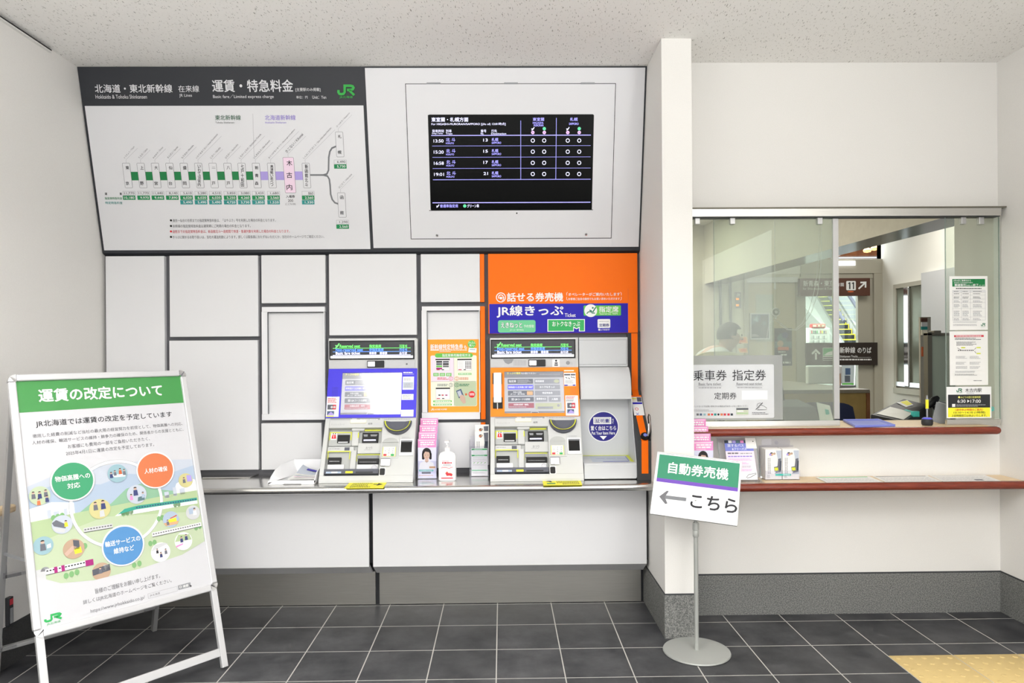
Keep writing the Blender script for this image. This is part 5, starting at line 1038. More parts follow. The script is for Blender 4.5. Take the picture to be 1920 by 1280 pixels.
# notices on the glass
NY = GY - .0025
def fp(d=0): return front(NY - d)
def glass_notice(name, x0, y0, x1, y1, m, label, cat, draw, d=.0008):
    o = at((x0 + x1) / 2, (y0 + y1) / 2, NY); b = MB(o); b.boxpx(x0, y0, x1, y1, NY - d, NY, m); b.pl = front(NY - d); draw(b); return tag(b.build(name), label, cat)
b_ = None
glass_notice('backing_sheet', 1297, 666, 1467.4, 787, 'film_back', 'grey translucent sheet behind the white ticket notice on the window', 'sheet', lambda b: None, .0006)
NY -= .0008
def d1(b):
    b.T('乗車券', 1299.5, 1362.4, 693.6, 713.4, 'ink'); b.T('指定券', 1373, 1436, 692.8, 713.2, 'ink'); b.T('Basic fare ticket', 1309.8, 1351.8, 717, 722.2, 'ink_soft'); b.T('Reserved seat ticket', 1381, 1428.8, 716.8, 721.8, 'ink_soft')
    b.MT(1310, 725, 1352, 728.2, 1, 'ink_faint', 3, .6, False); b.MT(1382, 724.6, 1428.6, 727.8, 1, 'ink_faint', 3, .6, False); b.R(1307, 723.4, 1354, 723.8, 'ink_faint', 2); b.R(1379, 723.2, 1431, 723.6, 'ink_faint', 2)
    b.T('定期券', 1339, 1381, 735.4, 748.3, 'ink'); b.R(1390.6, 732, 1439, 749, 'white', 1)
    b.T('クレジットカードでお買い求めされる場合は予めカードをご提示ください', 1293, 1402.4, 759.6, 763.2, 'ink_soft'); b.MT(1300, 767, 1338, 771.6, 2, 'ink_faint', 3, .5)
    for x, k in ((1308, 'ink_soft'), (1314, 'photo_blue'), (1321, 'pale_aqua'), (1329, 'coral'), (1335, 'red'), (1341, 'teal_cell'), (1347, 'ink'), (1353, 'coral'), (1359, 'red_ink'), (1366, 'red_ink'), (1372, 'photo_dark')): b.R(x - 2.2, 774.8, x + 2.2, 778.8, k, 2) if k not in ('red', 'ink') else b.D(x, 776.8, 2, k, 2, 14)
    b.R(1380.4, 764.2, 1403, 777.8, 'ui_olive', 2, 1); b.R(1380.4, 764.8, 1403, 768, 'slate', 3); b.R(1382, 769.4, 1393.6, 771.6, 'white', 3); b.R(1380.8, 774, 1402.6, 774.6, 'lime', 3)
    b.L([(1430, 754.6), (1417, 767.6)], 1.2, 'ink', 3); b.L([(1419, 762), (1420, 757), (1424, 755.4), (1428, 756)], .6, 'ink', 3); b.L([(1426, 759), (1432, 761), (1437, 764), (1437, 767.8), (1420, 768), (1424, 763)], .6, 'ink', 3)
    b.MT(1410, 772, 1442, 777.4, 2, 'ink_soft', 3, .45)
o = at(1373, 733.6, NY); b = MB(o, front(NY - .0016)); u0, u1, v0, v1 = b.uvbox(1290, 683.2, 1451.4, 783.8)
b.prism([(x, z) for x, z in ((u0, v0), (u1 - .008, v0), (u1 - .002, v0 + .002), (u1, v0 + .008), (u1, v1 - .008), (u1 - .002, v1 - .002), (u1 - .008, v1), (u0, v1))], NY - .0014, NY, 'notice_film', 'y'); d1(b)
tag(b.build('ticket_notice'), 'frosted white ticket notice with large characters on the left window pane', 'notice')
def d2(b):
    b.R(1785.4, 522.8, 1847, 537, 'rail_green'); b.T('3月16日ご乗車分から', 1787.4, 1820, 524, 527.6, 'white', .01); b.T('新幹線と在来線特急列車の', 1788.6, 1823.6, 528.6, 531.2, 'white'); b.T('乗継割引', 1789.4, 1811, 532, 536.6, 'white', .02); b.T('の取扱いを', 1812, 1823, 533.4, 536.6, 'white'); b.T('終了', 1824, 1834, 532, 536.6, 'white', .02); b.T('いたします', 1834.6, 1846, 533.4, 536.6, 'white')
    b.MT(1792, 539.4, 1840, 542, 1, 'ink', 3, .6, False); b.R(1786, 544, 1847, 547.6, 'pale_grey', 1)
    for x in (1785.8, 1802.2, 1819.4, 1847.2): b.R(x, 544, x + .35, 600, 'ink_faint', 2)
    for y in (544, 547.6, 553, 560.4, 567, 578, 594, 600): b.R(1785.8, y, 1847.4, y + .3, 'ink_faint', 2)
    for y, n in ((545, 1), (549.4, 1), (555.4, 2), (562.6, 2), (570, 3), (582, 5), (596, 2)):
        for x0, x1 in ((1788, 1800), (1804.4, 1817.4), (1824, 1842)): b.MT(x0, y, x1, y + n * 2.2, n, 'ink_soft' if y < 560 else 'ink_faint', 3, .45)
    b.MT(1787, 602, 1846, 605, 2, 'ink_faint', 3, .4); b.MT(1787, 607, 1832, 611, 2, 'ink_faint', 3, .4); b.JR(1839, 605.6, 1847.4, 610.8, 'jr_dark'); b.T('JR北海道', 1840, 1846.8, 611.4, 612.8, 'jr_dark')
glass_notice('poster', 1780.4, 517.6, 1851.8, 618.4, 'paper', 'white poster with green heading, upper one on the right window pane', 'poster', d2)
def d3(b):
    b.R(1788.8, 628, 1844.4, 631.6, 'red_ink'); b.MT(1792, 628.8, 1840, 630.8, 1, 'white', 3, .7, False); b.MT(1790, 632.6, 1840, 637.4, 2, 'ink_soft', 3, .5); b.MT(1793, 640, 1834, 648, 4, 'ink_soft', 3, .45)
    for i in range(9): b.R(1796 + i * 3.4, 655.8, 1798 + i * 3.4, 657.6, 'ink', 2)
    b.L([(1795, 652), (1802, 656)], .7, 'ink', 2); b.L([(1827, 655), (1830, 651.4)], .7, 'ink', 2); b.L([(1827, 658), (1830, 662)], .7, 'ink', 2)
    for x, y in ((1802, 650.4), (1831, 650.4), (1831, 661.4)): b.R(x, y, x + 7.6, y + 2.2, 'lime_line', 2)
    for x in (1792, 1818):
        for y in (667, 678, 686): b.MT(x, y, x + 22, y + 5.4, 3, 'ink_faint', 3, .4)
    b.MT(1791, 695, 1828, 698.4, 2, 'ink_faint', 3, .5); b.MT(1790, 700.4, 1838, 704, 2, 'ink_soft', 3, .4); b.MT(1825, 712.4, 1841, 714.2, 1, 'ink_soft', 3, .6, False)
glass_notice('poster', 1780.6, 620.6, 1852.4, 721.8, 'paper', 'white notice with red heading, middle sheet on the right window pane', 'poster', d3)
def d4(b):
    b.JR(1792.8, 728, 1804, 734.6, 'jr_dark'); b.T('JR北海道', 1793.6, 1803.6, 735, 737, 'jr_dark'); b.T('木古内駅', 1809.4, 1840.4, 727.6, 734.8, 'ink', .004); b.MT(1812, 736, 1826, 737.4, 1, 'ink_faint', 3, .7, False)
    b.R(1777.6, 739.4, 1856.4, 764, 'dark'); b.D(1798.2, 744.4, 2, 'ui_yellow', 2); b.T('みどりの窓口営業時間', 1801, 1838, 742.4, 746.4, 'ui_yellow', .006); b.T('6:30', 1795, 1810, 748.8, 754.8, 'white', .01); b.PG([(1813.4, 748.8), (1817.8, 751.6), (1813.4, 754.6)], 'white', 3); b.T('17:00', 1819.6, 1838.6, 748.8, 754.8, 'white', .01)
    b.R(1785, 757, 1791, 762.6, 'white', 2); b.MT(1793, 757.4, 1849, 762.4, 2, 'ink_faint', 3, .5); b.R(1777.6, 764, 1856.4, 781.6, 'yellow')
    b.T('〈途中休止時間のご案内〉', 1790.8, 1843, 765.6, 770, 'red', .006); b.T('13:10～14:10 (1時間)', 1788, 1847, 771, 775.6, 'ink', .004); b.T('上記時間窓口は休止いたします。', 1784, 1850, 776.6, 781, 'ink', .004)
glass_notice('office_hours_sign', 1775, 724.8, 1858.8, 783.6, 'white', 'office hours sign with black and yellow bands low on right pane', 'sign', d4, .002)
b = MB(at(1860, 766, NY), front(NY)); b.RING(1860, 766.4, 4.2, 1.6, 'turquoise', 1, 20, -2.2, 2.2); b.D(1859, 768, 1.8, 'turquoise', 1)
b.prism([(at(1858, 768, NY).x, at(1858, 768, NY).z), (at(1862, 768, NY).x, at(1862, 768, NY).z), (at(1860, 765, NY).x, at(1860, 765, NY).z)], NY - .0004, NY, 'turquoise', 'y'); tag(b.build('round_sticker'), 'small turquoise swirl sticker at right edge of office hours sign', 'sticker')

# ------------------------------------------------------------------ counters under the window
def counter(name, x0, x1, yf, yb, zt, label, rounded):
    o = Vector(((x0 + x1) / 2, yf, zt)); e = empty(name, o, label, 'shelf')
    b = MB(o); b.box(x0, x1, yf + .018, yb, zt - .028, zt, 'maple', .001); b.build('top', e)
    r = .0205; prof = [(yf + .02, zt + .0005)] + [(yf + r - r * math.sin(i * PI / 10), zt - r + .0005 + r * math.cos(i * PI / 10)) for i in range(1, 10)] + [(yf + .02, zt - 2 * r + .0005), (yf + .034, zt - 2 * r + .0005), (yf + .034, zt + .0005)]
    b = MB(o); b.prism(prof, x0, x1, 'redwood', 'x')
    if rounded: b.lathe([(r, -.001), (r * .9, r * .5), (r * .6, r * .85), (0, r)], (x1, yf + r, zt - r + .0005), 'redwood', 20, axis=Vector((1, 0, 0)))
    b.build('wooden_edge', e, smooth=35)
    return e
counter('window_counter', XC1 + .002, 2.60, 3.675, 4.07, 1.0125, 'upper maple counter with round red wooden edge through the office window', True)
counter('writing_shelf', XC1 + .002, XR - .002, 3.585, YW - .006, .741, 'long maple writing shelf with red wooden edge below the window', False)
ZSH = .7415
pamphlet_rack(1.022, 3.60, ZSH, 'half hidden behind the column', NAM)
# flyer stand
c = Vector((1.235, 3.70, ZSH)); fl = empty('flyer_stand', c, 'clear acrylic flyer stand with tilted pink flyer on the writing shelf', 'flyer stand')
FPn = Plane((1.14, 3.665, ZSH + .004), (1, 0, 0), (0, .085, .21))
b = MB(c); slabuv(b, FPn, 0, .205, 0, .228, 0, .002, 'acrylic'); b.box(1.14, 1.345, 3.62, 3.77, ZSH + .0005, ZSH + .003, 'acrylic'); slabuv(b, FPn, -.001, .001, 0, .228, -.001, .003, 'edge_glass'); slabuv(b, FPn, .204, .206, 0, .228, -.001, .003, 'edge_glass'); b.build('stand', fl)
P0 = FPn.P(.045, .215, .0035); b = MB(P0); slabuv(b, FPn, .035, .185, .005, .215, .0028, .0036, 'pink_soft'); b.pl = Plane(FPn.P(.035, .215, .0037), (1, 0, 0), FPn.V, .001)
b.R(0, 0, 150, 16, 'photo_blue'); 
for i in range(7): b.R(i * 21, 1, i * 21 + 18, 15, ('photo_dark', 'white', 'lilac', 'photo_teal', 'pink', 'photo_dark', 'sky_blue')[i], 2)
b.R(0, 16, 150, 58, 'tray_blue', 1); b.T('旅するパス', 14, 100, 20, 36, 'white', .01); b.T('&フリーパス', 36, 112, 40, 54, 'white', .01)
b.MT(10, 64, 70, 76, 1, 'ink_soft', 2, .6, False); b.MT(76, 66, 138, 76, 1, 'ink_faint', 2, .6, False); b.MT(10, 82, 138, 92, 1, 'lilac_ink', 2, .6, False)
for y in (98, 118, 136, 154): b.MT(10, y, 138, y + 12, 2, 'pink' if y % 4 else 'ink_faint', 2, .4)
b.R(0, 168, 150, 210, 'white', 2); b.L([(90, 200), (104, 184), (146, 176)], 4, 'ink_faint', 3); b.L([(94, 202), (112, 198), (146, 180)], 3, 'ink_soft', 3)
tag(b.build('flyer'), 'pink and blue travel pass flyer in acrylic stand', 'flyer')
b = MB(c); slabuv(b, FPn, .147, .203, .17, .228, .004, .0046, 'paper'); b.pl = Plane(FPn.P(.147, .228, .0048), (1, 0, 0), FPn.V, .001); b.D(40, 20, 3, 'ink', 1); o = c; b.o = FPn.P(.17, .2, .004); tag(b.build('name_card'), 'small blank white card clipped to top of flyer stand', 'card')
b = MB(Vector((1.32, 3.66, ZSH))); b.tube([Vector((1.30, 3.63, ZSH + .003)), Vector((1.312, 3.64, ZSH + .02)), Vector((1.335, 3.65, ZSH + .024))], .0035, 'acrylic', 8); b.lathe([(0, 0), (.006, .002), (.006, .008), (0, .01)], (1.337, 3.65, ZSH + .02), 'gloss_white', 12); tag(b.build('pen_clip'), 'small clear clip with white tip at foot of flyer stand', 'clip')
# leaflet box
c = Vector((1.47, 3.745, ZSH)); lb = empty('leaflet_box', c, 'clear box holding two stacks of white photo leaflets on the writing shelf', 'leaflet box')
b = MB(c); b.box(1.376, 1.562, 3.700, 3.702, ZSH + .001, ZSH + .05, 'acrylic'); b.box(1.376, 1.562, 3.700, 3.79, ZSH + .0005, ZSH + .002, 'acrylic'); b.box(1.376, 1.562, 3.788, 3.790, ZSH + .001, ZSH + .17, 'acrylic')
b.prism([(1.392, ZSH + .17), (1.545, ZSH + .17), (1.545, ZSH + .195), (1.538, ZSH + .205), (1.4, ZSH + .205), (1.392, ZSH + .195)], 3.788, 3.790, 'acrylic', 'y'); b.lathe([(.009, 0), (.009, .006), (.0, .007)], (1.47, 3.786, ZSH + .185), 'acrylic', 16, axis=Vector((0, -1, 0))); b.build('holder', lb)
for i, (x0, x1, lab) in enumerate(((1.380, 1.466, 'left stack of white photo leaflets in the clear box'), (1.470, 1.558, 'right stack of white photo leaflets in the clear box'))):
    cc = Vector(((x0 + x1) / 2, 3.704, ZSH + .003)); b = MB(cc); n = 7
    for k in range(n): y0 = 3.704 + k * .011; dz = .0015 * ((k * 37) % 3); b.box(x0 + .0006 * (k % 2), x1, y0, y0 + .0104, ZSH + .003, ZSH + .16 + dz, 'paper')
    b.pl = Plane((x0, 3.7036, ZSH + .16), (1, 0, 0), (0, 0, 1), .001); w = (x1 - x0) * 1000; h = 157
    b.D(w * .38, 24, 9, 'photo_dark', 1); b.D(w * .3, 27, 6, 'lilac', 2); b.D(w * .42, 26, 6, 'ui_tan', 2); b.D(w * .55, 22, 6, 'tan', 2); b.PG([(w * .66, 6), (w * .98, 6), (w * .98, 130), (w * .55, 130), (w * .8, 70)], 'pale_sky', 1); b.PG([(w * .78, 50), (w * .95, 46), (w * .95, 118), (w * .62, 124), (w * .74, 84)], 'suit', 2); b.PG([(w * .9, 60), (w * .97, 60), (w * .94, 112), (w * .86, 112)], 'photo_dark', 3)
    for x_ in (.14, .24): b.MT(w * x_, 44, w * x_ + 6, 128, 12, 'ink_faint', 2, .6, False)
    b.PG([(w * .52, 92), (w * .8, 88), (w * .86, 112), (w * .56, 116)], 'suit', 3); b.PG([(w * .54, 96), (w * .76, 94), (w * .78, 110), (w * .58, 112)], 'lime_line', 4)
    b.MT(w * .1, 132, w * .3, 150, 3, 'ink_faint', 2, .4)
    if i == 0: b.R(w * .6, 128, w + 2, 138, 'teal', 7)
    else: b.R(-2, 128, w * .5, 138, 'teal', 7, 3); b.MT(2, 130, w * .44, 136, 1, 'white', 8, .6, False)
    tag(b.build('leaflet_stack'), lab, 'leaflets', 'leaflet stacks in the clear box')
# three sheets under the clear mat
for pts, lab, k in (([(1529, 894.2), (1630, 892.8), (1663, 905.7), (1559, 908)], 'printed sheet with green heading, leftmost on the writing shelf', 'mint'), ([(1636, 892.4), (1739, 891.2), (1775.6, 904.9), (1668, 906)], 'printed sheet with grey heading, middle one on the writing shelf', 'ink_faint'), ([(1742.4, 891.2), (1846.6, 890.2), (1886.7, 903.7), (1778, 905)], 'printed sheet, rightmost on the writing shelf by the wall', 'pale_grey')):
    Q = [atz(x, y, ZSH + .0015) for x, y in pts]
    for q in Q: q.y = min(max(q.y, 3.61), YW - .02)
    o = sum(Q, Vector()) / 4; b = MB(o); b.quad(Q[::-1], 'paper'); b.quad([q - Vector((0, 0, .001)) for q in Q], 'paper')
    def q4(s, t, z=.0004): return Q[0].lerp(Q[1], s).lerp(Q[3].lerp(Q[2], s), t) + Vector((0, 0, z))
    def qq(s0, s1, t0, t1, m): b.quad([q4(s0, t0), q4(s0, t1), q4(s1, t1), q4(s1, t0)], m)
    qq(.04, .94, .05, .15, k)
    for r in range(7):
        s = .05
        while s < .9: w = .03 + rnd.random() * .06; qq(s, min(s + w, .94), .3 + r * .09, .33 + r * .09, 'light_grey'); s += w + .02
    if 'rightmost' in lab: qq(.6, .74, .72, .9, 'suit')
    tag(b.build('printed_sheet'), lab, 'sheet', 'sheets on the writing shelf')
# tray, pen stand and folded leaflets on the upper counter
ZU = 1.0135
Q = [atz(x, y, ZU) for x, y in ((1580.5, 789.4), (1648, 788.4), (1679, 799.4), (1603, 801.4))]; o = sum(Q, Vector()) / 4; b = MB(o)
def inset(Q, f, z): 
    c = sum(Q, Vector()) / 4; return [c + (q - c) * f + Vector((0, 0, z)) for q in Q]
L0, L1, L2, L3 = Q, inset(Q, 1.0, .012), inset(Q, .92, .012), inset(Q, .86, .004)
b.add(L0 + L1 + L2 + L3, [(a * 4 + i, a * 4 + (i + 1) % 4, a * 4 + 4 + (i + 1) % 4, a * 4 + 4 + i) for a in range(3) for i in range(4)] + [(12, 13, 14, 15), (3, 2, 1, 0)], 'tray_blue'); tag(b.build('money_tray', bevel=.002), 'flat lavender blue money tray on the window counter', 'tray')
c = atz(1738.5, 797, ZU); pn = empty('pen_stand', c, 'black pen stand with upright yellow labelled pen on window counter', 'pen stand')
b = MB(c); b.lathe([(0, .0005), (.024, .0005), (.028, .008), (.0285, .022), (.026, .034), (.018, .041), (.006, .043), (0, .043)], c, 'dark', 28); b.lathe([(.0262, .034), (.0182, .0415), (.012, .0425)], c + Vector((0, 0, .0004)), 'ui_blue', 28); b.build('base', pn, smooth=50)
b = MB(c); b.lathe([(.004, .042), (.0045, .06), (.0045, .085), (.007, .087), (.007, .14), (.0045, .145), (.004, .16), (0, .162)], c, 'grey', 14); b.lathe([(.0074, .09), (.0074, .138)], c, 'yellow', 14); b.build('pen', pn, smooth=40)
for i in range(4):
    c = Vector((at(1761 + i * 3.6, 780, 3.86 + i * .014).x, 3.86 + i * .014, ZU + .001)); b = MB(c)
    p = c + Vector((0, 0, 0)); q = c + Vector((.032, .01, .105)); b.bar(p, q, .085, .002, ('grey', 'light_grey', 'slate', 'grey')[i], (0, 1, 0))
    for t in (.3, .6): b.bar(p.lerp(q, t) + Vector((-.0016, 0, .0006)), p.lerp(q, t + .16) + Vector((-.0016, 0, .0006)), .06, .0006, ('ink', 'white', 'light_grey', 'ink')[i], (0, 1, 0))
    tag(b.build('folded_leaflet'), ('leftmost', 'second', 'third', 'rightmost')[i] + ' grey folded leaflet leaning behind the right window pane', 'leaflet', 'grey leaflets behind the right pane')

# ------------------------------------------------------------------ ticket office behind the window
XO = 4.75; YO = 8.8
sbox('wall_office_right', 'white_wall', (XO, XO + .1, 4.5, YO + .1, 0, 3.2)); 
sbox('ceiling_office', 'white_wall', (-1.0, XO + .1, 3.95, YO + .1, HC, HC + .08))
sbox('wall_office_left', 'office_paint', (-.6, -.5, 4.22, YO, 0, HC))
xj0, xj1 = at(1637, 600, YO).x, at(1654, 600, YO).x
xd0 = at(1509, 600, YO).x; zb, zt_ = at(1600, 513, YO).z, at(1600, 486, YO).z
sbox('wall_office_far', 'office_paint', (-.5, xd0 - .06, YO, YO + .1, 0, HC), (xj1, XO, YO, YO + .1, 0, HC))
beam = MB(); 
for (xa, xbb, z0, z1, m) in ((0, .27, 2.245, 2.25, 'under_beam'),):
    pass
n0, n1, f0, f1 = Vector((2.775, 4.172, 0)), Vector((3.06, 4.172, 0)), Vector((2.53, YO - .002, 0)), Vector((2.80, YO - .002, 0))
zb0 = 2.24
V8 = [p + Vector((0, 0, z)) for z in (zb0, HC - .001) for p in (n0, n1, f1, f0)]
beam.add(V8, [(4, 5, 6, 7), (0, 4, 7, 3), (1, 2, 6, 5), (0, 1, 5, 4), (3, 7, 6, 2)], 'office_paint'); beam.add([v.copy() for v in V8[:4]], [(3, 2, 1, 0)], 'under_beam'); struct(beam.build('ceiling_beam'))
b = MB(); b.box(xd0 - .06, xj1, YO - .03, YO + .1, zb, zt_, 'alu_frame', .003); b.box(xj0, xj1, YO - .03, YO + .1, 0, zb, 'alu_frame', .003); b.box(xd0 - .06, xd0, YO - .03, YO + .1, 0, zb, 'alu_frame', .003); b.box(xj0 - .19, xj0, YO, YO + .06, 0, zb - .06, 'alu_frame', .003); b.box(xd0, xj0, YO - .01, YO + .08, zb - .06, zb, 'alu_frame', .003); b.box(xj1, xj1 + .03, YO - .05, YO, 0, HC, 'bronze_frame')
d1_ = struct(b.build('door_1'))
b = MB(); b.box(xd0, xj0 - .19, YO + .03, YO + .036, .1, zb - .06, 'clear_glass'); g = b.build('door_pane', d1_); g['kind'] = 'structure'
b = MB(); b.boxpx(1570, 489, 1604, 497.5, YO - .06, YO - .03, 'lit_white'); tag(b.build('door_sensor'), 'white bar sensor on the metal header above the office door', 'sensor')
HDR = YO - .03
# second framed doorway further left
za, zc = at(1450, 520, YO).z, at(1450, 530, YO).z; xa0, xa1 = at(1399, 600, YO).x, at(1494, 600, YO).x
b = MB(); b.box(xa0, xa1, YO - .05, YO + .0, zc, za, 'alu_white', .004); b.box(xa0 - .03, xa0 + .02, YO - .04, YO, 0, za, 'alu_frame'); b.box(xa1 - .02, xa1 + .05, YO - .04, YO, 0, za, 'alu_frame'); b.box(xa0 + .02, xa1 - .02, YO - .012, YO, 0, zc, 'beige_door'); b.box(xa0 + .12, xa0 + .34, YO - .016, YO - .01, at(1420, 640, YO).z, at(1420, 552, YO).z, 'frost'); struct(b.build('door_2'))
for x in (1352, 1371): b = MB(); b.boxpx(x - 2, 528, x + 2, 800, YO - .03, YO, 'mid_grey'); struct(b.build('trim_2'))
b = MB(); b.boxpx(1420, 489, 1506, 513.5, YO - .02, YO, 'white_wall'); struct(b.build('trim_3'))
# direction plate with orange marks, posters, leaflet shelf
def flat(name, x0, y0, x1, y1, Y, m, label, cat, draw, th=.01, grp=None):
    o = at((x0 + x1) / 2, (y0 + y1) / 2, Y); b = MB(o); b.boxpx(x0, y0, x1, y1, Y, Y + th, m); b.pl = front(Y - .002); draw(b); return tag(b.build(name), label, cat, grp)
def dd(b):
    b.L([(1381, 556.5), (1386, 551.5)], 1.2, 'white', 2); b.L([(1381.5, 551), (1386.4, 551), (1386.4, 556)], 1.2, 'white', 2)
    for y in (560.4, 572): b.R(1380, y - 1.8, 1385.4, y + 1.8, 'lit_orange', 2)
flat('direction_plate', 1378.6, 547.6, 1389.4, 577.6, YO - .012, 'grey', 'grey direction plate with white arrow and orange marks behind the glass', 'sign', dd)
def dp(b):
    b.R(1409, 589, 1441.6, 633.6, 'photo_blue'); b.R(1411, 591, 1424, 626, 'photo_teal', 2); b.R(1426, 591, 1440, 620, 'photo_dark', 2); b.PG([(1409, 610), (1424, 600), (1441, 616), (1441, 633), (1409, 633)], 'photo_dark', 3); b.PG([(1412, 600), (1420, 592), (1422, 604)], 'pale_aqua', 4); b.D(1433, 606, 4, 'photo_teal', 4); b.MT(1410, 626, 1424, 631, 2, 'pale_grey', 5, .5)
flat('framed_poster', 1406.6, 586.6, 1443.6, 636.4, YO - .042, 'alu_white', 'framed dark blue poster on the beige office door', 'poster', dp, .03)
def dq(b):
    b.D(1466, 634, 9, 'photo_teal', 2); b.D(1472, 628, 6, 'suit_navy', 3); b.D(1463, 644, 6, 'tan', 3); b.R(1453, 640, 1484, 652, 'photo_teal', 1); b.R(1458, 650, 1479, 656.4, 'photo_orange', 4, 1); b.MT(1459, 658, 1478, 661, 1, 'pale_grey', 4, .5); b.MT(1464, 663, 1476, 666.6, 1, 'white', 4, .7, False); b.MT(1468, 677, 1482, 682, 1, 'pale_grey', 4, .7, False)
flat('poster', 1452.6, 615, 1485, 685.4, YO - .024, 'photo_dark', 'tall dark blue movie style poster behind the glass, with orange band', 'poster', dq)
o = at(1392, 650, 8.55); lsx = empty('leaflet_shelf', o, 'wire leaflet shelf with orange leaflets behind the standing person', 'shelf')
b = MB(o)
for x in (1380, 1403): p_ = at(x, 622, 8.56); b.box(p_.x - .004, p_.x + .004, 8.555, 8.563, .001, p_.z, 'grey'); b.box(p_.x - .004, p_.x + .004, 8.4, 8.7, .001, .012, 'grey')
b.build('frame', lsx)
for y0, y1, s in ((631, 643.5, 0), (652, 661, 4)):
    b = MB(o); pp = [at(1380 + s, y0 + 1, 8.55), at(1400, y0, 8.55), at(1403, y1, 8.5), at(1384 + s, y1, 8.5)]; b.quad(pp[::-1], 'ui_tan'); b.quad([p + Vector((0, .01, 0)) for p in pp], 'ui_tan'); b.quad([p + Vector((0, -.004, 0)) for p in (pp[0].lerp(pp[2], .2), pp[1].lerp(pp[3], .2), pp[2].lerp(pp[0], .2), pp[3].lerp(pp[1], .2))][::-1], 'photo_orange'); b.build('leaflet_row', lsx)
# pull cords with round call button
hc = at(1453, 585, 4.5); cb = empty('call_button', hc, 'white round call button hanging on cords behind the left glass', 'call button')
b = MB(hc); b.lathe([(0, 0), (.02, 0), (.028, .004), (.028, .014), (.02, .02), (0, .021)], hc, 'gloss_white', 24, axis=Vector((0, -1, 0))); b.lathe([(.024, .0205), (.018, .0225), (.016, .0205)], hc, 'light_grey', 24, axis=Vector((0, -1, 0))); b.box(hc.x - .006, hc.x + .006, hc.y - .016, hc.y - .004, hc.z - .045, hc.z - .026, 'gloss_white', .002); b.build('button', cb, smooth=40)
b = MB(hc); top = at(1453, 533, 4.5); b.tube([hc + Vector((0, 0, .028)), top - Vector((0, 0, .02))], .0015, 'white', 6); b.box(top.x - .006, top.x + .006, top.y - .005, top.y + .005, top.z - .03, top.z + .012, 'gloss_white', .002); b.tube([top, Vector((top.x, top.y, HC))], .0015, 'white', 6); b.build('hanging_string', cb)
b = MB(hc); pts = [at(x, y, 4.5) for x, y in ((1453, 592), (1446, 601), (1441, 612), (1438, 630), (1435, 650), (1432, 672), (1430, 700), (1429, 730))]
hel = []
for i in range(len(pts) - 1):
    for k in range(12): t = k / 12; a = (i * 12 + k) * 2.0; hel.append(pts[i].lerp(pts[i + 1], t) + Vector((math.cos(a), math.sin(a), 0)) * (.004 if i > 1 else .001))
b.tube(hel, .0013, 'white', 5); b.build('coiled_cord', cb, smooth=60)
for pth in (((1536, 455), (1534, 500), (1527, 545), (1517, 580), (1504, 606), (1490, 618), (1478, 617), (1464, 606), (1453, 600), (1446, 603)), ((1540, 455), (1539, 500), (1533, 550), (1521, 586), (1508, 608), (1492, 619), (1476, 618), (1462, 608))):
    b = MB(hc); P8 = [at(x, y, 4.5) for x, y in pth]; P8 = [Vector((P8[0].x, P8[0].y, HC))] + P8; b.tube(P8, .0016, 'white', 6); b.build('cord', cb, smooth=60)
# steel framed window in the right wall, frosted partition
def onwall(px, py): return atx(px, py, XO)
A = onwall(1686, 541); B_ = onwall(1741, 532.5); zlo = onwall(1688, 723).z; ztop = A.z; yA, yB = A.y, 5.2
b = MB(); b.box(XO - .03, XO + .001, yB, yA, zlo, ztop, 'elevator'); b.box(XO - .05, XO, yB, yA + .06, zlo - .09, zlo - .02, 'alu_frame', .004); b.box(XO - .045, XO, yA, yA + .05, zlo - .05, ztop + .05, 'alu_frame'); b.box(XO - .045, XO, yB, yA, ztop, ztop + .05, 'alu_frame'); ym = atx(1708, 640, XO).y; b.box(XO - .06, XO - .03, ym - .05, ym + .05, zlo, ztop, 'chrome', .01); b.box(XO - .05, XO - .03, yB, yA, zlo, zlo + .05, 'chrome')
struct(b.build('window_2'))
yg = onwall(1737, 515).y; b = MB(); b.box(XO - .06, XO - .001, 4.55, yg, .0, onwall(1737, 512).z, 'light_grey'); struct(b.build('trim_4'))
b = MB(at(1733.5, 620, 5.9)); b.boxpx(1728, 596, 1739, 603, 5.9, 5.911, 'sign_brown'); b.boxpx(1728, 604, 1739, 612, 5.9, 5.91, 'pale_grey'); b.boxpx(1728, 612, 1739, 618, 5.9, 5.91, 'teal_cell'); b.boxpx(1728, 618, 1739, 628, 5.9, 5.91, 'cream'); b.boxpx(1729, 650, 1737, 668, 5.9, 5.91, 'photo_orange'); b.box(b.o.x - .03, b.o.x + .06, 5.91, 5.93, .001, at(1735, 594, 5.9).z, 'alu_frame'); tag(b.build('notice_strip'), 'narrow strip of small coloured notices left of frosted partition', 'notice')
o = at(1780, 790, 4.75); pt = empty('partition_screen', Vector((o.x, 4.75, 0)), 'frosted glass partition screen in grey frame behind right pane', 'screen')
b = MB(pt.location.copy()); x0, x1 = at(1741, 700, 4.75).x, at(1830, 700, 4.75).x; zt2 = at(1760, 629, 4.75).z; b.box(x0, x1, 4.74, 4.76, .1, zt2, 'frost'); b.build('panel', pt)
b = MB(pt.location.copy()); b.box(x0 - .02, x0 + .012, 4.725, 4.775, 0, zt2 + .025, 'bronze_frame', .003); b.box(x0 - .02, x1, 4.725, 4.775, zt2, zt2 + .018, 'bronze_frame', .003); b.box(x0 + .02, x0 + .07, 4.72, 4.78, zt2 + .006, zt2 + .034, 'bronze_frame', .003); b.build('frame', pt)
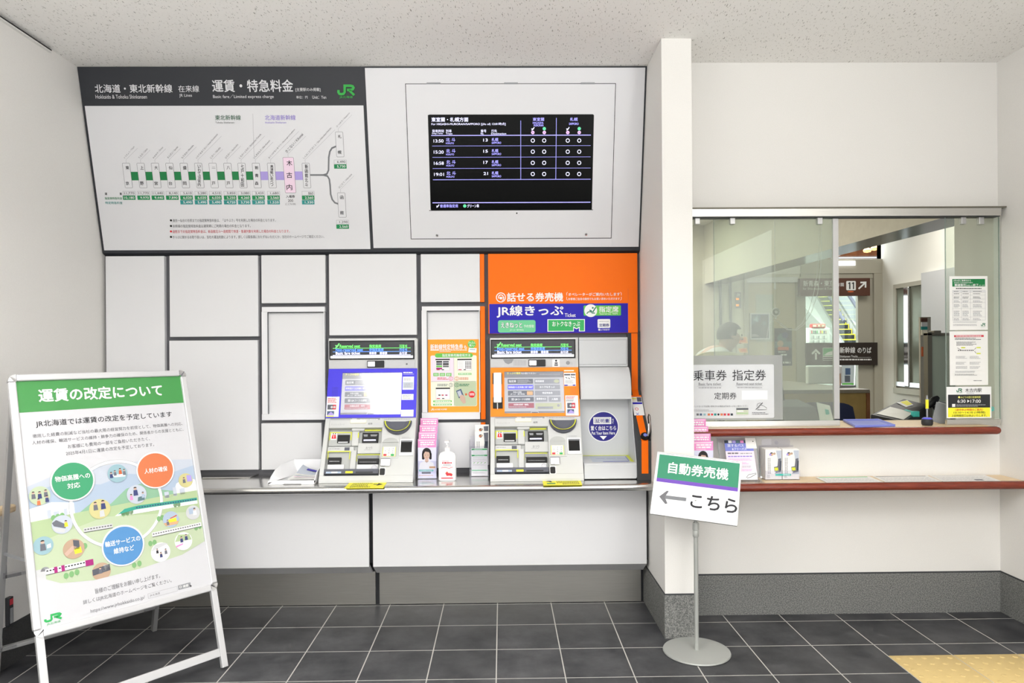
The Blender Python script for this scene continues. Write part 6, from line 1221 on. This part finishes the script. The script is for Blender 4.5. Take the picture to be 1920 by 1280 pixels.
# office furniture
o = Vector((at(1560, 760, 5.7).x, 5.7, 0)); cab = empty('low_cabinet', o, 'ochre wooden cabinet with grey top behind the navy chair', 'cabinet')
x0, x1 = at(1470, 760, 5.7).x, at(1629, 760, 5.7).x; b = MB(o); zt3 = at(1560, 730, 5.7).z; b.box(x0, x1 - .02, 5.7, 7.3, .06, zt3 - .03, 'ochre_wood'); b.box(x0 + .02, x1 - .04, 5.74, 7.26, .001, .07, 'dark'); b.build('body', cab); b = MB(o); b.box(x0 - .01, x1, 5.68, 7.32, zt3 - .03, zt3, 'grey_top', .004); b.build('top', cab); b = MB(o); b.box(x1 - .022, x1 + .006, 5.69, 7.31, .02, zt3 - .01, 'brown_wood'); b.build('edge_panel', cab)
x0, x1 = at(1515, 710, 6.6).x, at(1580, 710, 6.6).x; z1 = at(1545, 686, 6.6).z; b = MB(Vector(((x0 + x1) / 2, 6.6, zt3))); b.box(x0, x1, 6.6, 6.66, zt3 + .001, z1, 'concourse_white', .01); tag(b.build('white_board'), 'plain white board standing on the grey topped cabinet', 'board')
b = MB(Vector((at(1590, 728, 5.95).x, 5.95, zt3))); p = b.o; b.box(p.x - .07, p.x + .07, p.y, p.y + .1, zt3 + .001, zt3 + .02, 'grey', .004); b.box(p.x - .06, p.x - .05, p.y + .02, p.y + .03, zt3 + .02, zt3 + .12, 'tan'); tag(b.build('pen_tray'), 'small pen tray on the right of the cabinet top', 'tray')
def chair(x, y, zt, w, m, label, rot=0.0):
    e = empty('office_chair', Vector((x, y, 0)), label, 'chair'); o = e.location.copy()
    b = MB(o); h = .5
    def bk(s, t): # backrest surface
        a = (s - .5) * 2; rx = w / 2 * (1 - .12 * max(0, t - .7) / .3 * 1.0); return o + Vector((a * rx, -.22 - .03 * (1 - a * a), zt - h + h * t - .035 * abs(a) ** 4 * t))
    b.grid(lambda s, t: bk(s, t), 12, 10, m); b.grid(lambda s, t: bk(1 - s, t) + Vector((0, .05, 0)), 12, 10, m)
    for t in (0, 1): b.add([bk(j / 12, t) + Vector((0, k, 0)) for j in range(13) for k in (0, .05)], [(2 * j, 2 * j + 1, 2 * j + 3, 2 * j + 2) for j in range(12)], m)
    for s in (0, 1): b.add([bk(s, j / 10) + Vector((0, k, 0)) for j in range(11) for k in (0, .05)], [(2 * j, 2 * j + 1, 2 * j + 3, 2 * j + 2) for j in range(10)], m)
    b.build('backrest', e, smooth=60)
    b = MB(o); b.box(x - w / 2, x + w / 2, y - .2, y + .26, .42, .49, m, .03); b.build('seat', e)
    b = MB(o); b.box(x - .03, x + .03, y - .25, y - .2, .4, zt - h + .1, 'dark', .005); b.box(x - .03, x + .03, y - .25, y, .38, .42, 'dark', .005); b.tube([o + Vector((0, 0, .06)), o + Vector((0, 0, .42))], .025, 'dark', 12); b.build('column', e)
    for k in range(5):
        a = k * 2 * PI / 5 + .3; b = MB(o); q = o + Vector((math.cos(a) * .28, math.sin(a) * .28, .055)); b.bar(o + Vector((0, 0, .08)), q, .04, .025, 'dark', (0, 0, 1), .004); b.lathe([(0, -.012), (.026, -.012), (.026, .012), (0, .012)], q - Vector((0, 0, .028)), 'black', 14, axis=Vector((-math.sin(a), math.cos(a), 0))); b.build('leg', e)
    return e
pc = at(1545, 754, 5.0); chair(pc.x, 5.22, pc.z, .47, 'navy_fabric', 'navy blue office chair in front of the ochre cabinet')
pc = at(1350, 659, 4.72); chair(pc.x, 4.96, pc.z, .36, 'cream_fabric', 'cream office chair with rounded back below the standing person')
o = Vector((1.9, 4.6, 0)); dk = empty('office_desk', o, 'grey office desk just behind the window counter', 'desk')
b = MB(o); b.box(1.05, 2.62, 4.10, 4.58, .78, .81, 'grey_top', .003); b.build('top', dk)
for x in (1.08, 2.56):
    b = MB(o); b.box(x, x + .03, 4.12, 4.56, .001, .78, 'grey'); b.build('leg', dk)
# black terminal on the desk
T4 = [at(1632, 777, 4.16), at(1697, 791, 4.12), at(1741, 759, 4.5), at(1694, 747, 4.6)]; c = sum(T4, Vector()) / 4; c.z = .811
tm = empty('ticket_terminal', c, 'black sloping ticket terminal with pale screen behind window counter', 'terminal')
b = MB(c); lowp = [Vector((p.x, p.y, max(.812, p.z - .05))) for p in T4]; zed = [Vector((p.x, p.y, .812)) for p in T4]
b.add(T4 + zed, [(0, 1, 2, 3), (0, 4, 5, 1), (1, 5, 6, 2), (2, 6, 7, 3), (3, 7, 4, 0)], 'black'); b.build('body', tm, bevel=.006)
tn = (T4[1] - T4[0]).cross(T4[3] - T4[0]).normalized(); 
def tq(s, t, d): return T4[0].lerp(T4[1], s).lerp(T4[3].lerp(T4[2], s), t) + tn * d
b = MB(c); b.quad([tq(s, t, .003) for s, t in ((.1, .07), (.9, .07), (.9, .48), (.1, .48))], 'pale_display'); b.build('display', tm)
b = MB(c); b.quad([tq(s, t, .004) for s, t in ((.05, .72), (.5, .62), (.6, .8), (.2, .95))], 'white'); b.quad([tq(s, t, .005) for s, t in ((.12, .78), (.46, .7), (.54, .82), (.22, .92))], 'yellow'); b.quad([tq(s, t, .005) for s, t in ((.56, .46), (.95, .42), (.95, .5), (.6, .52))], 'turquoise'); b.box(*(lambda p: (p.x - .02, p.x + .02, p.y - .03, p.y, p.z - .02, p.z + .015))(tq(.96, .38, .01)), 'turquoise', .004); b.build('label_strip', tm)
b = MB(c); P9 = [at(x, y, 4.45) for x, y in ((1741, 763), (1746, 756), (1753, 749), (1759, 744))]; b.tube(P9, [.012, .024, .024, .012], 'black', 10); b.tube([at(1755, 757, 4.5), at(1763, 770, 4.5), at(1765, 800, 4.5)], .03, 'black', 10); b.build('handset', tm, smooth=50)
# dark office machine and clipboard behind the left glass
c = at(1505, 800, 4.45); c.z = .811; om = empty('office_printer', c, 'dark grey office printer behind the left window pane', 'printer')
b = MB(c); x0, x1 = at(1472, 780, 4.3).x, at(1538, 780, 4.3).x; b.prism([(4.3, .812), (4.3, .98), (4.36, 1.07), (4.62, 1.1), (4.62, .812)], x0, x1, 'slate', 'x', .01); b.build('body', om); b = MB(c); b.box(x0 + .03, x1 - .03, 4.296, 4.31, .9, .93, 'black'); b.build('paper_slot', om); b = MB(c); b.prism([(4.5, 1.10), (4.56, 1.26), (4.59, 1.26), (4.55, 1.09)], x0 - .06, x0 + .08, 'dark', 'x'); b.build('lid', om)
Qc = [at(1531, 754, 4.2), at(1556, 760, 4.2), at(1563, 789, 4.12), at(1538, 792, 4.12)]; c = sum(Qc, Vector()) / 4; b = MB(c); b.quad(Qc[::-1], 'paper'); b.quad([q + Vector((0, .003, 0)) for q in Qc], 'paper'); b.box(c.x - .04, c.x + .04, 4.12, 4.2, .811, .83, 'grey'); b.box(c.x - .03, c.x + .03, 4.14, 4.146, .83, Qc[2].z + .02, 'acrylic'); b.quad([Qc[0].lerp(Qc[2], .5).lerp(q, .28) + Vector((.012, -.003, 0)) for q in Qc][::-1], 'turquoise'); tag(b.build('paper_sheet'), 'white paper sheet with turquoise mark leaning behind the left glass', 'sheet')

# ------------------------------------------------------------------ person standing in the office
def figure(name, joints, edges, parent, m, origin, root=0, sub=2):
    me = bpy.data.meshes.new(name); me.from_pydata([Vector(j[0]) - origin for j in joints], edges, [])
    o = bpy.data.objects.new(name, me); COL.objects.link(o); o.parent = parent
    sk = o.modifiers.new('skin', 'SKIN'); sk.use_smooth_shade = True
    for i, j in enumerate(joints):
        r = j[1]; me.skin_vertices[0].data[i].radius = (r, r) if not isinstance(r, tuple) else r; me.skin_vertices[0].data[i].use_root = (i == root)
    s = o.modifiers.new('sub', 'SUBSURF'); s.levels = sub; s.render_levels = sub; me.materials.append(MATS[m]); return o
bx, by = 1.52, 5.62
pe = empty('person', Vector((bx, by, 0)), 'person with short dark hair and pale shirt leaning forward in the office', 'person')
pe_o = pe.location.copy()
def J(x, y, z, r): return (Vector((bx + x, by + y, z)), r)
jb = [J(0, 0, .93, .115), J(.04, 0, 1.08, .115), J(.11, 0, 1.26, .13), J(.17, 0, 1.38, .10), J(.235, 0, 1.425, .055), J(.275, 0, 1.465, .068), J(.305, 0, 1.525, .086), J(.32, 0, 1.575, .066),
      J(.0, .1, .88, .09), J(.0, .11, .5, .062), J(-.03, .11, .1, .042), J(.08, .12, .04, .036), J(.0, -.1, .88, .09), J(.0, -.11, .5, .062), J(-.03, -.11, .1, .042), J(.08, -.12, .04, .036),
      J(.18, .18, 1.37, .06), J(.2, .23, 1.12, .044), J(.4, .2, 1.02, .032), J(.47, .19, 1.0, .028), J(.18, -.18, 1.37, .06), J(.2, -.23, 1.12, .044), J(.4, -.2, 1.02, .032), J(.47, -.19, 1.0, .028)]
eb = [(0, 1), (1, 2), (2, 3), (3, 4), (4, 5), (5, 6), (6, 7), (0, 8), (8, 9), (9, 10), (10, 11), (0, 12), (12, 13), (13, 14), (14, 15), (3, 16), (16, 17), (17, 18), (18, 19), (3, 20), (20, 21), (21, 22), (22, 23)]
for k, s in ((19, 1), (23, -1)):   # five fingers on each hand
    h = jb[k][0] - Vector((bx, by, 0))
    for i, (dy, L) in enumerate(((-.022, .062), (-.008, .072), (.007, .068), (.02, .055))):
        a = len(jb); jb.append(J(h.x + .05, h.y + dy * s, h.z - .004, .009)); jb.append(J(h.x + .05 + L, h.y + dy * 1.3 * s, h.z - .025, .007)); eb += [(k, a), (a, a + 1)]
    a = len(jb); jb.append(J(h.x + .03, h.y - .035 * s, h.z + .0, .01)); jb.append(J(h.x + .065, h.y - .05 * s, h.z - .015, .008)); eb += [(k, a), (a, a + 1)]
figure('body', jb, eb, pe, 'skin', pe_o)
js = [J(0, 0, .9, .128), J(.04, 0, 1.08, .13), J(.1, 0, 1.26, .155), J(.155, 0, 1.375, .132), J(.215, 0, 1.415, .078), J(.17, .185, 1.365, .078), J(.2, .235, 1.12, .058), J(.37, .205, 1.03, .044), J(.17, -.185, 1.365, .078), J(.2, -.235, 1.12, .058), J(.37, -.205, 1.03, .044)]
figure('shirt', js, [(0, 1), (1, 2), (2, 3), (3, 4), (3, 5), (5, 6), (6, 7), (3, 8), (8, 9), (9, 10)], pe, 'shirt', pe_o)
jt = [J(0, 0, .94, .125), J(0, .1, .86, .1), J(0, .11, .5, .076), J(-.03, .11, .11, .06), J(0, -.1, .86, .1), J(0, -.11, .5, .076), J(-.03, -.11, .11, .06)]
figure('trousers', jt, [(0, 1), (1, 2), (2, 3), (0, 4), (4, 5), (5, 6)], pe, 'trousers', pe_o)
hd = pe_o + Vector((.305, 0, 1.535)); b = MB(pe_o)
def hp(s, t):
    a = 2 * PI * s; e = PI / 2 - t * (PI * .62 if math.cos(a) < .25 else PI * .36)
    return hd + Vector((math.cos(a) * math.cos(e) * .102 - .012, math.sin(a) * math.cos(e) * .092, math.sin(e) * .1 + .01))
b.grid(hp, 28, 10, 'hair'); b.build('hair', pe, smooth=60)
b = MB(pe_o)
for s in (1, -1): b.lathe([(0, -.006), (.02, -.006), (.024, 0), (.02, .006), (0, .006)], hd + Vector((-.002, s * .086, -.012)), 'skin', 12, 1, .6, axis=Vector((.2, s, 0)))
b.build('ears', pe, smooth=60)
b = MB(pe_o); b.lathe([(.013, 0), (.011, .014), (.004, .022), (0, .023)], hd + Vector((.08, 0, -.022)), 'skin', 10, axis=Vector((1, 0, -.25)))
for s in (1, -1): b.lathe([(.011, 0), (.007, .004), (0, .005)], hd + Vector((.076, s * .032, .004)), 'ink', 10, axis=Vector((1, 0, 0)))
b.box(hd.x + .068, hd.x + .078, hd.y - .02, hd.y + .02, hd.z - .062, hd.z - .055, 'red_ink', .002); b.build('face', pe, smooth=60)

# ------------------------------------------------------------------ concourse beyond the door
sbox('wall_concourse', 'concourse_white', (-2, 18, 26, 26.2, 0, 9)); sbox('wall_concourse_right', 'concourse_white', (13, 13.2, 8.9, 26, 0, 9)); sbox('wall_concourse_left', 'concourse_white', (-.6, -.4, 8.9, 26, 0, 9))
b = MB(); b.box(3.0, 8, 10.6, 10.75, 2.62, 2.78, 'brown_wood'); b.box(3.0, 8, 12.0, 12.15, 3.0, 3.16, 'brown_wood'); b.box(4.0, 4.16, 9.6, 12.6, 2.8, 2.95, 'brown_wood'); b.box(4.6, 4.72, 9.8, 12.6, 2.72, 2.86, 'ui_tan'); struct(b.build('ceiling_timber'))
for i, (x, y) in enumerate(((1626, 470), (1640, 466), (1652, 472))):
    p = at(x, y, 11.0); b = MB(p); b.lathe([(0, -.03), (.05, -.02), (.06, .01), (.03, .04), (0, .04)], p, 'lit_warm', 14); b.tube([p + Vector((0, 0, .03)), Vector((p.x, p.y, 3.6))], .008, 'dark', 6); tag(b.build('pendant_lamp', smooth=50), ('leftmost', 'middle', 'rightmost')[i] + ' warm pendant lamp seen above the office door', 'lamp', 'pendant lamps above the door')
def d11(b):
    b.T('新青森・東京', 1506, 1564, 525.6, 536.6, 'white', .01); b.T('方面', 1567.6, 1582.4, 529.8, 536.6, 'white', .01); b.T('for Shin-Aomori & Tokyo', 1505.4, 1566, 538.6, 544.4, 'white'); b.R(1586.6, 526.6, 1604.6, 544, 'white', 2, 2); [(b.L([(x, 541.8), (x, 529)], 2.1, 'ink', 5), b.L([(x - 3, 531.6), (x, 529.6)], 1.7, 'ink', 6)) for x in (1593.2, 1600.2)]
    b.L([(1609.8, 541.4), (1622, 530)], 3, 'white', 2); b.PG([(1613, 528), (1624.4, 527.6), (1624.2, 539), (1621.2, 539), (1621.4, 530.8), (1613, 531)], 'white', 3)
    b.D(1595, 546.5, 6, 'photo_orange', 1, 16, 1.6)
flat('hanging_sign', 1500, 521.4, 1631.4, 554.4, YO - .11, 'sign_brown', 'brown hanging direction sign with number 11 and slanting arrow', 'sign', d11, .079)
def dn(b):
    b.R(1528, 661, 1531.6, 674, 'white', 2); b.PG([(1529.8, 653.6), (1538.4, 662), (1536, 664.6), (1529.8, 658.6), (1523.6, 664.6), (1521.2, 662)], 'white', 3); b.R(1542.6, 651.6, 1566.6, 675.6, 'pale_grey', 2, 1); b.R(1543.4, 652.4, 1565.8, 667, 'emerald', 3); b.R(1543.4, 669, 1565.8, 671, 'dark', 3); b.R(1543.4, 672.4, 1565.8, 674.8, 'dark', 3); b.PG([(1545, 665), (1552, 660), (1565.8, 657), (1565.8, 665.6), (1548, 666)], 'white', 4)
    b.T('新幹線', 1574.6, 1603.4, 650.4, 661.8, 'white', .014); b.T('のりば', 1608, 1633.6, 651, 661.6, 'white', .014); b.T('Shinkansen Tracks', 1574.6, 1608, 665.8, 670, 'white', .01); b.R(1608, 669.6, 1633, 670, 'white', 2); b.MT(1574.6, 672, 1634, 675.8, 1, 'white', 3, .7, False)
flat('track_sign', 1512, 642.2, 1645.6, 684.6, YO - .062, 'sign_dark', 'dark sign with white arrow and train icon across the office door', 'sign', dn, .031)
# moving stairs
ev0 = at(1592, 646, 20.0); es = empty('escalator', ev0, 'long escalator with yellow edged dark steps beyond the office door', 'escalator')
dst = Vector((.044, .27, .155)); wid = Vector((.5, -.08, 0)) 
b = MB(ev0)
for i in range(18):
    p = ev0 + dst * i; q = [p - wid * .5, p + wid * .5]
    rz = Vector((0, 0, .155)); tr_ = Vector((.044, .27, 0))
    b.quad([q[0], q[1], q[1] + rz, q[0] + rz], 'steps'); b.quad([q[0] + rz, q[1] + rz, q[1] + rz + tr_, q[0] + rz + tr_], 'steps')
    e = Vector((0, -.004, .0)); b.quad([q[0] + rz * .86 + e, q[1] + rz * .86 + e, q[1] + rz + e, q[0] + rz + e], 'yellow'); b.quad([q[1] - wid * .04 + e, q[1] + e, q[1] + rz + e, q[1] - wid * .04 + rz + e], 'yellow'); b.quad([q[0] + e, q[0] + wid * .06 + e, q[0] + wid * .06 + rz + e, q[0] + rz + e], 'yellow')
b.build('steps', es)
for s, nm in ((-.56, 0), (.56, 1)):
    p = ev0 + wid * s - dst * 2; q = p + dst * 22; h = Vector((0, 0, .95)); t = wid.normalized() * .06
    b = MB(ev0)
    for off in (0, 1): b.quad([p + t * off - Vector((0, 0, .3)), q + t * off - Vector((0, 0, .3)), q + t * off + Vector((0, 0, .25)), p + t * off + Vector((0, 0, .25))], 'light_grey')
    b.quad([p + Vector((0, 0, .25)), q + Vector((0, 0, .25)), q + t + Vector((0, 0, .25)), p + t + Vector((0, 0, .25))], 'aluminium'); b.build('skirt', es)
    b = MB(ev0); b.quad([p + Vector((0, 0, .25)), q + Vector((0, 0, .25)), q + h, p + h], 'clear_glass'); b.build('balustrade', es)
    b = MB(ev0); b.tube([p + h, q + h], .05, 'slate', 8); b.build('handrail', es)
b = MB(ev0); hgt = (ev0 - dst * 3).z; b.prism([((ev0 - dst * 3).y, .002), ((ev0 - dst * 3).y, max(hgt, .05)), ((ev0 + dst * 18).y, (ev0 + dst * 18).z - .35), ((ev0 + dst * 18).y, .002)], ev0.x - .2, ev0.x + .9, 'light_grey', 'x'); b.build('truss', es)
# vending machine
p = at(1537, 640, 15.0); p.z = 0; vm = empty('vending_machine', p, 'white drinks vending machine with red top sign beyond the door', 'vending machine')
x0, x1 = at(1517, 620, 15).x, at(1556, 620, 15).x; zv = at(1537, 614.6, 15).z; b = MB(p); b.box(x0, x1, 15.0, 15.7, .02, zv, 'white', .02); b.build('body', vm)
b = MB(p, front(14.985)); b.R(1519, 617, 1552, 640, 'pale_grey'); 
for r, y in enumerate((619.5, 629.5, 637.5)):
    b.R(1519.6, y + 5.4, 1551, y + 6.4, 'grey', 2)
    for i in range(9): b.R(1521 + i * 3.3, y, 1523.2 + i * 3.3, y + 5.2, ('red_ink', 'photo_orange', 'jr_dark', 'yellow', 'slate', 'photo_blue', 'emerald', 'tan', 'white')[(i * 2 + r * 3) % 9] if r == 0 else ('light_grey', 'grey', 'white')[i % 3], 3)
b.build('display_window', vm)
b = MB(p, front(14.98)); b.boxpx(1522, 607, 1548, 614.4, 14.99, 15.1, 'red', .01); b.R(1524, 608.4, 1546, 612.6, 'cream', 2); b.D(1532, 610.6, 1.8, 'red', 3); b.D(1539, 610.6, 1.8, 'photo_orange', 3); b.build('top_sign', vm)
# wall boards and poster stand beyond the door
def dyel(b):
    b.R(1611, 686, 1623, 696.4, 'red', 2); b.MT(1612, 688, 1622, 694, 2, 'white', 3, .5); b.D(1617, 700, 4.2, 'jr_dark', 3); b.R(1626, 688, 1637, 695, 'coral', 2); b.MT(1626, 688.6, 1637, 694, 2, 'red_ink', 3, .5); b.R(1624, 698, 1638, 701.4, 'grey', 2); b.R(1608, 704, 1638.6, 709, 'photo_dark', 2); b.MT(1612, 705, 1636, 708, 1, 'white', 3, .6)
o = at(1622, 735, 10.6); o.z = 0; st = empty('poster_stand', o, 'yellow poster on white A-frame stand seen below the dark door sign', 'poster stand')
b = MB(o, front(10.59)); b.boxpx(1607.4, 684, 1640, 713.4, 10.6, 10.62, 'pale_yellow'); dyel(b); b.build('poster', st)
b = MB(o); pa, pb_ = at(1607, 684, 10.6), at(1605, 735, 10.4); b.bar((pa.x, 10.63, pa.z), (pb_.x, 10.5, .01), .03, .03, 'white', (1, 0, 0)); pa = at(1641, 684, 10.6); b.bar((pa.x, 10.63, pa.z), (pa.x + .05, 10.5, .01), .03, .03, 'white', (1, 0, 0)); b.boxpx(1606, 713.4, 1642, 716, 10.58, 10.63, 'white'); b.build('frame', st)
flat('glass_door_panel', 1578, 684, 1602, 728, 12.5, 'light_grey', 'grey glazed door leaf with blue notice far beyond the office door', 'door leaf', lambda b: (b.R(1585, 690, 1594.6, 702.4, 'photo_blue', 2), b.R(1584, 704, 1594, 716, 'slate', 2), b.R(1579, 718, 1601, 727, 'lime', 2)), .05)
for nm in ('glass_door_panel',):
    g_ = bpy.data.objects[nm]; lo = at(1590, 728, 12.5).z; b = MB(Vector((g_.location.x, 12.52, 0))); b.box(g_.location.x - .12, g_.location.x + .12, 12.5, 12.56, .002, lo, 'light_grey'); tag(b.build('door_post'), 'grey lower part of the far glazed door leaf', 'door post')
flat('green_board', 1606, 716.6, 1634, 728, 12.5, 'emerald', 'low green board behind the yellow poster stand', 'board', lambda b: b.R(1619, 716.6, 1629, 723, 'slate', 2), .05)
g_ = bpy.data.objects['green_board']; lo = at(1620, 728, 12.5).z; b = MB(Vector((g_.location.x, 12.52, 0))); b.box(g_.location.x - .1, g_.location.x + .1, 12.5, 12.55, .002, lo, 'light_grey'); tag(b.build('board_stand'), 'pale stand carrying the low green board beyond the door', 'stand')
